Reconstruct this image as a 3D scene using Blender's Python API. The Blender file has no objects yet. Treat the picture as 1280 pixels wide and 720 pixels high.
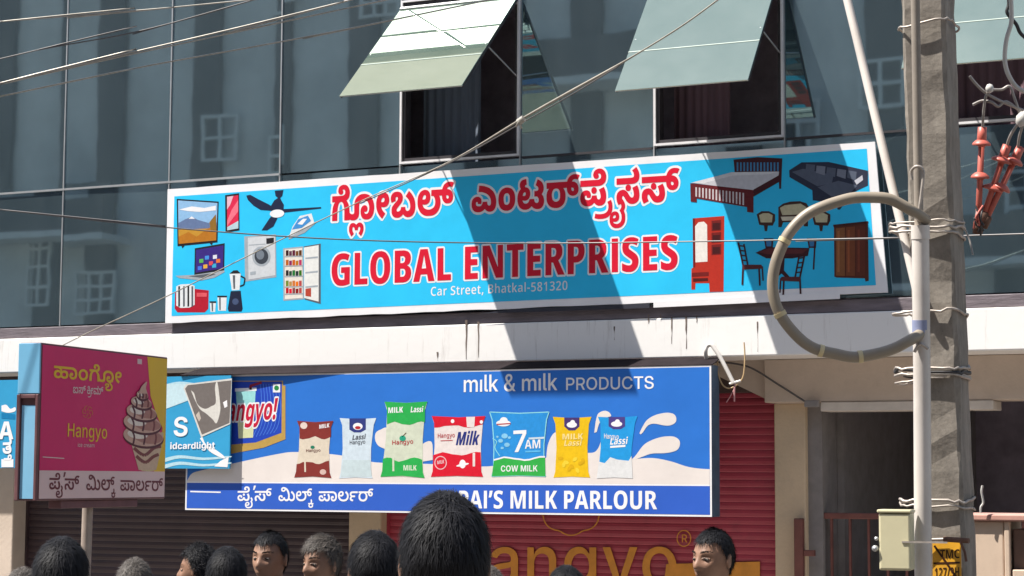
import bpy, bmesh, math, random
from mathutils import Vector, Matrix, noise
from mathutils.geometry import tessellate_polygon
R = math.radians
C = bpy.context.scene.collection
SC = bpy.context.scene

# ------------------------------------------------------------------ camera
FPX = 2500.0                       # focal length in pixels of the 1280 px wide photograph
PITCH, YAW, ROLL = R(5.43), R(25.22), R(-.27)
CAM = Vector((7.25, -15.4, 1.9))
cd = bpy.data.cameras.new('camera')
cd.sensor_width = 36; cd.lens = FPX / 1280 * 36; cd.clip_end = 500; cd.clip_start = .1
cam = bpy.data.objects.new('camera', cd); C.objects.link(cam)
cam.location = CAM
cam.rotation_euler = (Matrix.Rotation(YAW, 3, 'Z') @ Matrix.Rotation(math.pi / 2 + PITCH, 3, 'X') @ Matrix.Rotation(-ROLL, 3, 'Z')).to_euler()
SC.camera = cam

# ------------------------------------------------------------------ light
SUN = Vector((-.418, -.285, .8625)).normalized()      # towards the sun
EL = math.asin(SUN.z); AZ = math.atan2(SUN.x, SUN.y)
sd = bpy.data.lights.new('sun', 'SUN'); sd.energy = 5.0; sd.angle = R(.5); sd.color = (1, .955, .88)
so = bpy.data.objects.new('sun', sd); C.objects.link(so)
so.rotation_euler = SUN.to_track_quat('Z', 'Y').to_euler(); so.location = (0, 0, 30)
SC.view_settings.view_transform = 'Standard'; SC.view_settings.look = 'None'
SC.view_settings.exposure = 1.0; SC.view_settings.gamma = 1; SC.view_settings.use_curve_mapping = False
W = bpy.data.worlds.new('World'); SC.world = W; W.use_nodes = True
wn = W.node_tree.nodes; wl = W.node_tree.links; wn.clear()
sky = wn.new('ShaderNodeTexSky'); sky.sky_type = 'NISHITA'; sky.sun_disc = False
sky.sun_elevation = EL; sky.sun_rotation = AZ; sky.dust_density = .8; sky.air_density = 1.2
bgd = wn.new('ShaderNodeBackground'); bgd.inputs[1].default_value = .07
tc = wn.new('ShaderNodeTexCoord')
# a thin broken veil of haze cloud elsewhere
nz2 = wn.new('ShaderNodeTexNoise'); nz2.inputs['Scale'].default_value = 3.2; nz2.inputs['Detail'].default_value = 7
wl.new(tc.outputs['Generated'], nz2.inputs['Vector'])
crp2 = wn.new('ShaderNodeMapRange'); crp2.inputs['From Min'].default_value = .5; crp2.inputs['From Max'].default_value = .72
crp2.inputs['To Max'].default_value = .10
wl.new(nz2.outputs['Fac'], crp2.inputs['Value'])
mixc = wn.new('ShaderNodeMixRGB'); mixc.inputs[2].default_value = (30, 30, 29.5, 1)
wl.new(crp2.outputs[0], mixc.inputs[0]); wl.new(sky.outputs[0], mixc.inputs[1])
wl.new(mixc.outputs[0], bgd.inputs[0])
wo = wn.new('ShaderNodeOutputWorld'); wl.new(bgd.outputs[0], wo.inputs[0])
SC.cycles.use_denoising = True

# ------------------------------------------------------------------ photo pixel -> ray -> point on a real plane
def ray(px, py):
    X, Y = px - 640, 360 - py
    c, s = math.cos(ROLL), math.sin(ROLL); X, Y = c * X + s * Y, -s * X + c * Y
    x, y, z = X, FPX * math.cos(PITCH) - Y * math.sin(PITCH), FPX * math.sin(PITCH) + Y * math.cos(PITCH)
    c, s = math.cos(YAW), math.sin(YAW)
    return Vector((c * x - s * y, s * x + c * y, z))
def at(px, py, d): return CAM + ray(px, py) * (d / FPX)
class Frame:
    """a flat face: origin o, in-plane axes u (right) and v (up), outward normal n; coordinates (a, b, c)"""
    def __init__(s, o, u, v=(0, 0, 1)):
        s.o = Vector(o); s.u = Vector(u).normalized(); s.v = Vector(v).normalized(); s.n = s.u.cross(s.v).normalized()
    def w(s, a, b, c=0.): return s.o + s.u * a + s.v * b + s.n * c
    def px(s, x, y):
        r = ray(x, y); t = (s.o - CAM).dot(s.n) / r.dot(s.n); p = CAM + r * t - s.o
        return (p.dot(s.u), p.dot(s.v))
def wall(y): return Frame((0, y, 0), (1, 0, 0))

# ------------------------------------------------------------------ materials
MATS = {}
def newmat(name):
    m = bpy.data.materials.new(name); m.use_nodes = True
    n = m.node_tree.nodes; l = m.node_tree.links
    return m, n, l, n['Principled BSDF']
def mat(name, col, rough=.6, metal=0., var=.1, scale=6., bump=0., bscale=60., spec=.5, stretch=(1, 1, 1), dirt=None, dscale=3., damt=.5):
    if name in MATS: return MATS[name]
    m, n, l, p = newmat(name)
    p.inputs['Roughness'].default_value = rough; p.inputs['Metallic'].default_value = metal
    p.inputs['Specular IOR Level'].default_value = spec
    t = n.new('ShaderNodeTexCoord'); mp = n.new('ShaderNodeMapping'); mp.inputs['Scale'].default_value = stretch
    l.new(t.outputs['Object'], mp.inputs[0])
    a = n.new('ShaderNodeTexNoise'); a.inputs['Scale'].default_value = scale; a.inputs['Detail'].default_value = 6; a.inputs['Roughness'].default_value = .62
    l.new(mp.outputs[0], a.inputs['Vector'])
    r = n.new('ShaderNodeValToRGB'); e = r.color_ramp.elements
    e[0].position = .3; e[1].position = .7
    e[0].color = [max(0, c * (1 - var)) for c in col] + [1]; e[1].color = [min(1, c * (1 + var)) for c in col] + [1]
    l.new(a.outputs['Fac'], r.inputs[0]); out = r.outputs[0]
    if dirt:
        b = n.new('ShaderNodeTexNoise'); b.inputs['Scale'].default_value = dscale; b.inputs['Detail'].default_value = 8; b.inputs['Roughness'].default_value = .7
        l.new(mp.outputs[0], b.inputs['Vector'])
        q = n.new('ShaderNodeMapRange'); q.inputs['From Min'].default_value = .5; q.inputs['From Max'].default_value = .72; q.inputs['To Max'].default_value = damt
        l.new(b.outputs['Fac'], q.inputs['Value'])
        x = n.new('ShaderNodeMixRGB'); x.inputs[2].default_value = list(dirt) + [1]
        l.new(q.outputs[0], x.inputs[0]); l.new(out, x.inputs[1]); out = x.outputs[0]
    l.new(out, p.inputs['Base Color'])
    if bump:
        b2 = n.new('ShaderNodeTexNoise'); b2.inputs['Scale'].default_value = bscale; b2.inputs['Detail'].default_value = 5
        l.new(mp.outputs[0], b2.inputs['Vector'])
        bp = n.new('ShaderNodeBump'); bp.inputs['Strength'].default_value = bump; bp.inputs['Distance'].default_value = .02
        l.new(b2.outputs['Fac'], bp.inputs['Height']); l.new(bp.outputs[0], p.inputs['Normal'])
    MATS[name] = m; return m
def ink(r, g, b, flat=False):
    """printed colour on vinyl, given as the printed sRGB 0-255; flat fields print evenly, pictures are mottled like the photographs they are"""
    f = lambda c: ((c / 255 + .055) / 1.055) ** 2.4 if c > 10 else c / 255 / 12.92
    return mat('print_%d_%d_%d' % (r, g, b), (f(r) * .86, f(g) * .86, f(b) * .86), .42, var=.05 if flat else .08, scale=2.5 if flat else 34., bump=.3, bscale=2.2, spec=.35)

def glass_facade():
    m, n, l, p = newmat('tinted_reflective_glass')
    t = n.new('ShaderNodeTexCoord')
    p.inputs['Roughness'].default_value = .5
    a = n.new('ShaderNodeTexNoise'); a.inputs['Scale'].default_value = 1.6; a.inputs['Detail'].default_value = 8; a.inputs['Roughness'].default_value = .7
    mp = n.new('ShaderNodeMapping'); mp.inputs['Scale'].default_value = (1.8, 1, .5); l.new(t.outputs['Object'], mp.inputs[0]); l.new(mp.outputs[0], a.inputs['Vector'])
    r = n.new('ShaderNodeValToRGB'); e = r.color_ramp.elements; e[0].position = .35; e[1].position = .75
    e[0].color = (.025, .050, .063, 1); e[1].color = (.055, .086, .100, 1)
    l.new(a.outputs['Fac'], r.inputs[0]); l.new(r.outputs[0], p.inputs['Base Color'])
    g = n.new('ShaderNodeBsdfGlossy'); g.inputs['Color'].default_value = (.51, .71, .80, 1); g.inputs['Roughness'].default_value = .022
    b2 = n.new('ShaderNodeTexNoise'); b2.inputs['Scale'].default_value = 1.3; b2.inputs['Detail'].default_value = 2
    l.new(t.outputs['Object'], b2.inputs['Vector'])
    bp = n.new('ShaderNodeBump'); bp.inputs['Strength'].default_value = .012; bp.inputs['Distance'].default_value = .05
    l.new(b2.outputs['Fac'], bp.inputs['Height']); l.new(bp.outputs[0], g.inputs['Normal'])
    mxs = n.new('ShaderNodeMixShader'); mxs.inputs[0].default_value = .5
    l.new(p.outputs[0], mxs.inputs[1]); l.new(g.outputs[0], mxs.inputs[2])
    l.new(mxs.outputs[0], n['Material Output'].inputs[0])
    return m
def sash_glass():
    m, n, l, p = newmat('dusty_greenish_glass')
    t = n.new('ShaderNodeTexCoord')
    a = n.new('ShaderNodeTexNoise'); a.inputs['Scale'].default_value = 3.; a.inputs['Detail'].default_value = 8; a.inputs['Roughness'].default_value = .7
    l.new(t.outputs['Object'], a.inputs['Vector'])
    r = n.new('ShaderNodeValToRGB'); e = r.color_ramp.elements; e[0].position = .3; e[1].position = .75
    e[0].color = (.09, .135, .112, 1); e[1].color = (.14, .185, .16, 1)
    l.new(a.outputs['Fac'], r.inputs[0]); l.new(r.outputs[0], p.inputs['Base Color'])
    p.inputs['Roughness'].default_value = .9; p.inputs['Specular IOR Level'].default_value = .05
    g = n.new('ShaderNodeBsdfGlossy'); g.inputs['Color'].default_value = (.84, .93, .80, 1); g.inputs['Roughness'].default_value = .006
    mxs = n.new('ShaderNodeMixShader'); mxs.inputs[0].default_value = .42
    l.new(p.outputs[0], mxs.inputs[1]); l.new(g.outputs[0], mxs.inputs[2])
    l.new(mxs.outputs[0], n['Material Output'].inputs[0])
    return m
def slab_paint():
    m, n, l, p = newmat('weathered_white_wall_paint')
    t = n.new('ShaderNodeTexCoord'); p.inputs['Roughness'].default_value = .85
    mp = n.new('ShaderNodeMapping'); mp.inputs['Scale'].default_value = (5, 5, .35); l.new(t.outputs['Object'], mp.inputs[0])
    a = n.new('ShaderNodeTexNoise'); a.inputs['Scale'].default_value = 3; a.inputs['Detail'].default_value = 9; a.inputs['Roughness'].default_value = .75
    l.new(mp.outputs[0], a.inputs['Vector'])
    r = n.new('ShaderNodeValToRGB'); e = r.color_ramp.elements; e[0].position = .58; e[1].position = .82
    e[0].color = (.84, .815, .79, 1); e[1].color = (.46, .41, .37, 1)
    l.new(a.outputs['Fac'], r.inputs[0]); l.new(r.outputs[0], p.inputs['Base Color'])
    b2 = n.new('ShaderNodeTexNoise'); b2.inputs['Scale'].default_value = 14; b2.inputs['Detail'].default_value = 6
    l.new(t.outputs['Object'], b2.inputs['Vector'])
    bp = n.new('ShaderNodeBump'); bp.inputs['Strength'].default_value = .10; bp.inputs['Distance'].default_value = .012
    l.new(b2.outputs['Fac'], bp.inputs['Height']); l.new(bp.outputs[0], p.inputs['Normal'])
    return m
def concrete():
    m, n, l, p = newmat('rough_pole_concrete')
    t = n.new('ShaderNodeTexCoord'); p.inputs['Roughness'].default_value = .95
    a = n.new('ShaderNodeTexNoise'); a.inputs['Scale'].default_value = 9; a.inputs['Detail'].default_value = 10; a.inputs['Roughness'].default_value = .75
    mp = n.new('ShaderNodeMapping'); mp.inputs['Scale'].default_value = (1, 1, .45); l.new(t.outputs['Object'], mp.inputs[0]); l.new(mp.outputs[0], a.inputs['Vector'])
    r = n.new('ShaderNodeValToRGB'); e = r.color_ramp.elements; e[0].position = .32; e[1].position = .72
    e[0].color = (.155, .135, .115, 1); e[1].color = (.36, .32, .275, 1)
    l.new(a.outputs['Fac'], r.inputs[0])
    v = n.new('ShaderNodeTexVoronoi'); v.inputs['Scale'].default_value = 70; l.new(t.outputs['Object'], v.inputs['Vector'])
    q = n.new('ShaderNodeMapRange'); q.inputs['From Min'].default_value = .05; q.inputs['From Max'].default_value = .2; q.inputs['To Min'].default_value = .55
    l.new(v.outputs['Distance'], q.inputs['Value'])
    x = n.new('ShaderNodeMixRGB'); x.blend_type = 'MULTIPLY'; x.inputs[0].default_value = .5
    l.new(r.outputs[0], x.inputs[1]); l.new(q.outputs[0], x.inputs[2]); l.new(x.outputs[0], p.inputs['Base Color'])
    b2 = n.new('ShaderNodeTexNoise'); b2.inputs['Scale'].default_value = 45; b2.inputs['Detail'].default_value = 8
    l.new(t.outputs['Object'], b2.inputs['Vector'])
    bp = n.new('ShaderNodeBump'); bp.inputs['Strength'].default_value = .2; bp.inputs['Distance'].default_value = .01
    l.new(b2.outputs['Fac'], bp.inputs['Height']); l.new(bp.outputs[0], p.inputs['Normal'])
    return m
GLASS, SASH, SLAB, CONC = glass_facade(), sash_glass(), slab_paint(), concrete()
ALU = mat('aluminium_frame', (.55, .55, .55), .4, .7, var=.1)
DARKF = mat('dark_frame_strip', (.05, .045, .05), .5, .2)
WHITEP = mat('white_frame_paint', (.75, .73, .74), .5)
LEDGE = mat('grey_ledge_metal', (.17, .14, .155), .55, .1, var=.25, scale=4, stretch=(1, 1, 6), bump=.2, bscale=12)
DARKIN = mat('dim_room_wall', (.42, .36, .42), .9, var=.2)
CREAM = mat('cream_wall_paint', (.62, .48, .33), .85, var=.1, bump=.15, bscale=30, dirt=(.25, .2, .16), damt=.45)
SOFFIT = mat('beige_wall_paint', (.58, .48, .40), .9, var=.08, bump=.12, bscale=30, dirt=(.3, .25, .2), damt=.35)
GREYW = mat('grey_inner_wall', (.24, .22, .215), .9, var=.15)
MAROON = mat('maroon_shutter_paint', (.42, .052, .082), .45, var=.15, scale=3, dirt=(.12, .03, .04), damt=.5)
DKBROWN = mat('brown_shutter_paint', (.052, .031, .035), .5, var=.2, scale=3)
SHORANGE = mat('orange_shutter_lettering', (.74, .30, .04), .5, var=.15, scale=8)
ASPH = mat('asphalt', (.10, .092, .085), .95, var=.25, bump=.4, bscale=80)
PAVE = mat('pale_paving', (.28, .25, .22), .9, var=.15, bump=.2)

# ------------------------------------------------------------------ mesh builder
class MB:
    def __init__(s): s.v = []; s.f = []; s.m = []; s.sm = []; s.mats = []
    def mi(s, m):
        if m not in s.mats: s.mats.append(m)
        return s.mats.index(m)
    def add(s, vs, fs, m, smooth=False):
        b = len(s.v); s.v += [Vector(v) for v in vs]; k = s.mi(m)
        for f in fs: s.f.append([b + i for i in f]); s.m.append(k); s.sm.append(smooth)
        return s
    def box(s, x0, x1, y0, y1, z0, z1, m, fr=None):
        P = [(x0, y0, z0), (x1, y0, z0), (x1, y1, z0), (x0, y1, z0), (x0, y0, z1), (x1, y0, z1), (x1, y1, z1), (x0, y1, z1)]
        if fr: P = [fr.w(*p) for p in P]; F = [(0, 3, 2, 1), (4, 5, 6, 7), (0, 1, 5, 4), (1, 2, 6, 5), (2, 3, 7, 6), (3, 0, 4, 7)]
        else: F = [(0, 3, 2, 1), (4, 5, 6, 7), (0, 1, 5, 4), (1, 2, 6, 5), (2, 3, 7, 6), (3, 0, 4, 7)]
        return s.add(P, F, m)
    def bbox(s, x0, x1, y0, y1, z0, z1, m, b=.01, fr=None):
        """box with bevelled edges"""
        bm = bmesh.new(); bmesh.ops.create_cube(bm, size=1)
        for v in bm.verts: v.co = Vector(((x0 + x1) / 2 + v.co.x * (x1 - x0), (y0 + y1) / 2 + v.co.y * (y1 - y0), (z0 + z1) / 2 + v.co.z * (z1 - z0)))
        bmesh.ops.bevel(bm, geom=bm.edges[:], offset=b, segments=2, affect='EDGES', profile=.5)
        bm.verts.index_update(); P = [v.co.copy() for v in bm.verts]
        if fr: P = [fr.w(*p) for p in P]
        s.add(P, [[v.index for v in f.verts] for f in bm.faces], m); bm.free(); return s
    def poly(s, pts, m, fr, c=.0, th=.0):
        """filled outline on a face frame; pts in frame coordinates; optional thickness"""
        return s.loops([pts], m, fr, c, th)
    def loops(s, L, m, fr, c=0., th=0.):
        flat = [p for l in L for p in l]
        tri = tessellate_polygon([[Vector((a, b, 0)) for a, b in l] for l in L])
        F = []
        for t in tri:
            a, b, d = [flat[i] for i in t]
            ar = (b[0] - a[0]) * (d[1] - a[1]) - (b[1] - a[1]) * (d[0] - a[0])
            F.append(tuple(t) if ar > 0 else (t[0], t[2], t[1]))
        s.add([fr.w(a, b, c) for a, b in flat], F, m)
        if th:
            i = 0
            for l in L:
                n = len(l); vs = [fr.w(a, b, c) for a, b in l] + [fr.w(a, b, c - th) for a, b in l]
                s.add(vs, [(k, k + n, (k + 1) % n + n, (k + 1) % n) for k in range(n)], m)
        return s
    def ppoly(s, pts, m, fr, c=0., th=0.):
        return s.poly([fr.px(*p) for p in pts], m, fr, c, th)
    def ell(s, cx, cy, rx, ry, m, fr, c=0., n=28, rot=0., a0=0, a1=360):
        P = []
        for k in range(n if a1 - a0 >= 360 else n + 1):
            t = R(a0 + (a1 - a0) * k / n); x, y = rx * math.cos(t), ry * math.sin(t); q = R(rot)
            P.append((cx + x * math.cos(q) - y * math.sin(q), cy + x * math.sin(q) + y * math.cos(q)))
        return s.ppoly(P, m, fr, c)
    def pline(s, pts, w, m, fr, c=0.):
        """flat line of width w (photo px) through photo points"""
        for (x0, y0), (x1, y1) in zip(pts, pts[1:]):
            d = math.hypot(x1 - x0, y1 - y0) or 1; nx, ny = -(y1 - y0) / d * w / 2, (x1 - x0) / d * w / 2
            s.ppoly([(x0 + nx, y0 + ny), (x1 + nx, y1 + ny), (x1 - nx, y1 - ny), (x0 - nx, y0 - ny)], m, fr, c)
        return s
    def tube(s, pts, r, m, n=10, closed=False, caps=True):
        pts = [Vector(p) for p in pts]; N = len(pts); rr = r if isinstance(r, (list, tuple)) else [r] * N
        T = []
        for i in range(N):
            a = pts[(i - 1) % N] if (i > 0 or closed) else pts[0]; b = pts[(i + 1) % N] if (i < N - 1 or closed) else pts[-1]
            T.append((b - a).normalized())
        up = Vector((0, 0, 1)) if abs(T[0].z) < .9 else Vector((1, 0, 0))
        x = T[0].cross(up).normalized(); vs = []
        for i in range(N):
            x = (x - T[i] * x.dot(T[i])).normalized(); y = T[i].cross(x)
            for k in range(n):
                a = 2 * math.pi * k / n; vs.append(pts[i] + (x * math.cos(a) + y * math.sin(a)) * rr[i])
        fs = []
        for i in range(N if closed else N - 1):
            j = (i + 1) % N
            for k in range(n): fs.append((i * n + k, i * n + (k + 1) % n, j * n + (k + 1) % n, j * n + k))
        s.add(vs, fs, m, True)
        if caps and not closed:
            s.add(vs[:n], [tuple(range(n))[::-1]], m); s.add(vs[-n:], [tuple(range(n))], m)
        return s
    def lathe(s, prof, p0, axis, m, n=20):
        """profile (r, h) turned about an axis from p0"""
        z = Vector(axis).normalized(); x = z.cross(Vector((0, 1, 0)) if abs(z.y) < .9 else Vector((1, 0, 0))).normalized(); y = z.cross(x)
        vs = []
        for r_, h in prof:
            for k in range(n):
                a = 2 * math.pi * k / n; vs.append(Vector(p0) + z * h + (x * math.cos(a) + y * math.sin(a)) * r_)
        fs = []
        for i in range(len(prof) - 1):
            for k in range(n): fs.append((i * n + k, i * n + (k + 1) % n, (i + 1) * n + (k + 1) % n, (i + 1) * n + k))
        return s.add(vs, fs, m, True)
    def build(s, name, parent=None, loc=None):
        me = bpy.data.meshes.new(name)
        if parent is not None:
            o0 = wloc(parent)
        else: o0 = Vector(loc) if loc is not None else Vector((0, 0, 0))
        me.from_pydata([v - o0 for v in s.v], [], s.f)
        for m in s.mats: me.materials.append(m)
        me.polygons.foreach_set('material_index', s.m); me.polygons.foreach_set('use_smooth', s.sm)
        me.update()
        o = bpy.data.objects.new(name, me); C.objects.link(o)
        if parent is not None: o.parent = parent
        else: o.location = o0
        return o
def wloc(o):
    p = Vector((0, 0, 0))
    while o is not None: p += o.location; o = o.parent
    return p
def tag(o, label=None, cat=None, group=None, kind=None):
    for k, v in (('label', label), ('category', cat), ('group', group), ('kind', kind)):
        if v: o[k] = v
    return o
def thing(name, loc, label, cat, group=None):
    o = bpy.data.objects.new(name, None); C.objects.link(o); o.location = loc; o.empty_display_size = .1
    return tag(o, label, cat, group)
def arc(p0, p1, sag, n=24):
    p0, p1 = Vector(p0), Vector(p1)
    return [p0.lerp(p1, i / n) - Vector((0, 0, sag * 4 * (i / n) * (1 - i / n))) for i in range(n + 1)]
def smooth_path(pts, k=6):
    pts = [Vector(p) for p in pts]; out = []
    for i in range(len(pts) - 1):
        a = pts[max(i - 1, 0)]; b = pts[i]; c = pts[i + 1]; d = pts[min(i + 2, len(pts) - 1)]
        for j in range(k):
            t = j / k; out.append(.5 * ((2 * b) + (c - a) * t + (2 * a - 5 * b + 4 * c - d) * t * t + (3 * b - a - 3 * c + d) * t ** 3))
    return out + [pts[-1]]

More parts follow.
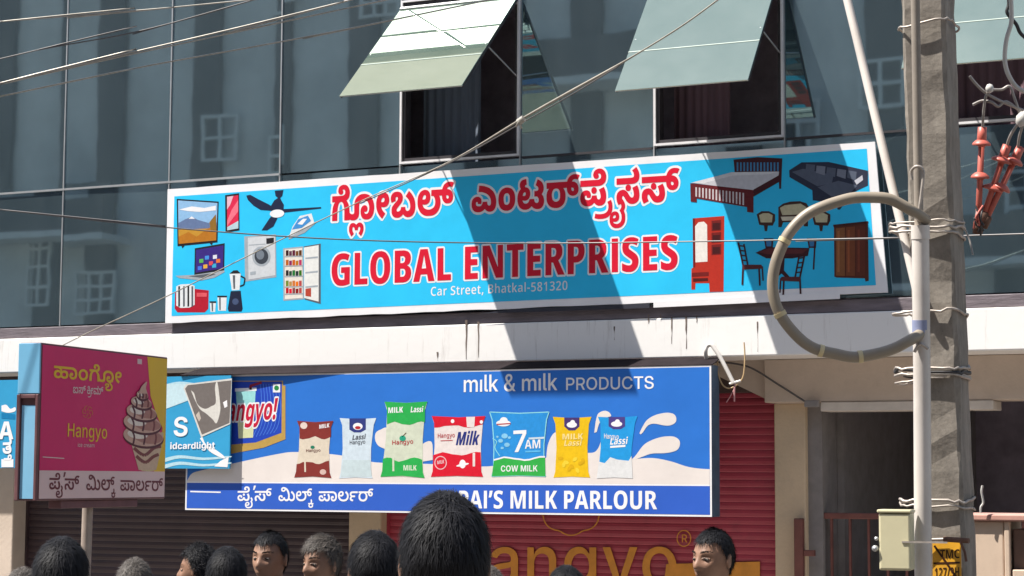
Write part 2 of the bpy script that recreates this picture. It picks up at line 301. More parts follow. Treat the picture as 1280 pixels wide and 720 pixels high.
# ------------------------------------------------------------------ lettering: outlines of the signs' writing (units of 1/1000 em)
FONT = {'globalu': (3720, [[[217,-124,1,-1,24,22,-12,16,-4,9,-1,10,1,6,3,6,8,2,7,-4,4,-6,3,-15,29,0,1,1,1,8,3,10,4,4,7,2,5,-2,4,-5,2,-7,-1,-8,-6,-14,-11,-13,25,-22,9,10,10,15,4,9,3,12,1,12,-1,11,-4,12,-5,8,-13,10,-8,2,-10,2,-12,-2,-8,-3,-14,-11,-13,10,-15,5,-18,-1,-7,-2,-8,-6,-7,-8,-6,-12,-1,-10,0,-16,1,-8,6,-13,9,-15]],[[220,-3,24,-1,14,3,15,7,11,11,5,9,4,18,0,57,1,12,2,8,6,9,10,9,8,4,14,2,16,-1,12,-3,10,-5,9,-8,8,-14,6,-16,1,-12,-1,-18,-6,-16,-9,-10,-11,-3,-13,2,-4,3,-3,4,-3,9,8,-2,10,0,6,3,4,3,5,12,0,11,-2,5,-7,10,-10,5,-11,1,-7,0,-14,-5,-13,-12,-5,-12,-3,-12,2,-23,6,-17,8,-11,7,-6,12,-6,16,-4,26,0,16,4,11,5,9,6,12,14,7,14,5,16,3,21,0,13,-3,20,-7,22,-5,10,-11,16,-13,13,-22,12,-22,6,-18,2,-22,0,-16,-3,-14,-4,-16,-8,-10,-7,-11,-12,-8,-13,-4,-12,-2,-14,-1,-21,1,-39,-3,-9,-4,-4,-8,-2,-10,0,-9,3,-7,4,-7,7,-3,35,-3,12,-6,17,-12,19,-10,9,12,8,8,7,7,10,4,10,3,16,0,12,-2,12,-5,14,-8,12,-8,8,-11,6,-8,3,-12,2,-11,1,-14,-2,-11,-3,-16,-9,-7,-8,-4,-7,-3,-16,0,-7,4,-10,9,-9,6,-2,11,-2,12,3,7,6,3,8,-1,10,-3,4,-5,4,6,3,9,1,5,-2,4,-3,5,-8,0,-16,-5,-9,-10,-6,-15,-3,-103,0,-1,-1,0,-44,30,-1,-13,-17,-7,-16,-4,-14,-4,-32,0,-61,1,-1,52,0,0,1,1,63,2,26,3,16,5,16,7,11,10,7,10,2,10,-3,8,-7,7,-11,5,-15,3,-13,2,-35,0,-57,1,-1,52,0,2,4,13,-5]],[[526,-3,2,-1,2,2,30,36,-16,13,-13,13,-8,13,-4,11,26,-3,12,1,16,5,11,8,8,10,5,13,2,8,0,12,-2,12,-8,19,-5,7,-11,8,-11,4,-10,3,-22,0,-12,-3,-16,-6,-8,-6,-8,-8,-10,-15,-5,-12,-4,-20,0,-13,1,-23,3,-13,7,-19,11,-19,10,-13,13,-12],[522,120,-5,2,-1,2,3,12,4,8,5,5,5,3,11,0,5,-6,2,-5,0,-7,-3,-8,-4,-4,-7,-3]],[[667,-3,23,-1,16,3,18,8,16,13,14,-14,14,-6,16,-4,22,1,12,3,14,6,14,14,9,14,4,12,3,16,0,28,-5,24,-9,23,-14,20,-13,15,-23,19,-2,0,-32,-38,0,-1,16,-12,12,-12,11,-16,6,-18,2,-20,-3,-16,-4,-6,-4,-5,-10,-4,-10,0,-7,3,-5,4,-5,10,-2,13,-1,1,-42,0,-2,-13,-3,-7,-6,-6,-7,-4,-14,-2,-8,3,-3,4,-1,8,4,8,44,40,7,11,4,9,3,15,-1,16,-7,14,-10,10,-9,5,-12,4,-13,2,-20,0,-15,-3,-9,-4,-11,-7,-7,-8,-4,-7,-3,-8,-1,-17,4,-17,4,-10,43,12,-3,18,3,8,4,3,5,1,7,-1,4,-4,1,-3,0,-8,-5,-8,-9,-9,-23,-18,-16,-17,-5,-7,-5,-16,0,-23,3,-9,5,-11,7,-8,10,-7,8,-3]],[[979,-3,39,0,18,2,14,4,15,7,11,7,16,16,12,21,7,27,0,21,-2,12,-4,15,-5,12,1,1,24,-1,2,-20,5,-13,10,-13,8,-6,8,-5,14,-3,21,0,11,2,9,4,8,6,6,7,4,8,4,16,0,16,-5,14,-8,14,-13,10,-15,6,-21,4,9,10,12,5,15,0,17,-5,18,31,0,2,-16,6,-22,3,-16,0,-21,-5,-17,-10,-9,-8,-9,-13,-6,-15,-2,-2,-106,0,-1,-45,22,0,4,-4,10,-16,3,-12,2,-14,-4,-22,-8,-13,-12,-9,-20,-7,-12,-2,-22,1,-20,6,-9,5,-7,6,-8,12,-4,11,19,-3,23,2,14,7,7,5,6,7,6,16,2,20,-3,19,-4,9,-5,8,-10,9,-8,4,-17,4,-18,0,-10,-3,-16,-6,-10,-7,-12,-14,-6,-9,-4,-10,-3,-14,-2,-15,0,-23,3,-16,5,-16,13,-22,10,-12,10,-7,10,-7,15,-7,16,-4],[1178,116,-5,2,-3,6,-3,10,1,7,9,0,5,-1,5,-3,4,-4,1,-4,-1,-9,-6,-5],[938,120,-6,2,2,10,5,12,10,8,7,1,5,-2,3,-3,3,-8,-2,-10,-1,-4,-4,-4,-7,-2]]], [[[212,-142,14,2,27,22,5,7,1,13,2,1,11,-1,0,-9,4,-8,27,-24,11,-3,11,3,12,13,12,19,7,17,3,19,-2,17,-4,14,-8,14,-10,10,22,-5,27,0,29,8,16,10,12,12,11,17,9,22,14,-26,25,-26,18,-15,10,-2,8,2,33,36,8,13,0,8,-4,8,-21,18,18,3,15,7,13,10,11,14,8,-6,-7,-14,-4,-16,-1,-25,5,-16,7,-13,9,-11,14,-10,18,-7,16,-1,30,1,21,7,13,9,16,-10,22,-7,30,0,15,3,21,10,16,14,13,20,6,21,12,-21,13,-15,24,-17,18,-8,32,-7,28,0,28,2,25,6,29,15,20,20,15,28,8,33,11,-9,14,-7,14,-4,24,0,16,3,13,6,19,16,7,12,4,13,1,25,-5,23,-14,20,8,8,19,33,1,14,-8,10,-17,8,-20,3,-28,0,-27,-6,-20,-11,-15,-15,-12,-20,-98,0,-7,-3,-7,-7,-13,8,-21,5,-20,0,-16,-2,-23,-10,-19,-16,-13,-20,-9,-24,-13,22,-19,24,-20,18,-15,8,-9,0,-8,-4,-34,-39,-6,13,-14,15,-10,7,-20,7,-35,2,-21,-4,-22,-11,-17,-16,-15,16,-20,10,-18,4,-31,-1,-19,-6,-21,-13,-19,-24,-9,-23,-19,29,-16,15,-18,11,-22,8,-21,4,-27,1,-20,-2,-26,-8,-16,-8,-20,-17,-10,-13,-10,-21,-2,-14,-1,-66,-5,1,-8,4,-6,43,-7,21,-11,17,9,10,8,13,7,27,-1,30,-10,24,-9,14,-10,8,-24,12,-28,3,-29,-4,-24,-14,-13,-16,-6,-23,0,-14,3,-11,-51,0,-8,-5,-6,-8,0,-54,4,-8,10,-6,-7,-22,-4,-21,-2,-84,4,-8,11,-6,60,0,10,6,4,9,0,62,4,37,8,23,6,4,4,-1,8,-13,5,-22,4,-95,5,-6,8,-4,56,-1,-11,-12,-8,-17,-2,-11,1,-24,4,-17,7,-13,16,-22],[317,-7,-29,3,14,15,17,-18],[784,61,-4,4,-3,16,-8,8,-7,2,-28,1,13,18,7,27,23,-20,12,-19,4,-16,0,-9,-3,-10],[996,61,-21,4,18,6,17,12,12,17,6,24,5,0,4,-6,4,-13,1,-13,-4,-14,-5,-7,-8,-5,-13,-4],[313,111,4,10,12,6,19,0,12,-5,-24,0,-12,-4]]]),
'enterprises_kn': (5807, [[[1363,-174,27,0,18,4,12,5,13,10,7,8,6,9,5,13,2,14,0,25,-4,19,-9,18,8,12,3,8,1,7,0,15,-3,10,-4,10,-8,12,-12,13,-1,9,2,7,6,4,5,-1,2,-2,25,-36,14,-12,14,-7,16,-4,18,0,19,4,12,6,9,7,8,10,5,14,3,20,-1,18,-4,22,-6,17,-9,17,-45,-17,0,-1,10,-23,4,-19,0,-10,-3,-10,-4,-6,-6,-2,-8,0,-8,4,-7,7,-18,25,-9,10,-9,6,-11,6,-12,2,-10,0,-20,-4,-14,-8,-10,-10,-7,-16,-2,-15,1,-15,5,-20,11,-22,22,7,3,-5,3,-9,-1,-9,-2,-7,-14,-17,11,-16,6,-14,2,-14,0,-16,-5,-16,-4,-6,-10,-8,-9,-4,-11,-3,-17,2,-8,2,-7,4,-6,9,23,-1,8,2,11,5,7,6,4,8,3,17,-2,11,-5,12,-6,7,-10,6,-16,3,-10,-1,-10,-3,-14,-9,0,1,4,8,5,14,2,26,-3,26,-5,12,-5,12,-3,0,-13,-6,-16,-7,-2,-1,9,-20,1,-11,0,-13,-4,-14,-6,-9,-7,-7,-13,-7,-22,-5,-26,-1,-25,2,-16,4,-1,-1,-8,-32,14,-4,24,-4,38,0,26,4,16,5,9,5,18,13,1,-1,-7,-16,-1,-11,1,-24,6,-17,5,-8,11,-11,15,-8],[1344,-101,-4,2,1,4,3,9,4,4,9,3,5,-1,3,-2,2,-4,0,-5,-3,-7,-6,-3]],[[1619,-7,45,17,0,1,-9,19,-2,9,1,12,3,5,4,2,5,-1,4,-4,15,-23,13,-16,10,-8,12,-6,21,-4,21,1,12,3,11,5,8,6,8,10,5,12,4,13,1,20,-2,15,-3,17,-6,16,-9,16,-2,1,-43,-17,0,-1,6,-14,5,-16,2,-17,0,-9,-3,-7,-6,-6,-4,-1,-5,0,-5,1,-8,6,-24,32,-12,11,-12,7,-16,3,-18,-1,-16,-5,-10,-6,-7,-8,-6,-9,-4,-12,-1,-15,1,-14,4,-15,5,-12]],[[63,-3,23,-1,20,4,15,7,16,13,9,-9,11,-8,15,-5,12,-2,13,0,16,4,8,4,10,9,9,13,5,16,3,24,-1,21,-6,22,-6,16,-11,16,-11,12,-23,17,-9,6,-23,9,-29,8,-28,4,-19,1,-6,-47,5,-1,31,-3,18,-5,24,-9,15,-9,14,-14,9,-16,4,-16,0,-16,-1,-8,-4,-7,-7,-4,-6,0,-8,3,-7,8,-4,20,-42,0,-5,-16,-10,-11,-5,-3,-9,-2,-7,0,-13,1,-10,4,-6,7,-1,12,1,5,5,4,7,1,4,-5,1,-11,33,-2,3,9,1,11,-2,15,-4,6,-7,8,-13,6,-8,2,-18,0,-16,-5,-9,-5,-7,-6,-7,-9,-4,-9,-3,-20,2,-19,7,-17,3,-6,12,-11,14,-7]],[[336,-3,24,-1,13,3,17,6,11,7,10,10,9,14,4,10,4,16,2,19,-2,24,-4,16,-8,17,-12,15,-11,8,-12,5,-15,4,-13,2,-20,-1,-17,-5,-14,-7,-6,-4,-14,-16,-10,-20,-3,-17,-2,-21,3,-24,7,-20,6,-11,10,-11,13,-9,18,-7],[341,42,-11,5,-4,6,-4,7,-3,18,0,21,4,14,6,8,5,4,7,3,15,0,11,-6,8,-12,4,-19,-2,-24,-5,-13,-7,-8,-9,-4]],[[515,-3,22,-1,19,4,14,7,16,14,10,-10,13,-8,15,-5,13,-2,20,1,13,3,11,6,10,9,5,7,5,12,3,15,0,14,-3,12,-5,14,-8,10,-7,7,10,12,6,13,3,11,0,16,-3,12,-5,12,-6,9,-8,9,-10,7,-13,7,-14,5,-18,-44,15,-8,9,-9,2,-8,-1,-8,-4,-6,-6,-2,-10,-2,-16,0,-1,-2,0,-39,22,0,7,-3,6,-6,4,-5,3,-10,-1,-12,-3,-6,-4,-4,-7,-2,-10,0,-8,4,-7,9,-5,18,-42,0,-1,0,-5,-16,-8,-10,-12,-5,-15,-1,-9,3,-7,4,-6,8,-3,9,1,1,15,-3,14,0,15,4,12,7,7,8,7,16,2,16,-2,16,-5,12,-12,13,-13,7,-15,2,-3,4,0,5,2,4,4,3,9,2,1,2,-4,41,-9,0,-21,-4,-15,-6,-11,-10,-6,-13,-1,-15,3,-12,7,-12,-5,-4,-12,-13,-10,-20,-4,-18,-1,-16,1,-22,7,-24,11,-18,9,-8,10,-6,13,-6],[509,100,-7,2,-1,1,5,15,8,8,4,2,7,-2,4,-5,1,-7,-2,-7,-6,-6]],[[801,-3,27,-1,16,3,13,4,13,7,11,8,8,8,6,9,8,22,2,20,0,13,-2,16,-4,12,-6,11,-9,12,30,1,2,-4,3,-20,5,-12,7,-9,7,-6,12,-7,18,-4,17,1,9,2,9,4,11,8,8,12,3,14,0,20,-5,16,-10,13,-12,8,-13,6,-21,3,6,8,4,4,10,3,16,1,17,-5,18,32,0,1,-21,7,-18,2,-18,0,-20,-6,-14,-8,-13,-12,-7,-11,-6,-15,-192,-1,0,-45,20,0,1,-1,-8,-10,-5,-8,-4,-9,-4,-16,0,-29,1,-11,5,-16,11,-17,15,-14,19,-9],[806,44,-14,7,-6,6,-4,6,-5,18,-1,16,2,12,5,14,11,13,12,5,19,0,12,-5,7,-7,4,-7,5,-17,0,-27,-1,-7,-5,-12,-10,-10,-8,-3,-7,-2],[972,115,-6,2,-5,5,-2,7,-1,12,12,0,7,-3,4,-4,2,-7,-2,-8,-3,-3]],[[1095,-3,23,-1,20,4,15,7,16,13,11,-10,9,-7,11,-4,12,-3,24,1,13,5,9,5,9,8,5,8,5,15,3,17,-1,23,-4,20,-6,16,-11,19,-46,-18,12,-25,5,-23,-1,-10,-2,-5,-5,-7,-5,-2,-11,1,-7,6,-4,9,-2,14,-2,1,-41,0,-4,-13,-2,-6,-5,-5,-6,-4,-10,-3,-9,-1,-17,3,-9,5,-4,8,0,11,3,4,4,3,6,0,4,-4,1,-12,33,-2,4,11,1,10,-3,14,-4,6,-4,6,-8,5,-16,5,-18,0,-8,-2,-8,-3,-10,-6,-10,-10,-8,-19,-2,-22,3,-16,9,-18,12,-11,14,-7]],[[1871,81,15,-1,12,3,10,4,8,5,6,8,6,11,3,16,0,11,-6,19,-11,14,-9,6,-11,5,-10,3,-14,2,0,2,7,8,7,4,6,2,18,-1,13,-4,19,32,0,1,-7,3,-13,4,-20,2,-15,0,-21,-5,-15,-8,-8,-8,-11,-14,-6,-16,-2,-1,-220,-1,1,-45,217,0,4,-25,4,-10,7,-9,9,-8,10,-6],[1877,115,-5,1,-6,6,-3,9,1,11,14,-2,5,-3,3,-4,2,-7,-2,-6,-4,-4]],[[1160,87,9,-1,11,3,6,4,6,9,1,12,-2,8,-5,7,-9,5,-12,2,-9,-3,-7,-5,-5,-7,-1,-11,1,-9,8,-10]],[[1477,91,12,1,7,3,5,6,4,10,0,7,-3,11,-6,6,-10,3,-10,1,-10,-3,-7,-7,-4,-10,2,-13,3,-7,8,-5]],[[1706,91,11,1,8,3,6,7,3,8,-1,11,-4,9,-7,6,-6,2,-12,1,-10,-4,-7,-6,-2,-7,-1,-13,4,-8,6,-6]],[[1041,142,163,0,24,2,18,6,17,11,7,8,6,12,4,18,0,15,-5,20,-6,11,-5,6,-10,8,-10,6,-10,3,-17,2,-12,-1,-12,-3,-16,-8,-11,-12,-6,-16,0,-9,2,-8,6,-10,9,-6,15,-1,9,2,8,6,3,7,-2,12,-7,8,9,3,9,-1,8,-7,3,-8,0,-13,-4,-8,-3,-3,-8,-4,-15,-2,-160,0,-1,-2]],[[1374,142,142,0,22,2,12,4,12,7,8,7,5,7,4,9,2,11,1,17,-6,24,-13,23,-8,10,-2,1,-37,-23,13,-19,4,-15,-2,-12,-7,-5,-14,-2,-136,0]]], [[[1359,-191,33,-1,26,7,22,12,13,14,7,10,8,20,3,19,-1,35,-9,26,7,18,2,22,16,-8,18,-4,34,1,15,4,15,8,11,9,10,13,15,-31,5,-5,7,-3,9,0,45,18,6,5,5,8,17,-15,22,-9,20,-4,26,2,16,4,14,7,12,10,10,13,9,28,1,39,22,-14,28,-5,26,4,12,5,12,8,9,11,6,11,5,25,0,16,-3,12,-6,15,-10,13,8,7,19,33,2,9,-2,8,-6,6,-26,11,-40,1,-28,-6,-18,-10,-10,-10,-18,-26,-210,0,-5,25,-14,27,-15,20,-6,4,-8,0,-7,-2,-36,-22,-8,-8,-1,-14,13,-21,2,-8,-142,-1,-7,-2,-6,-5,-4,-9,0,-48,5,-11,11,-6,66,-1,-1,-3,-28,-1,-21,-9,-19,-17,-10,-20,-3,-14,0,-24,8,-30,14,-25,8,-4,10,-2,-11,-12,-12,3,-19,1,1,21,-3,24,-7,20,-9,17,-8,4,-10,0,-22,-7,1,26,-2,22,-9,28,-14,24,14,16,9,21,2,15,0,18,-3,19,-11,21,-15,16,-16,10,-23,6,-25,0,-15,-3,-13,-6,-14,-9,-10,-12,-8,-16,-1,-20,2,-16,-103,0,10,21,0,8,-3,8,-15,9,-28,6,-29,0,-15,-3,-17,-6,-23,-17,-17,-26,-181,0,-10,-4,-6,-10,-15,19,-16,13,-28,12,-12,1,-8,-4,-4,-6,-19,-47,0,-8,4,-9,20,-12,-22,-1,-11,-7,-3,-8,-1,-41,-1,-1,-5,1,3,25,-4,23,-10,18,-21,18,1,13,-3,40,-5,8,-8,6,-26,-1,-17,-5,-15,-6,-15,-13,-8,-12,-4,-13,0,-20,4,-16,-10,-13,-8,-16,-19,30,-20,17,-26,11,-34,2,-30,-5,-15,-7,-12,-8,-17,-19,-14,-26,-12,22,-11,15,-22,19,-20,12,-27,10,-29,8,-31,5,-24,1,-8,-5,-5,-9,-6,-48,0,-8,4,-7,6,-4,7,-2,-28,-1,-25,-10,-18,-16,-9,-15,-4,-12,-1,-16,1,-24,7,-20,7,-10,14,-14,10,-7,30,-9,24,0,17,1,20,7,16,9,13,-9,18,-7,16,-2,25,2,12,4,17,11,12,14,11,20,16,-23,24,-18,32,-9,31,0,25,6,22,13,17,17,12,21,12,-23,14,-15,15,-10,24,-8,27,-2,16,2,18,5,20,11,15,-9,21,-7,15,-2,25,2,16,4,18,11,13,15,9,20,17,-23,22,-16,27,-10,34,-3,20,2,20,4,18,8,17,13,11,12,11,20,5,16,4,27,21,-13,29,-5,27,5,12,5,11,8,-1,-35,9,-27,7,-11,13,-12,24,-12,22,-4,32,1,20,6,18,10,14,-9,14,-6,16,-2,22,0,26,8,20,15,3,-15,-2,-13,-4,-8,-11,-8,-20,-5,-18,-2,-27,3,-16,4,-8,-1,-7,-3,-6,-7,-2,-6,-7,-30,0,-9,5,-7,8,-5,38,-8,46,-1,40,9,5,-31,12,-22,12,-12,11,-8],[345,59,-4,3,-3,8,-1,24,4,13,4,3,5,1,4,-2,3,-4,4,-23,-5,-20,-4,-3],[633,60,-4,3,-3,10,3,0,5,-4,1,-7],[810,62,-6,2,-6,6,-4,15,0,12,3,13,5,9,8,4,10,1,7,-3,5,-7,4,-15,0,-17,-3,-9,-4,-7,-8,-4],[1741,62,-11,15,8,7,3,-13],[1512,62,-11,15,8,6,4,-17],[177,77,-6,10,-9,5,-40,0,-6,15,-10,12,-12,8,-16,4,32,-2,21,-6,18,-7,11,-8,10,-10,6,-12],[1597,92,-9,27,-12,23,8,9,2,-16,5,-6,8,-4,68,-2,-1,-3,-21,0,-23,-7,-14,-9],[708,103,-3,4,7,12],[1042,112,2,12,13,-1]]]),
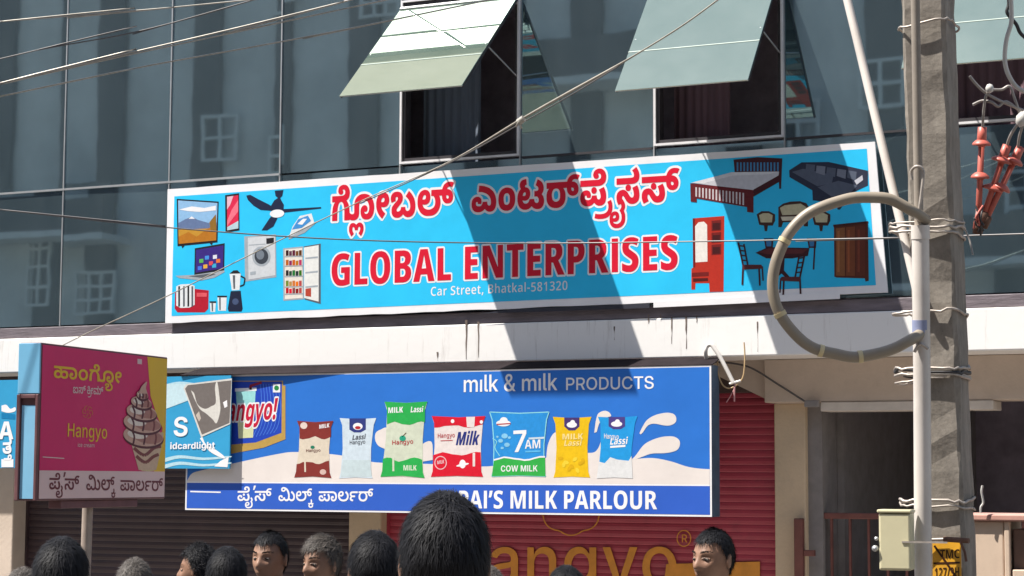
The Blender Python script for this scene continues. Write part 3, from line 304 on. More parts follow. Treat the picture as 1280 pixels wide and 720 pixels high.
'global': (9249, [[[94,-2,29,-1,21,2,25,5,16,5,3,2,0,124,-1,1,-80,0,-2,-1,0,-41,32,-1,0,-47,-1,-2,-13,-2,-15,0,-8,2,-8,4,-9,9,-6,12,-7,26,-1,35,3,20,6,19,10,15,11,8,12,4,9,1,24,-3,12,-4,12,-6,1,1,15,41,-8,4,-19,7,-24,4,-24,0,-17,-3,-17,-5,-16,-9,-17,-15,-14,-23,-7,-17,-6,-31,0,-37,5,-28,6,-20,6,-12,8,-12,11,-12,8,-6,12,-7,12,-4]],[[457,-2,26,-1,13,2,17,5,18,11,15,16,9,17,6,19,5,22,1,21,-1,40,-4,21,-6,16,-5,12,-12,16,-14,13,-16,8,-21,5,-28,0,-13,-3,-15,-5,-15,-9,-13,-14,-8,-13,-10,-26,-4,-20,-1,-18,0,-34,4,-26,8,-26,11,-18,13,-14,18,-11,6,-2],[465,43,-6,3,-8,7,-7,10,-5,12,-2,11,-2,21,1,36,5,26,7,14,8,9,5,3,10,2,5,0,8,-1,8,-4,7,-7,5,-10,6,-17,2,-19,0,-40,-3,-24,-5,-12,-5,-9,-6,-6,-6,-4,-10,-2]],[[2649,-2,35,-1,9,2,15,5,15,10,8,8,6,8,6,13,4,18,0,20,-4,16,-5,10,-6,8,-11,10,-49,32,-5,8,-2,6,0,8,3,8,4,4,8,4,12,0,11,-2,13,-4,16,-8,15,44,-7,4,-17,7,-16,4,-15,1,-17,0,-19,-4,-15,-7,-11,-8,-9,-12,-7,-16,-2,-21,1,-12,3,-14,5,-12,8,-10,11,-10,45,-29,6,-7,3,-6,0,-11,-3,-8,-4,-5,-11,-5,-12,0,-15,2,-22,8,-15,7,-2,0,0,-50,18,-8]],[[2970,-2,10,-1,27,1,16,4,10,5,14,9,7,9,8,13,4,12,2,16,0,12,-3,17,-7,14,-13,14,-8,6,-41,26,-7,7,-3,7,0,9,2,8,5,6,7,2,13,1,11,-2,12,-4,16,-8,2,1,13,43,-10,5,-18,7,-22,4,-14,0,-16,-1,-14,-4,-14,-8,-11,-10,-7,-9,-6,-15,-2,-15,0,-14,3,-15,8,-17,7,-9,16,-13,38,-24,8,-9,2,-8,0,-8,-3,-8,-7,-7,-8,-3,-20,0,-10,3,-16,5,-19,10,-1,-1,0,-50,18,-8]],[[233,1,122,0,0,43,-68,0,-2,2,0,191,-1,1,-51,0,0,-1]],[[609,1,80,-1,22,3,14,5,12,7,10,9,6,9,6,13,3,13,0,15,-2,16,-5,12,-5,8,-10,8,-15,6,0,2,14,7,6,6,6,8,5,16,2,11,0,12,-4,17,-7,12,-7,7,-11,7,-16,5,-17,3,-87,1,0,-1],[661,43,0,59,2,1,20,0,13,-3,7,-6,5,-12,0,-17,-4,-11,-4,-5,-8,-5,-11,-1],[661,144,0,51,23,1,5,-1,8,-5,6,-7,2,-10,-2,-14,-4,-8,-6,-4,-8,-3]],[[782,1,55,-1,12,49,2,3,57,0,12,-51,56,0,-64,237,-67,0],[860,96,-1,2,0,4,13,59,7,37,20,-100,0,-2]],[[1003,1,122,0,0,42,-1,1,-68,1,-1,193,-51,0,-1,-1]],[[1250,1,116,0,0,42,-1,1,-62,0,-1,2,0,55,60,1,-1,43,-59,1,0,47,1,1,62,0,1,1,0,42,-1,1,-114,0,-1,-1]],[[1408,1,48,0,0,113,-3,47,2,0,4,-10,68,-150,63,0,-1,237,-46,0,-1,-1,0,-115,2,-40,-1,-2,-72,157,-2,1,-61,-1]],[[1670,1,52,0,0,192,47,1,0,43,-1,1,-145,0,-1,-1,1,-44,47,0]],[[1802,1,117,0,0,43,-64,0,-1,2,1,55,59,1,0,43,-60,1,0,48,65,1,0,42,-116,1,-1,-1]],[[1960,1,52,0,0,89,1,1,13,-1,41,-89,58,0,-53,102,0,2,15,12,9,12,7,14,3,19,0,20,-6,19,-8,13,-15,12,-16,7,-18,4,-82,1,-1,-1],[2013,132,-1,1,0,61,1,1,11,0,13,-2,8,-5,6,-9,2,-10,-2,-19,-6,-11,-9,-5,-7,-2]],[[2151,1,52,-1,1,82,31,1,18,5,19,12,10,11,4,7,5,13,4,18,0,29,-4,17,-6,12,-8,11,-12,9,-12,6,-17,4,-84,1,-1,-1],[2204,126,0,68,12,0,9,-1,9,-4,4,-4,4,-8,1,-20,-2,-11,-6,-12,-6,-4,-8,-3]],[[2333,1,52,0,0,89,2,1,12,-1,41,-90,57,1,-52,102,0,2,8,6,10,9,8,11,7,19,1,21,-1,16,-3,10,-5,10,-11,13,-16,10,-19,6,-17,2,-72,0,-2,-1],[2385,132,0,62,12,1,12,-2,10,-6,5,-9,2,-11,-2,-16,-7,-12,-9,-6,-9,-1]],[[2524,1,52,0,0,236,-1,1,-50,0,-1,-1]],[[2784,1,117,0,0,42,-1,1,-63,0,-1,2,0,55,61,1,-1,43,-60,1,0,47,1,1,63,0,1,1,0,42,-1,1,-115,0,-1,-1]]], [[[92,-15,37,-1,31,4,32,10,6,5,3,6,0,128,-2,5,-6,6,-6,2,-82,0,-11,-7,-2,-6,0,-46,3,-6,6,-4,23,-2,-1,-24,-12,0,-13,6,-6,8,-7,18,-3,22,2,30,5,22,8,13,11,7,15,3,22,-4,24,-9,7,2,6,8,14,40,1,8,-2,5,-7,5,-31,12,-29,4,-28,-2,-23,-5,-20,-9,-14,-10,-20,-23,-9,-17,-8,-24,-4,-26,0,-41,5,-32,10,-25,12,-21,20,-19,18,-9]],[[455,-15,28,-1,16,1,21,7,19,12,17,18,10,17,8,23,5,25,2,39,-3,32,-7,28,-9,20,-13,18,-17,15,-20,10,-23,5,-30,0,-14,-2,-20,-7,-17,-12,-14,-14,-10,-16,-11,-29,-4,-21,-2,-34,2,-29,4,-24,9,-27,14,-22,17,-16,24,-12],[468,57,-9,7,-6,14,-4,20,-1,31,3,22,5,19,7,10,10,4,13,-5,9,-16,4,-26,0,-35,-4,-25,-7,-15,-8,-6]],[[2647,-15,40,-1,13,3,17,7,14,9,10,10,10,16,7,17,2,13,0,23,-4,17,-7,15,-20,22,-43,27,-8,8,1,8,6,3,17,-3,29,-11,8,2,5,5,15,46,1,6,-8,11,-32,12,-21,4,-26,0,-20,-4,-13,-5,-17,-12,-9,-10,-7,-12,-6,-16,-3,-21,1,-15,3,-14,7,-16,10,-13,10,-9,44,-29,7,-8,0,-9,-9,-4,-28,5,-30,13,-9,-2,-5,-6,-2,-6,0,-50,2,-6,6,-7,14,-6]],[[2969,-15,38,-1,18,4,15,7,15,11,10,11,8,14,6,16,3,32,-4,19,-6,13,-20,24,-47,30,-6,8,1,6,7,3,18,-3,26,-11,9,2,5,5,15,46,0,8,-8,9,-31,12,-22,4,-24,0,-15,-2,-19,-7,-10,-6,-14,-13,-8,-12,-7,-17,-2,-34,3,-18,7,-16,17,-20,49,-32,6,-7,-1,-9,-9,-4,-12,1,-17,4,-30,13,-9,-3,-5,-7,-1,-54,2,-6,5,-6,11,-5]],[[229,-13,126,0,8,3,5,8,0,47,-5,10,-8,3,-57,0,0,180,-2,7,-9,6,-56,0,-8,-5,-4,-7,0,-240,4,-7]],[[605,-13,84,0,24,3,19,6,13,8,13,13,8,10,6,16,3,14,0,28,-8,24,-15,18,9,12,7,16,3,18,-1,22,-5,16,-7,12,-10,10,-13,8,-20,7,-30,3,-77,0,-7,-3,-4,-5,-2,-6,0,-238,4,-7],[675,56,-1,33,7,1,8,-2,6,-9,-2,-17,-7,-5],[675,157,-1,25,14,-1,3,-6,-1,-13,-5,-4]],[[778,-13,59,0,7,1,7,9,9,41,3,1,34,-1,10,-41,5,-7,7,-3,58,0,10,5,2,7,6,-9,8,-3,121,0,9,3,5,9,0,46,-2,6,-11,7,-56,0,0,179,-4,9,-9,5,-53,0,-7,-3,-6,-9,-1,-237,-65,243,-4,4,-8,3,-67,0,-8,-3,-7,-12,-61,-232,1,-11],[876,110,3,17,4,-17]],[[1246,-13,121,0,5,1,6,6,2,7,0,42,-4,9,-9,6,-51,0,-1,1,1,29,48,0,6,3,5,7,0,48,-3,8,-8,5,-49,0,1,22,51,0,5,2,6,6,2,6,0,43,-2,5,-6,6,-7,2,-116,0,-5,-2,-6,-6,-2,-6,0,-236,3,-8]],[[1405,-13,52,0,10,7,2,7,0,95,44,-98,7,-9,7,-2,64,0,5,1,5,5,2,8,0,236,-1,6,-5,5,-6,3,-50,0,-5,-2,-6,-6,-2,-6,0,-93,-44,95,-7,9,-8,3,-61,0,-11,-6,-3,-8,0,-236,3,-9]],[[1666,-13,58,0,10,7,1,7,0,178,36,1,10,7,1,7,0,44,-1,5,-6,6,-7,2,-145,0,-7,-2,-6,-6,-1,-5,0,-44,2,-8,9,-6,37,-1,0,-180,3,-7]],[[1798,-13,121,0,6,2,6,5,1,7,0,42,-3,9,-10,6,-51,0,-1,1,1,29,48,0,6,3,5,8,1,47,-6,9,-7,4,-48,0,1,22,51,0,11,6,2,7,0,44,-2,7,-6,4,-7,2,-116,0,-5,-2,-6,-6,-2,-6,0,-236,3,-8]],[[1957,-13,55,0,9,3,5,9,1,57,28,-62,9,-7,63,0,6,3,4,7,7,-8,5,-2,54,0,6,1,8,10,0,70,30,4,21,9,19,16,14,22,7,28,0,32,-4,20,-9,18,-11,13,-11,8,-18,9,-15,3,-89,1,-11,-6,-2,-8,-1,-232,-48,94,11,12,10,14,5,13,4,17,-1,35,-4,12,-8,16,-11,12,-11,8,-32,11,-17,2,-74,0,-6,-2,-6,-6,-2,-6,0,-236,3,-8],[2217,140,0,40,10,-3,3,-15,-3,-16,-4,-4],[2027,145,0,36,9,-3,4,-12,-4,-16]],[[2330,-13,55,0,10,5,3,7,1,59,29,-64,8,-7,63,0,7,3,5,8,4,-8,9,-3,52,0,11,5,3,9,0,236,-5,10,-9,4,-52,0,-8,-3,-5,-8,-2,-234,-47,93,20,24,7,16,3,18,-1,33,-5,16,-8,13,-21,19,-14,6,-18,5,-17,2,-73,0,-12,-6,-3,-8,0,-236,3,-9],[2399,146,-1,35,2,0,7,-2,4,-4,1,-14,-4,-12]],[[2781,-13,120,0,6,1,6,6,1,7,0,42,-3,9,-10,6,-50,0,-1,1,1,29,48,0,6,3,4,7,1,48,-3,8,-8,5,-49,0,1,22,50,0,6,2,6,6,1,6,0,43,-1,5,-6,6,-7,2,-116,0,-5,-2,-6,-6,-2,-6,0,-236,3,-8]]]),
'street': (13853, [[[1754,-42,29,0,12,29,11,29,5,19,-3,4,-37,0]],[[111,-2,17,-1,23,0,17,3,23,7,1,1,0,32,-1,1,-34,-9,-17,-2,-16,1,-21,5,-10,5,-7,6,-8,8,-6,11,-7,16,-3,12,-1,33,4,27,7,17,9,14,15,13,15,6,14,3,19,0,20,-4,24,-8,13,31,-22,9,-28,6,-30,0,-25,-5,-21,-8,-18,-13,-15,-16,-10,-19,-8,-22,-4,-26,0,-28,2,-18,4,-18,11,-24,10,-14,9,-10,12,-8,20,-9]],[[284,-2,23,-1,20,4,16,10,14,14,8,-25,28,0,-1,134,-3,16,-6,10,-7,8,-11,7,-9,4,-13,3,-26,1,-13,-1,-19,-4,-18,-7,-7,-4,11,-26,32,11,18,2,7,-1,8,-1,9,-6,5,-4,4,-14,0,-17,-1,-1,-41,-1,-25,-4,-15,-5,-12,-7,-8,-7,-7,-11,-4,-11,-1,-13,2,-19,5,-12,9,-10,7,-5,10,-5],[301,27,-8,2,-5,4,-5,5,-2,6,-1,8,1,8,6,12,10,7,10,3,16,3,31,1,0,-26,-3,-9,-8,-12,-10,-7,-6,-3,-10,-2]],[[750,-2,15,-1,23,0,20,4,11,4,10,6,11,8,7,8,7,12,4,12,1,23,-1,9,-4,11,-7,10,-10,10,-14,9,-50,22,-12,7,-7,6,-3,5,-3,7,-2,8,2,9,5,10,8,6,12,4,15,1,20,-2,35,-11,12,31,0,1,-4,2,-19,6,-27,6,-20,0,-21,-2,-19,-5,-16,-9,-11,-11,-6,-11,-5,-16,1,-21,2,-12,3,-7,8,-12,12,-11,14,-8,38,-17,19,-9,11,-11,4,-9,0,-14,-5,-12,-9,-7,-12,-5,-18,-2,-18,1,-21,4,-29,10,-3,-1,0,-34,1,-2,22,-7]],[[960,-2,11,-1,14,0,18,4,5,3,0,28,-21,-4,-15,2,-8,4,-3,5,-3,5,-1,8,0,98,0,1,48,0,1,1,0,27,-1,1,-48,0,0,39,-1,1,-23,0,-1,-2,-12,-35,-27,-16,0,-15,2,-1,21,0,2,-1,0,-99,2,-17,3,-10,6,-10,7,-7,11,-6]],[[1277,-2,14,-1,21,0,21,4,19,7,2,2,0,29,-2,1,-20,-8,-20,-4,-28,0,-11,3,-13,8,-8,9,-5,11,-3,11,-1,10,1,1,117,0,2,2,0,21,-2,22,-4,13,-7,13,-9,11,-14,11,-18,7,-13,2,-20,0,-15,-2,-18,-8,-10,-7,-10,-11,-10,-16,-7,-19,-2,-16,0,-30,2,-14,4,-13,10,-17,9,-11,15,-11,12,-6],[1245,109,-1,2,1,5,3,11,8,15,7,6,6,3,12,3,16,-1,6,-2,8,-5,9,-13,4,-15,0,-9]],[[1484,-2,13,-1,22,0,21,4,19,7,1,2,0,29,-1,1,-26,-9,-16,-3,-26,0,-11,3,-8,4,-7,5,-8,10,-4,8,-2,10,-1,12,1,1,117,0,1,2,0,24,-2,19,-6,18,-6,10,-9,10,-13,10,-13,5,-19,4,-18,0,-15,-2,-19,-8,-10,-8,-14,-15,-5,-10,-5,-13,-5,-20,0,-24,2,-20,6,-20,10,-16,12,-12,11,-7,14,-6],[1451,110,0,8,3,10,8,14,11,8,14,4,12,0,6,-2,8,-3,6,-4,8,-13,4,-17,0,-4,-2,-2]],[[1672,-2,11,-1,14,0,18,4,5,3,0,28,-21,-4,-15,2,-5,2,-6,6,-3,6,-1,7,0,99,0,1,48,0,1,1,0,27,-1,1,-48,0,0,39,-1,1,-23,0,-1,-1,-13,-37,-26,-14,0,-16,2,-1,21,0,2,-1,0,-102,1,-14,3,-8,7,-12,7,-7,9,-6]],[[2460,-2,23,-1,20,4,16,10,14,14,8,-25,27,0,1,126,-1,10,-3,12,-6,12,-7,8,-11,7,-10,5,-12,2,-27,1,-31,-5,-16,-6,-10,-5,12,-26,32,11,18,2,10,-1,9,-3,6,-4,5,-8,3,-11,0,-16,-1,-1,-48,-2,-26,-6,-19,-9,-8,-7,-7,-10,-4,-12,-1,-16,2,-16,5,-10,5,-8,8,-7,13,-7],[2477,27,-12,5,-7,8,-2,14,3,12,3,5,10,7,11,4,16,3,30,1,1,-26,-3,-9,-5,-8,-9,-8,-10,-6,-10,-2]],[[2680,-2,12,-1,15,0,17,4,5,3,0,27,-1,1,-20,-4,-8,0,-10,3,-6,4,-4,7,-3,16,0,92,2,1,48,0,0,28,0,1,-49,0,-1,39,-1,1,-21,0,-2,-1,-13,-37,-25,-14,-1,-16,1,-1,22,0,1,-1,0,-103,2,-11,4,-13,6,-9,9,-9,8,-4]],[[3012,-2,23,-1,20,4,16,10,14,14,8,-25,27,0,0,132,-3,18,-4,8,-9,10,-11,7,-10,5,-12,2,-27,1,-31,-5,-18,-7,-8,-4,12,-26,32,11,18,2,7,-1,8,-1,9,-6,6,-8,3,-10,0,-17,-1,-1,-41,-1,-25,-4,-15,-5,-12,-7,-8,-7,-7,-10,-4,-12,-1,-12,1,-14,4,-12,5,-10,10,-9,13,-7],[3029,27,-8,2,-5,3,-4,5,-3,6,-1,8,1,8,2,7,3,5,11,8,10,3,16,3,30,1,1,-26,-4,-12,-8,-10,-9,-6,-10,-4,-6,-1]],[[3449,-2,15,-1,20,0,11,2,21,6,11,6,9,7,8,9,9,13,3,11,3,13,0,24,-5,20,-4,8,-9,11,-17,12,-17,7,-26,3,-32,-3,-1,1,5,56,90,1,0,34,-123,0,-1,-2,-9,-109,1,-5,17,-10,31,5,20,0,16,-4,8,-4,8,-7,6,-10,2,-10,0,-16,-4,-15,-10,-11,-12,-7,-18,-4,-20,0,-22,4,-28,11,1,-34,21,-9]],[[3670,-2,19,-1,20,1,12,3,16,7,10,7,11,12,5,9,4,16,0,22,-3,9,-5,9,-15,17,-27,17,16,10,10,8,12,16,5,18,-1,18,-2,10,-7,12,-11,10,-19,8,-19,5,-16,0,-18,-1,-16,-5,-10,-4,-8,-5,-9,-10,-6,-8,-4,-13,-1,-11,1,-10,5,-15,10,-16,8,-7,16,-12,-16,-9,-10,-8,-7,-7,-8,-12,-4,-10,-2,-10,0,-14,2,-11,8,-17,4,-6,9,-8,18,-9],[3679,27,-12,2,-7,3,-8,6,-7,12,-2,5,0,9,3,14,7,10,14,12,16,8,21,-10,15,-10,9,-12,2,-5,1,-9,-3,-14,-3,-6,-12,-10,-18,-5],[3685,143,-14,8,-11,8,-4,5,-4,8,-1,12,2,10,3,5,7,6,12,5,16,1,16,-4,9,-7,6,-10,0,-12,0,-6,-4,-8,-9,-10,-17,-10,-4,-2]],[[4061,-2,16,-1,23,0,17,3,20,7,14,8,10,9,7,11,6,13,2,14,-1,17,-2,11,-4,8,-9,10,-11,7,-17,7,-13,2,1,2,12,3,8,4,15,12,4,5,5,9,5,19,-2,20,-3,9,-5,8,-12,12,-8,5,-11,5,-25,4,-22,0,-12,-1,-17,-5,-11,-4,-17,-9,-7,-6,18,-25,14,8,14,6,17,4,16,0,11,-2,10,-5,7,-6,5,-10,1,-12,-2,-7,-5,-11,-7,-7,-11,-5,-13,-4,-40,-2,0,-30,1,-1,28,0,19,-2,19,-7,9,-7,6,-11,1,-12,-2,-13,-6,-11,-4,-4,-12,-7,-16,-4,-12,0,-18,0,-13,3,-20,5,-15,6,-2,0,1,-34,23,-8]],[[4494,-2,23,-1,16,3,12,5,16,11,10,14,8,17,6,20,3,25,1,34,-2,29,-6,29,-6,15,-13,20,-9,8,-17,10,-17,4,-23,0,-15,-3,-12,-5,-9,-7,-9,-10,-11,-17,-6,-17,-5,-27,-2,-23,0,-25,2,-23,7,-30,5,-14,6,-12,7,-9,9,-8,14,-8],[4501,29,-10,4,-8,6,-4,7,-6,13,-4,16,-2,15,-1,46,4,34,6,17,3,7,7,8,7,4,8,3,11,0,11,-3,9,-6,6,-8,5,-12,3,-12,3,-18,1,-48,-4,-34,-4,-13,-5,-11,-5,-6,-9,-6,-8,-3]],[[458,0,39,0,0,98,4,18,4,9,7,9,7,5,10,6,15,3,21,-2,4,36,-9,1,-17,0,-15,-4,-9,-5,-8,-6,-16,-19,-7,31,-29,0,-1,-1]],[[1057,0,38,0,0,100,3,15,9,16,14,11,16,5,16,0,10,-1,1,2,3,23,1,9,-1,2,-22,2,-10,-2,-9,-3,-15,-10,-11,-11,-7,-9,-1,1,-5,30,-30,0,-1,-1]],[[1976,0,93,0,19,2,19,6,9,4,13,11,9,11,6,14,2,10,0,21,-4,15,-5,9,-10,10,-12,6,-19,7,17,6,12,8,6,8,4,7,4,15,-1,24,-4,12,-7,10,-11,9,-16,6,-28,6,-17,1,-79,0],[2016,32,-1,2,0,73,1,1,55,-1,14,-4,12,-8,6,-11,2,-6,0,-12,-3,-11,-9,-13,-8,-5,-14,-4,-12,-1],[2016,140,-1,0,0,64,1,2,37,0,15,-1,12,-3,7,-4,8,-8,3,-8,0,-16,-2,-7,-4,-7,-8,-7,-11,-4,-8,-1]],[[2204,0,39,1,0,98,2,17,5,15,9,11,10,7,14,3,14,-1,14,-5,5,-6,6,-12,2,-13,0,-114,37,-1,1,2,0,124,-1,13,-6,16,-8,11,-12,9,-10,4,-21,4,-20,-1,-16,-4,-15,-9,-10,-13,-2,0,2,28,0,68,-2,1,-36,0,-1,-1]],[[2778,0,37,0,1,60,20,18,56,-78,45,0,-74,103,69,76,-1,1,-43,0,-53,-58,-20,-27,1,27,0,130,-1,1,-36,0,-2,-1]],[[3186,0,38,0,1,2,0,250,-1,1,-37,0,-1,-1]],[[3886,0,37,0,1,2,0,234,-1,2,-32,0,-69,-55,19,-24,2,-1,42,37,1,-1]],[[4222,0,161,1,0,31,-2,2,-109,0,-1,1,71,71,16,20,8,13,4,11,3,9,1,13,0,15,-2,9,-5,12,-6,10,-9,8,-11,7,-18,6,-12,2,-14,0,-20,-2,-26,-9,-14,-8,-14,-11,2,-4,19,-22,19,13,13,7,17,3,14,0,6,-2,11,-6,6,-6,4,-11,1,-16,-5,-19,-12,-18,-25,-28,-71,-72]],[[3277,72,83,0,1,34,-84,0]]], []),
'milkmilk': (4965, [[[799,-3,23,0,15,3,16,5,12,6,9,7,16,-18,40,0,2,1,-34,40,10,18,5,13,4,19,1,21,-33,0,-4,-24,-7,-17,-4,4,-42,49,1,2,25,19,10,11,5,8,4,9,3,18,-2,14,-5,12,-5,8,-6,6,-11,7,-8,4,-10,2,-20,1,-19,-4,-15,-7,-9,-9,-6,-8,-4,-8,-2,-9,-2,-11,2,-14,3,-12,4,-8,18,-24,-1,-2,-21,-17,-14,-15,-8,-14,-3,-15,0,-7,3,-16,6,-14,7,-10,11,-9,12,-7,10,-4],[806,29,-10,3,-13,8,-5,5,-4,7,-3,9,1,14,5,8,7,9,15,12,17,-17,36,-43,-7,-6,-15,-7,-11,-2],[807,150,-9,11,-7,12,-3,10,0,9,4,9,3,5,6,4,6,2,4,1,12,-1,8,-3,6,-6,4,-8,0,-11,-3,-7,-5,-8,-4,-4]],[[19,1,0,-1,38,0,0,1,0,108,2,8,5,11,9,8,12,6,9,0,11,-2,6,-3,9,-8,4,-8,1,-6,0,-114,1,-1,36,0,1,111,1,8,5,10,8,7,12,6,10,0,11,-2,8,-4,7,-7,4,-9,2,-11,0,-108,0,-1,38,1,0,118,-3,16,-5,13,-10,13,-4,3,-9,6,-17,5,-15,0,-15,-3,-12,-5,-13,-10,-9,-13,-4,7,-6,8,-12,9,-9,4,-9,3,-15,0,-13,-3,-14,-6,-11,-10,-7,-12,-2,28,-36,0]],[[308,1,1,-1,36,0,1,1,0,170,-1,1,-36,0,-1,-1]],[[420,1,10,-1,16,0,1,1,-1,30,-13,0,-4,2,-3,3,-2,5,0,200,-2,1,-36,0,0,-209,2,-10,3,-6,6,-7,8,-5,8,-3]],[[471,1,2,-1,36,0,0,59,17,16,57,-74,2,-1,44,0,0,1,-74,96,12,14,58,60,0,0,-46,0,-69,-70,-1,141,-36,0,-2,-1]],[[1043,1,2,-1,36,0,0,1,0,103,2,12,5,12,7,7,7,4,7,3,10,0,11,-2,5,-2,6,-5,5,-8,3,-8,0,-116,1,-1,36,0,1,1,0,111,1,7,6,10,7,7,12,6,10,0,12,-2,10,-5,5,-7,4,-11,1,-116,0,-1,38,0,0,123,-4,17,-5,11,-11,12,-14,8,-14,4,-15,0,-15,-3,-12,-5,-9,-7,-9,-9,-3,-6,-1,0,-8,12,-7,7,-7,4,-9,5,-9,2,-14,0,-14,-3,-14,-6,-12,-13,-6,-10,-2,29,-36,-1]],[[1332,1,1,-1,37,0,1,1,-1,171,-37,0,-1,-1]],[[1444,1,10,-1,16,0,1,1,-1,30,-13,0,-4,2,-4,4,-1,6,0,198,-1,1,-37,0,-1,-198,1,-12,3,-9,3,-7,5,-6,9,-5]],[[1496,1,1,-1,36,0,1,1,0,58,16,16,59,-75,44,0,1,1,-74,96,0,2,69,72,-2,1,-44,-1,-69,-70,0,140,-1,1,-36,0,-1,-1]]], []),
'products': (5535, [[[547,-3,19,-1,23,4,15,6,12,6,12,9,10,11,9,10,8,13,8,20,3,11,2,16,1,23,-1,16,-2,16,-5,16,-7,14,-6,11,-12,16,-10,9,-10,7,-16,9,-12,4,-14,2,-21,1,-12,-1,-15,-3,-13,-4,-13,-7,-12,-9,-10,-9,-10,-12,-9,-16,-5,-12,-4,-14,-4,-24,0,-28,4,-24,4,-13,6,-13,7,-14,10,-12,9,-9,18,-12,10,-6,12,-4],[545,31,-16,5,-16,10,-9,9,-10,15,-5,13,-4,18,-2,13,2,28,4,17,4,11,8,13,11,13,12,8,12,5,16,3,16,0,18,-6,10,-5,13,-11,9,-12,6,-13,5,-18,2,-20,0,-22,-4,-20,-5,-14,-10,-14,-10,-11,-13,-8,-13,-6,-14,-2]],[[1031,-3,17,-1,17,2,17,4,12,5,15,9,10,10,8,9,7,14,5,16,1,14,0,163,-36,0,-1,-1,0,-162,-2,-9,-3,-8,-2,-5,-7,-9,-12,-10,-13,-6,-16,-2,-19,1,-16,6,-13,9,-5,5,-5,10,-4,10,-2,14,0,156,0,1,-37,0,0,-157,3,-26,4,-10,5,-11,8,-11,10,-9,12,-8,13,-7,15,-4]],[[1283,-3,22,-1,21,4,15,6,16,9,7,5,11,11,11,16,6,15,4,17,0,2,-37,0,-8,-20,-6,-8,-5,-6,-8,-7,-10,-5,-17,-4,-24,0,-19,6,-16,10,-6,7,-7,9,-9,20,-5,19,-1,21,2,23,3,12,4,11,7,12,6,7,14,13,10,5,18,6,20,0,15,-3,15,-7,12,-11,9,-13,5,-16,38,0,-4,17,-8,18,-7,10,-9,11,-14,11,-14,8,-20,7,-19,2,-24,-1,-15,-2,-12,-5,-16,-7,-11,-9,-9,-8,-13,-17,-6,-10,-6,-14,-6,-20,-2,-22,0,-20,4,-28,4,-13,5,-12,12,-20,14,-15,16,-12,10,-5,15,-6]],[[1721,-3,19,-1,18,2,16,4,19,8,9,6,13,14,5,9,6,19,0,20,-3,12,-5,11,-4,5,-10,10,-11,7,-15,6,-12,4,-46,11,-15,6,-12,7,-7,8,-2,6,-1,8,2,8,5,10,7,7,7,4,10,4,15,2,15,-1,8,-2,9,-4,8,-5,6,-7,4,-6,4,-11,1,-8,35,0,0,11,-2,10,-4,11,-9,15,-10,10,-16,10,-10,4,-16,4,-14,1,-12,0,-18,-2,-15,-4,-15,-7,-10,-8,-12,-12,-7,-16,-3,-12,0,-16,4,-16,6,-11,10,-11,18,-11,13,-5,51,-13,16,-5,14,-8,5,-4,4,-7,2,-8,-1,-11,-2,-8,-6,-7,-10,-8,-9,-4,-9,-2,-12,-2,-20,2,-10,2,-9,4,-6,5,-9,9,-4,8,-3,8,-1,12,-1,1,-36,-1,1,-13,4,-18,6,-13,7,-9,13,-11,13,-8,11,-4,10,-3]],[[22,1,0,-1,37,1,1,89,61,1,13,1,10,3,13,5,9,5,13,12,7,9,6,12,4,15,0,28,-4,14,-6,14,-7,8,-13,11,-18,9,-16,4,-12,1,-98,0],[60,123,0,86,64,0,9,-3,8,-3,10,-9,3,-5,4,-10,2,-8,0,-9,-1,-8,-4,-9,-5,-7,-6,-6,-14,-6,-12,-3]],[[235,1,1,-1,36,1,1,90,53,0,48,-90,2,-1,40,1,-51,96,1,2,15,7,7,5,8,8,10,16,6,20,0,23,-5,20,-4,8,-6,8,-7,8,-8,6,-9,5,-9,4,-16,4,-12,1,-101,0],[273,123,0,87,55,0,12,-1,12,-4,5,-3,5,-4,7,-8,3,-5,3,-11,0,-17,-5,-14,-10,-11,-14,-6,-12,-3]],[[711,1,83,-1,10,0,18,3,18,5,16,8,16,12,13,15,11,20,8,24,3,19,0,31,-4,24,-3,9,-6,16,-9,13,-7,10,-14,12,-11,7,-13,6,-14,5,-13,2,-15,1,-87,0],[749,32,-1,2,0,175,1,1,53,-1,11,-1,12,-4,16,-9,10,-10,9,-15,5,-15,3,-12,1,-13,0,-17,-2,-20,-7,-20,-8,-14,-10,-10,-9,-6,-11,-5,-9,-3,-21,-3]],[[1500,1,1,-1,37,1,0,208,0,1,75,0,1,1,0,30,-1,1,-190,0,1,-32,74,0,2,-1]]], []),
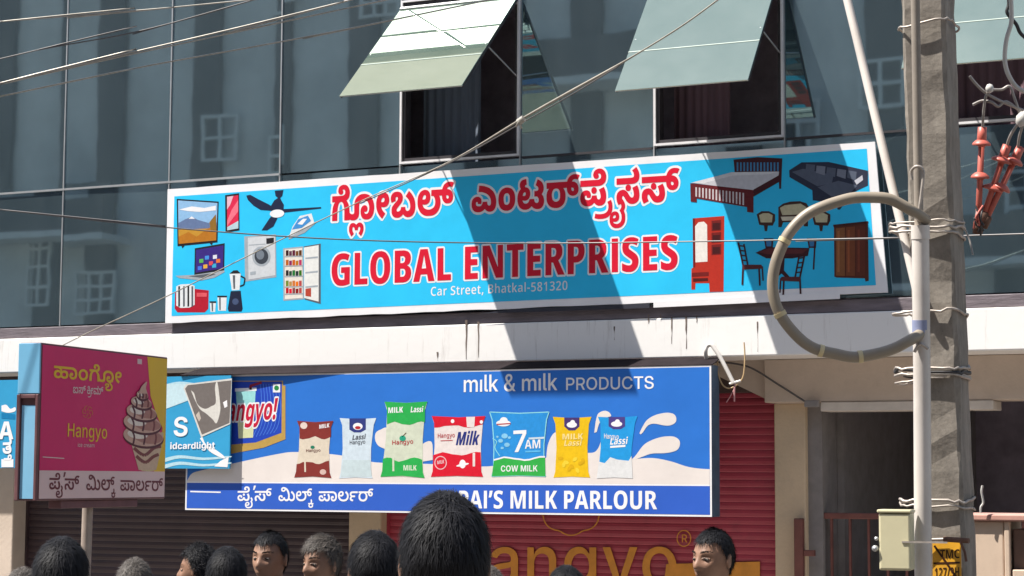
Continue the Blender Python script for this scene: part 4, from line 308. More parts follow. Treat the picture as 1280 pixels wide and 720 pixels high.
'pais': (9713, [[[660,-3,31,0,16,3,9,2,9,4,11,7,12,11,7,9,4,8,4,16,1,16,-2,18,-8,16,-9,10,-13,10,-12,7,-34,17,-11,6,-7,8,-3,8,1,10,4,6,7,6,12,3,7,0,19,-3,20,-6,12,-6,16,42,-10,5,-20,6,-20,4,-29,1,-13,-2,-19,-5,-15,-8,-9,-9,-10,-14,-5,-18,0,-18,3,-16,6,-15,11,-13,12,-9,11,-6,37,-18,8,-6,7,-7,3,-6,0,-11,-1,-4,-5,-6,-6,-5,-7,-2,-9,-2,-19,1,-16,3,-21,7,-16,7,0,-48,9,-5,16,-5]],[[2654,-3,27,0,18,3,17,5,8,4,11,7,8,6,7,9,11,16,8,20,5,22,2,30,-1,20,-1,9,-5,24,-5,12,-6,13,-10,13,-8,8,-11,9,-14,7,-12,4,-14,2,-25,2,-24,-3,-19,-6,-14,-7,-10,-7,-9,-10,-10,-13,-9,-21,-5,-20,-3,-26,0,-22,1,-14,6,-25,9,-23,7,-10,9,-11,10,-9,8,-5,21,-9],[2657,42,-12,4,-8,6,-8,9,-6,14,-5,16,-1,13,-1,24,2,20,3,12,6,13,6,10,6,5,6,5,11,3,9,2,15,-1,12,-4,9,-7,7,-9,6,-12,4,-13,2,-16,0,-27,-1,-13,-4,-19,-3,-8,-5,-9,-8,-9,-7,-4,-12,-5]],[[2900,-3,23,0,10,2,16,3,12,5,11,7,8,7,10,12,7,14,5,17,2,20,0,153,-1,1,-52,-1,0,-149,-1,-16,-4,-12,-4,-7,-5,-4,-6,-4,-14,-3,-16,0,-12,4,-4,3,-5,6,-4,6,-3,7,-3,24,0,145,-1,1,-51,-1,0,-153,0,-13,5,-22,7,-14,7,-10,5,-5,12,-9,17,-9,17,-4]],[[26,0,52,0,1,82,41,3,20,5,11,5,9,7,10,10,5,8,6,13,3,16,1,18,-2,16,-3,12,-8,14,-8,10,-12,8,-16,7,-15,3,-12,1,-83,-1],[80,126,-2,2,1,66,28,0,6,-2,8,-4,6,-5,3,-6,2,-12,-1,-13,-4,-11,-3,-4,-5,-4,-10,-4,-17,-3]],[[198,0,57,0,15,52,2,2,73,0,2,-3,14,-50,1,-1,56,0,-56,176,-21,63,-66,0],[283,98,-1,2,14,49,12,51,12,-48,15,-53]],[[445,0,51,0,1,1,0,236,-1,1,-51,-1]],[[889,0,46,0,1,1,0,130,-2,45,1,4,53,-175,1,-4,2,-1,45,0,55,177,1,3,1,-5,-3,-42,0,-132,2,-1,47,0,1,237,-1,1,-71,-1,-53,-171,-3,6,-51,165,-72,1]],[[1192,0,52,0,1,1,-1,237,-52,-1]],[[1293,0,139,0,1,1,-1,43,-87,0,0,193,-1,1,-52,-1]],[[1469,0,52,0,1,83,1,1,17,13,3,-4,52,-93,59,0,-76,132,75,105,-57,1,-73,-106,-1,3,0,102,-2,1,-51,-1]],[[1766,0,52,0,2,83,32,1,16,2,12,4,11,5,8,6,8,8,8,11,6,13,3,16,1,18,-1,14,-5,16,-5,11,-10,11,-12,8,-16,7,-15,3,-12,1,-83,-1],[1820,126,-1,2,0,65,1,1,23,0,10,-2,6,-2,8,-7,4,-11,1,-13,-1,-8,-4,-10,-4,-5,-4,-3,-10,-4,-17,-3]],[[1938,0,57,0,14,49,2,4,1,1,73,0,2,-3,14,-50,1,-1,56,0,-3,11,-52,161,-22,67,-66,0],[2023,98,-1,2,14,49,12,51,13,-52,14,-49]],[[2185,0,52,0,0,89,2,2,20,0,1,-1,49,-90,59,0,-63,104,17,12,8,8,5,7,6,10,2,7,2,13,1,7,-2,15,-5,17,-8,13,-8,8,-8,5,-20,8,-26,4,-84,-1],[2237,132,0,64,24,0,12,-2,11,-6,6,-9,2,-10,-1,-13,-5,-12,-4,-4,-6,-4,-7,-3,-12,-2]],[[2394,0,139,0,1,1,-1,43,-86,0,-1,193,-1,1,-51,-1]],[[3055,0,52,0,1,91,22,0,50,-91,58,0,-8,15,-55,89,20,14,8,10,8,15,4,17,0,19,-2,12,-3,8,-4,8,-7,8,-14,10,-20,8,-25,5,-86,-1],[3108,131,0,65,23,0,6,-1,10,-3,6,-4,6,-8,3,-9,0,-10,-1,-6,-2,-6,-4,-6,-7,-6,-9,-4,-11,-2]],[[526,148,1,-1,36,0,1,1,9,21,13,43,5,21,-3,5,-47,-1,-7,-50]]], []),
'pai_kn': (2153, [[[230,-139,26,0,16,3,17,5,14,8,9,8,7,10,7,14,3,15,-1,25,-5,20,-9,18,8,10,4,10,1,16,-2,9,-2,7,-7,12,-5,6,-12,12,-2,0,-19,-20,0,-1,8,-7,6,-9,3,-7,2,-8,-2,-9,-2,-4,-4,-7,-11,-10,8,-10,8,-13,3,-11,2,-9,0,-16,-1,-8,-6,-12,-7,-8,-9,-6,-13,-5,-7,-1,-19,-1,-9,1,-13,3,-7,4,-7,8,-4,6,0,2,14,-3,13,0,12,2,13,7,6,6,3,5,2,8,1,8,0,7,-2,7,-3,6,-4,6,-4,3,-8,5,-9,2,-16,1,-11,-2,-7,-3,-10,-6,-5,-5,-7,-10,-5,-11,-2,-13,0,-10,1,-10,5,-15,7,-11,8,-8,12,-8,15,-5],[204,-68,-8,2,-1,2,4,11,6,7,10,4,8,0,4,-2,5,-5,1,-6,0,-5,-5,-6,-9,-3]],[[387,-5,1,-1,33,14,-8,13,-4,10,-3,9,0,9,1,7,4,7,5,4,7,2,5,0,5,-2,7,-4,6,-7,12,-19,14,-17,12,-11,12,-7,16,-5,23,0,5,0,15,4,10,5,11,10,6,7,4,8,2,5,3,12,1,17,-1,20,-5,19,-9,17,-9,14,-4,4,-32,-16,15,-24,5,-15,2,-12,0,-16,-3,-11,-7,-9,-9,-5,-7,-1,-11,1,-8,3,-5,4,-8,9,-25,34,-8,8,-15,9,-7,2,-10,2,-16,0,-15,-4,-10,-6,-8,-7,-6,-9,-6,-13,-1,-12,0,-11,3,-13,6,-18]],[[63,-3,9,-1,19,1,21,4,17,9,15,13,9,-10,10,-8,12,-5,12,-3,26,0,14,4,12,6,11,12,5,8,5,14,3,18,0,12,-4,24,-4,12,-6,12,-10,16,-3,3,-1,1,-32,-16,9,-15,8,-16,4,-16,1,-15,-2,-12,-4,-8,-7,-7,-7,-3,-5,-1,-13,1,-10,4,-5,5,-5,5,-2,6,-5,18,-33,0,-4,-14,-4,-8,-4,-6,-6,-4,-8,-4,-14,-3,-10,0,-9,2,-9,2,-10,8,-3,5,-2,6,0,11,1,4,4,7,3,2,7,3,9,0,4,-2,3,-3,2,-7,-2,-8,1,-1,27,-2,3,7,1,8,0,12,-2,7,-5,6,-8,7,-9,4,-11,2,-16,0,-8,-2,-8,-3,-11,-6,-9,-10,-6,-10,-2,-7,-2,-7,0,-10,0,-7,3,-11,5,-12,10,-12,7,-5,9,-5,8,-3]],[[654,91,14,-1,12,3,9,4,7,4,7,7,4,8,3,9,0,19,-3,9,-4,8,-7,9,-9,6,-16,6,-10,1,-18,1,-1,1,4,7,6,6,7,4,8,2,20,0,17,-6,17,26,-13,6,-17,4,-14,0,-20,-2,-12,-4,-14,-8,-10,-9,-8,-12,-5,-14,-1,-1,-238,0,0,-1,0,-33,235,0,1,-11,4,-14,4,-9,6,-9,9,-8,9,-5,10,-3],[655,118,-8,4,-5,6,-4,9,-1,7,0,6,24,0,8,-3,6,-6,2,-4,0,-6,-1,-4,-2,-4,-9,-5]],[[140,93,9,1,8,5,5,6,2,8,-1,8,-4,8,-3,3,-7,4,-8,2,-9,-2,-7,-5,-5,-8,-2,-8,2,-8,4,-7,8,-5]],[[472,99,11,-1,8,1,6,6,5,7,1,8,-2,8,-4,7,-8,5,-5,2,-7,0,-6,-2,-8,-5,-4,-7,-1,-7,1,-10,5,-8]],[[10,151,183,-1,15,2,17,4,12,5,8,5,9,10,5,11,4,17,0,11,-4,18,-7,14,-5,6,-10,7,-10,6,-16,3,-10,1,-14,-1,-11,-3,-7,-3,-10,-7,-6,-7,-4,-6,-3,-7,-1,-8,0,-9,4,-10,6,-7,4,-3,5,-1,12,0,8,3,5,4,2,4,0,11,-4,7,-7,4,-4,1,7,6,6,2,6,2,9,0,5,-2,7,-3,4,-4,3,-4,3,-6,1,-10,-2,-9,-4,-8,-4,-4,-5,-3,-8,-3,-9,-1,-20,-1,-164,0]],[[331,204,1,-1,29,1,13,31,12,33,3,12,-2,4,-39,0,-10,-53]]], []),
'milk_kn': (2372, [[[753,-123,26,-1,13,3,8,3,8,5,6,6,4,6,2,7,1,8,0,5,-3,8,-4,7,-5,5,1,1,17,0,1,2,0,21,-1,2,-37,0,-2,1,5,9,2,7,2,7,0,10,-3,15,-4,11,-4,8,-28,-8,7,-16,2,-14,0,-8,-4,-13,-5,-9,-51,0,-1,-2,1,-22,17,0,1,-2,-8,-9,-4,-12,1,-12,2,-7,5,-8,5,-4,6,-4,10,-4],[759,-98,-5,1,-6,3,-5,7,-2,5,0,7,3,8,4,4,4,2,11,3,13,-1,11,-5,4,-6,2,-8,0,-5,-4,-8,-6,-5,-8,-2]],[[65,-3,25,-1,9,2,13,3,14,7,17,15,9,-10,10,-7,10,-6,16,-4,20,0,18,4,16,8,14,14,19,-14,9,-5,11,-4,15,-3,13,0,9,1,18,3,13,7,8,5,6,6,6,9,7,15,4,19,1,16,-2,21,-4,15,-5,10,-6,12,-13,18,-10,10,-15,11,-10,7,-14,7,-19,-33,17,-9,13,-9,12,-12,6,-8,5,-10,5,-14,2,-10,0,-17,-3,-11,-4,-8,-6,-7,-4,-3,-5,-3,-9,-3,-12,-1,-8,1,-14,4,-13,9,-10,10,4,17,0,30,-2,18,-4,20,-9,28,-9,19,-7,11,-13,17,-18,17,-13,9,-12,6,-18,7,-22,5,-16,2,-20,-2,-11,-2,-11,-5,-8,-6,-6,-7,-5,-11,-1,-10,0,-10,3,-10,3,-7,5,-5,5,-5,14,-6,14,-3,20,0,15,4,12,7,7,5,5,7,8,15,3,-1,12,-11,13,-18,11,-18,8,-19,4,-15,4,-20,1,-20,-1,-18,-4,-16,-6,-11,-8,-7,-10,-4,-18,0,-5,2,-11,6,-4,4,-5,8,-4,18,-33,0,-3,-11,-4,-9,-4,-7,-7,-6,-14,-5,-24,0,-14,4,-4,3,-7,8,-3,12,1,5,2,8,6,6,4,2,5,1,7,0,4,-2,3,-4,2,-7,-2,-8,1,0,27,-2,3,6,1,8,0,12,-3,8,-8,10,-5,4,-8,3,-19,2,-11,-1,-10,-3,-8,-3,-10,-7,-6,-7,-5,-10,-4,-14,0,-11,2,-13,2,-8,4,-8,5,-7,8,-7,5,-4,11,-5,12,-4],[120,199,-9,2,-4,4,-3,4,-1,4,1,6,5,7,6,3,7,1,14,-1,13,-3,0,-5,-2,-6,-4,-6,-3,-3,-6,-4]],[[525,-3,21,-1,24,2,9,1,20,5,13,6,12,7,10,8,9,9,7,11,7,13,4,13,2,23,-1,16,-4,15,-5,12,-9,13,33,0,3,-19,6,-16,9,-11,7,-5,9,-5,12,-3,11,-1,10,1,11,2,13,7,8,7,3,7,4,15,0,13,-1,7,-5,12,-9,9,-13,8,-15,4,-25,3,4,6,7,7,13,6,13,1,10,-1,13,-5,3,0,16,24,0,1,-11,5,-8,2,-21,3,-19,-1,-15,-4,-14,-8,-10,-8,-9,-14,-7,-15,-120,0,0,-1,0,-33,35,0,4,-2,14,-14,5,-8,4,-11,3,-16,0,-12,-2,-10,-6,-15,-7,-9,-10,-8,-12,-6,-10,-4,-14,-3,-24,-1,-21,1,-16,4,-11,5,-16,10,-8,9,-8,14,-4,11,-1,8,20,-6,20,0,19,4,12,6,5,5,6,7,5,9,3,12,0,11,-2,13,-6,15,-6,6,-8,6,-15,5,-9,2,-11,0,-16,-3,-18,-8,-8,-5,-9,-9,-9,-13,-4,-9,-4,-15,-2,-15,1,-22,2,-15,5,-15,6,-10,8,-12,10,-11,10,-8,14,-8,17,-7,15,-4],[471,116,-11,5,-4,2,0,2,4,12,7,10,7,6,5,3,9,2,11,-1,7,-4,4,-8,0,-10,-1,-5,-5,-6,-6,-5,-10,-3],[734,118,-11,2,-6,5,-5,10,-2,10,1,5,15,0,10,-1,7,-3,6,-5,1,-6,0,-5,-2,-7,-6,-4]]], []),
'parlour_kn': (3682, [[[66,-3,23,-1,11,2,15,4,16,9,13,12,9,-10,11,-8,9,-5,18,-4,13,0,13,2,15,5,8,5,10,10,8,15,4,14,1,23,-1,13,-6,20,-8,18,-12,17,-1,1,-33,-17,9,-12,7,-12,5,-15,2,-14,-1,-14,-3,-12,-8,-8,-5,-3,-5,-1,-15,0,-9,4,-7,5,-4,5,-3,5,-5,19,-33,0,-4,-15,-4,-8,-10,-10,-9,-4,-8,-1,-13,-1,-8,1,-10,2,-8,5,-4,4,-4,7,-1,4,0,10,3,10,5,4,5,3,12,0,5,-3,2,-6,0,-6,-1,-6,26,-3,3,3,3,12,0,12,-3,8,-8,10,-5,4,-12,4,-14,1,-12,-1,-10,-2,-7,-4,-9,-6,-10,-12,-6,-15,-1,-11,0,-10,4,-16,8,-14,6,-6,8,-6,15,-7]],[[334,-3,14,-1,16,2,13,4,16,9,9,8,7,11,6,12,4,13,2,18,0,20,-3,21,-4,13,-7,14,-8,10,-12,12,-11,7,-20,8,-11,3,-24,3,-311,-1,1,-33,296,0,26,-2,11,-3,12,-6,7,-5,11,-12,5,-11,4,-14,0,-30,-4,-14,-7,-12,-4,-5,-8,-5,-5,-2,-11,-1,-9,1,-8,2,-3,1,-6,6,-4,7,-1,5,0,11,4,-5,4,-3,7,-1,8,0,7,3,3,3,3,4,2,7,0,9,-3,8,-7,7,-8,4,-10,1,-11,-1,-12,-5,-8,-7,-4,-7,-3,-7,-3,-10,0,-11,2,-12,3,-9,6,-11,10,-10,8,-5,12,-4]],[[552,-3,29,-1,23,3,19,5,12,5,17,11,13,13,8,12,6,13,5,21,1,18,-2,18,-3,11,-4,11,-8,13,-17,19,-14,11,-14,8,-20,-33,10,-6,10,-6,13,-14,5,-7,3,-9,3,-14,0,-12,-3,-13,-2,-7,-9,-12,-8,-8,-6,-4,-19,-8,-23,-4,-12,0,-20,1,-16,4,-18,10,-13,11,-6,9,-7,16,-2,11,20,-6,20,0,9,1,9,3,8,4,10,7,5,7,5,9,3,9,1,8,0,12,-3,11,-3,7,-6,7,-6,6,-11,6,-8,2,-9,2,-22,-2,-13,-4,-11,-5,-8,-5,-6,-7,-10,-14,-6,-12,-5,-22,0,-27,3,-16,5,-15,5,-10,9,-12,15,-15,18,-12,16,-7,15,-4],[499,117,-7,2,-8,4,4,14,6,10,7,6,6,3,9,2,11,-1,6,-4,4,-6,1,-8,-1,-9,-4,-5,-5,-4,-7,-3,-8,-2]],[[988,-3,28,-1,17,3,14,4,12,5,16,11,7,7,9,13,8,20,2,10,1,21,-1,9,-4,14,-5,12,-9,13,-12,11,-1,1,1,0,42,0,1,-1,0,-6,3,-14,6,-14,6,-9,7,-6,12,-6,12,-3,11,-1,10,1,8,2,10,3,8,6,7,8,3,5,2,10,0,20,-2,9,-5,8,-11,11,-13,7,-11,2,-26,3,4,6,8,8,8,4,5,1,13,1,10,-1,14,-6,17,24,1,1,-1,2,-19,7,-20,2,-18,-1,-17,-4,-12,-7,-12,-10,-7,-10,-5,-11,-2,-6,-2,-1,-212,0,0,-33,32,-1,-7,-6,-11,-11,-7,-12,-5,-15,-2,-17,0,-8,2,-22,4,-12,4,-8,9,-12,8,-8,9,-7,12,-6,11,-4],[1000,31,-11,1,-14,4,-8,4,-8,6,-5,5,-4,6,-4,8,-2,8,-2,10,0,16,3,14,4,9,7,9,9,9,10,5,12,4,8,1,16,0,13,-2,11,-5,8,-5,9,-9,7,-12,3,-8,2,-15,-1,-12,-3,-13,-4,-10,-4,-6,-9,-10,-11,-6,-8,-3,-16,-3],[1169,118,-9,2,-7,6,-5,12,0,12,15,0,10,-1,7,-3,4,-4,3,-9,-1,-7,-2,-3,-7,-4]],[[763,1,6,-1,15,1,0,32,-1,1,-7,0,-15,2,-9,6,-3,4,-1,5,0,8,2,6,9,7,9,2,59,1,1,2,0,30,-1,1,-54,0,-14,3,-8,4,-5,7,-1,4,0,7,3,6,5,6,12,4,15,1,104,0,1,1,0,32,-1,1,-97,0,-14,0,-21,-3,-12,-3,-11,-5,-8,-6,-8,-9,-5,-12,-2,-8,3,-19,4,-9,4,-5,8,-9,7,-5,0,-1,-7,-5,-7,-7,-6,-11,-3,-12,0,-10,3,-12,6,-12,11,-10,15,-7]],[[134,94,11,-1,8,3,7,6,3,7,1,8,-2,8,-5,6,-8,5,-10,1,-7,-1,-7,-5,-5,-9,-1,-7,2,-10,7,-8]]], []),
'hangyo_kn': (3867, [[[1015,-138,19,0,17,1,22,7,12,7,8,7,8,10,5,14,2,9,0,15,-2,9,-3,9,-6,12,-7,10,-23,25,1,1,9,3,13,6,23,3,3,2,-1,8,-4,8,7,14,4,15,3,24,-1,19,-6,21,-7,16,-6,11,-14,15,-13,9,-13,7,-16,5,-19,3,-24,0,-19,-2,-21,-6,-13,-7,-11,-8,-11,-12,-6,-10,-5,-14,-2,-16,2,-59,-3,-9,-6,-6,-5,-3,-7,-1,-9,0,-11,2,-6,2,-10,6,-9,9,-4,33,-4,16,-4,11,-7,15,-7,9,-16,13,1,2,6,2,14,8,9,10,7,12,4,14,0,20,-4,15,-8,15,-6,6,-8,6,-10,5,-18,4,-13,1,-15,-2,-14,-5,-8,-5,-10,-10,-6,-11,-1,-5,0,-11,3,-12,4,-5,6,-5,8,-3,5,0,8,1,7,2,4,3,4,8,0,6,-1,6,-7,7,-7,3,2,1,7,4,10,2,9,0,9,-4,6,-6,3,-5,1,-7,0,-8,-1,-7,-3,-5,-3,-4,-7,-4,-8,-3,-20,-2,-115,0,0,-36,39,-2,-13,-12,-7,-9,-7,-13,-5,-15,-4,-20,-2,-16,-1,-60,2,-1,43,0,1,1,0,51,1,20,4,24,5,16,9,17,8,8,10,7,10,3,8,0,10,-2,7,-3,6,-4,6,-6,10,-16,6,-16,4,-22,2,-32,1,-45,44,-1,1,8,9,-5,11,-4,13,-2,12,-1,14,1,12,2,8,3,11,7,7,7,4,7,5,10,2,12,-2,61,2,10,2,6,4,8,8,8,6,5,12,5,15,3,13,0,15,-3,9,-3,7,-4,9,-6,8,-10,6,-9,5,-15,2,-11,0,-17,-2,-11,-3,-8,-5,-9,-10,-1,-9,-3,-8,-3,-8,-7,-9,2,-6,3,-3,4,-5,9,-2,8,1,3,5,-4,7,-3,12,0,4,1,5,4,5,8,1,7,0,4,-3,9,-5,8,-10,5,-12,1,-6,0,-11,-3,-7,-3,-7,-6,-5,-8,-4,-10,-2,-10,0,-11,2,-12,2,-8,8,-12,9,-8,9,-6,10,-4,12,-2,3,-8,7,-9,18,-20,8,-11,5,-11,3,-13,-2,-9,-3,-8,-3,-5,-7,-5,-11,-5,-5,-2,-11,-1,-14,0,-8,1,-10,3,-6,4,-1,7,2,5,7,6,24,14,6,6,5,8,1,8,-1,13,-5,8,-9,7,-16,4,-17,0,-10,-2,-8,-2,-6,-4,-6,-6,-4,-8,0,-12,2,-9,2,-4,2,-1,22,8,2,1,-2,8,1,3,3,3,6,1,6,0,6,-1,3,-2,0,-7,-3,-3,-23,-14,-11,-8,-7,-11,-2,-13,3,-13,6,-8,6,-6,9,-6,7,-2]],[[68,-3,25,-1,16,3,13,6,9,6,8,8,2,0,5,-6,8,-6,17,-8,12,-2,30,0,17,4,12,5,11,8,7,8,5,10,4,13,1,9,-1,20,-3,11,-5,11,-8,11,-8,6,-14,7,-12,3,-12,1,-10,0,-15,-2,-13,-6,-8,-5,-1,1,-2,10,-2,8,-4,7,-9,9,0,1,179,0,13,-2,14,-3,13,-5,7,-5,9,-10,6,-9,4,-12,1,-11,0,-21,-3,-11,-4,-9,-8,-10,-5,-3,-8,-4,-11,-1,-7,0,-12,4,-4,4,-4,6,-3,9,1,6,3,-3,5,-3,5,-2,9,0,9,5,4,4,2,5,1,12,-2,8,-6,8,-9,5,-7,1,-12,0,-6,-1,-10,-4,-5,-4,-7,-9,-5,-10,-2,-6,-1,-12,1,-13,3,-11,7,-11,7,-7,12,-8,10,-5,16,-3,23,1,8,1,12,4,9,4,10,7,12,13,5,10,4,10,3,10,2,14,1,14,-2,18,-5,23,-4,9,-7,11,-7,9,-12,10,-10,7,-12,5,-15,4,-16,3,-17,1,-313,0,-1,-37,80,0,11,-5,8,-5,7,-8,5,-12,1,-7,-9,7,-16,6,-20,1,-12,-1,-13,-3,-14,-6,-10,-8,-8,-9,-5,-9,-4,-14,-1,-13,0,-8,1,-8,3,-11,5,-10,9,-11,10,-7,12,-5],[78,31,-12,4,-6,5,-5,8,-2,8,0,9,3,11,9,8,5,3,11,2,13,0,13,-4,6,-4,3,-4,4,-9,1,-7,-1,-7,-3,-9,-6,-7,-9,-5,-9,-2],[186,31,-12,4,-4,3,-6,7,-2,5,-2,8,1,10,2,5,2,4,6,6,11,5,7,1,13,0,9,-2,6,-3,7,-7,4,-8,0,-12,-2,-9,-5,-8,-6,-5,-12,-4]],[[527,-3,12,-1,18,1,21,5,12,5,15,11,8,10,8,13,5,15,3,16,0,22,-4,20,-5,14,-8,13,-11,11,-10,7,-10,5,-8,3,-15,3,-15,1,-14,-1,-16,-4,-16,-6,-14,-9,-6,-6,-8,-9,-8,-16,-3,-12,-3,-24,1,-16,2,-11,3,-12,6,-11,5,-8,7,-8,15,-11,15,-6],[535,33,-10,2,-8,5,-8,6,-5,7,-4,9,-1,8,-2,14,1,8,2,13,4,9,5,7,6,6,7,4,7,2,6,2,14,0,12,-3,7,-4,8,-7,5,-8,4,-9,1,-8,2,-12,-1,-12,-2,-8,-4,-10,-4,-6,-7,-8,-7,-3,-8,-3,-13,-2]],[[1222,-3,1,-1,2,2,20,34,-26,15,-14,13,-10,14,-5,14,1,1,15,-4,20,-1,15,2,12,4,12,8,8,10,5,12,3,14,-3,19,-4,9,-5,8,-8,8,-7,3,-11,4,-12,2,-14,0,-15,-2,-17,-7,-12,-8,-12,-13,-6,-12,-6,-17,-1,-15,0,-16,2,-16,2,-11,11,-22,12,-16,8,-9,19,-14],[1199,117,-6,2,-4,3,3,14,4,6,7,7,7,4,12,3,8,-2,7,-5,3,-8,0,-8,-3,-7,-4,-4,-4,-3,-8,-2,-16,-1]]], []),
'icecream_kn': (4625, [[[804,-101,33,-1,20,3,21,5,24,12,11,8,7,9,6,9,5,11,2,12,1,20,-5,25,-11,21,-20,-10,-6,-4,9,-19,3,-20,-2,-9,-3,-11,-6,-8,-10,-10,-12,-7,-14,-4,-16,-3,-34,-1,-39,5,-6,-25,1,-2,19,-4]],[[308,-5,6,1,29,12,-12,21,-3,19,1,7,4,7,5,5,8,2,9,-2,7,-5,30,-41,10,-9,15,-10,16,-5,14,-1,15,1,11,3,14,6,10,8,8,11,5,12,3,12,1,16,-1,18,-3,12,-6,17,-11,19,-7,8,-32,-16,16,-28,4,-14,2,-16,-2,-14,-5,-11,-8,-7,-8,-3,-15,1,-11,6,-12,12,-23,32,-13,11,-9,6,-16,4,-16,0,-16,-4,-13,-8,-7,-7,-7,-12,-3,-7,-2,-15,4,-24,6,-17]],[[77,-4,20,1,22,7,10,5,16,14,10,-12,11,-7,19,-7,14,-1,19,2,12,4,9,6,8,7,11,17,6,16,3,20,0,33,-3,20,-7,20,-10,19,-9,10,-13,9,-12,5,-23,4,-16,-2,-19,-7,-10,-8,-11,-12,-15,15,-10,7,-23,6,-25,0,-11,-2,-12,-6,-11,-8,-7,-11,-4,-11,0,-18,5,-14,33,7,-1,15,2,6,7,6,11,3,13,-1,12,-5,11,-11,8,-16,33,0,6,15,11,12,6,3,10,3,12,-1,12,-6,7,-6,7,-12,4,-10,4,-26,0,-22,-4,-19,-3,-7,-5,-7,-7,-5,-11,-3,-13,2,-13,8,-8,11,-4,18,-34,0,-4,-16,-3,-6,-7,-8,-11,-6,-19,-3,-20,3,-10,6,-7,10,-2,15,5,9,8,6,10,1,4,-1,5,-4,1,-7,0,-9,26,-2,5,15,0,11,-3,8,-4,6,-7,6,-8,4,-11,3,-14,0,-11,-1,-8,-3,-12,-7,-11,-12,-7,-16,-1,-23,5,-17,8,-14,11,-9,7,-4,16,-6]],[[797,-4,29,2,20,6,16,9,11,11,4,7,4,13,0,20,-6,16,-13,13,26,2,0,26,-51,2,12,17,7,19,1,17,-4,21,-9,16,-17,16,-16,6,-18,2,-22,-3,-9,-4,-10,-7,-6,-8,-4,-10,-2,-10,2,-12,5,-11,7,-7,11,-5,9,-3,15,-2,14,2,10,3,10,6,1,-5,-5,-10,-7,-11,-7,-6,-23,-12,-71,0,0,-27,26,-2,-10,-10,-4,-7,-5,-19,3,-20,5,-10,5,-8,8,-7,18,-9,22,-6],[787,30,-14,5,-6,4,-8,9,-3,8,0,11,4,13,6,7,9,5,20,4,24,-2,14,-7,7,-7,4,-9,0,-15,-5,-12,-8,-7,-10,-5,-16,-2],[791,181,-10,3,-5,3,-2,4,0,9,7,8,12,3,12,-2,8,-6,7,-8,-1,-3,-9,-7]],[[1108,-4,21,1,16,4,16,8,16,14,10,-12,8,-6,12,-5,14,-3,13,-1,23,4,13,7,12,11,24,-14,24,-7,13,-1,16,1,11,3,13,5,17,14,8,12,8,24,1,21,-2,21,-6,16,-13,20,-17,16,50,1,3,-23,6,-12,11,-13,12,-7,16,-5,12,0,12,2,12,4,13,11,7,14,1,20,-5,18,-11,12,-13,8,-19,4,-19,1,-1,1,3,6,9,8,15,5,17,0,18,-5,17,25,-14,6,-17,4,-24,0,-17,-4,-18,-10,-8,-8,-10,-13,-6,-15,-121,-1,0,-32,16,-1,25,-16,15,-17,7,-12,4,-12,3,-20,-2,-12,-4,-12,-11,-12,-8,-4,-10,-3,-12,0,-15,4,-11,6,-12,11,0,29,-6,23,-6,13,-11,16,-21,19,1,1,19,6,10,7,10,12,4,14,1,9,-4,24,-8,17,-15,21,-3,0,-27,-17,14,-20,6,-16,-1,-10,-1,-4,-4,-5,-8,-4,-19,-2,-183,0,0,-34,150,0,18,-8,16,-12,16,-17,10,-20,4,-16,0,-18,-6,-18,-9,-8,-9,-3,-10,0,-8,3,-8,4,-5,6,-5,9,-4,17,-34,0,-4,-17,-9,-12,-12,-7,-19,-3,-16,2,-8,2,-9,7,-6,14,1,13,4,7,5,3,5,2,8,0,6,-2,2,-3,2,-6,-1,-9,1,-1,26,-2,5,12,0,8,-2,10,-4,9,-12,9,-8,3,-13,2,-19,-1,-9,-3,-11,-7,-12,-14,-6,-13,-1,-21,4,-19,8,-13,12,-11,22,-10],[1479,118,-6,3,-6,6,-4,9,-1,14,27,-1,6,-3,4,-5,2,-10,-3,-8,-8,-5]],[[970,-3,3,-1,2,3,15,26,2,4,-23,13,-18,15,-12,18,-5,16,1,1,14,-4,20,-2,17,3,16,7,11,9,7,12,4,12,0,15,-4,16,-6,9,-5,6,-18,10,-21,3,-12,-1,-19,-5,-16,-10,-7,-7,-10,-14,-6,-14,-4,-20,0,-14,2,-18,4,-16,7,-17,7,-11,22,-23,15,-10],[951,116,-9,2,-9,5,3,12,4,8,10,10,9,4,14,1,8,-3,4,-4,3,-8,-1,-8,-4,-9,-10,-8,-14,-2]],[[573,91,13,-1,12,2,12,4,8,5,6,6,5,9,3,12,0,11,-2,10,-4,10,-12,13,-16,8,-13,3,-20,1,-1,3,10,11,16,6,17,0,19,-5,16,25,-13,6,-18,4,-17,0,-15,-2,-14,-5,-12,-7,-11,-11,-7,-10,-6,-15,-238,-1,0,-33,235,0,4,-24,5,-11,6,-8,8,-7,9,-5],[577,118,-9,5,-5,5,-4,13,0,9,23,0,8,-3,7,-6,2,-10,-3,-8,-10,-5]],[[401,97,8,1,6,3,6,6,3,10,-1,11,-5,7,-8,5,-8,2,-8,-2,-7,-4,-5,-7,-3,-9,2,-9,4,-7,6,-5]]], []),
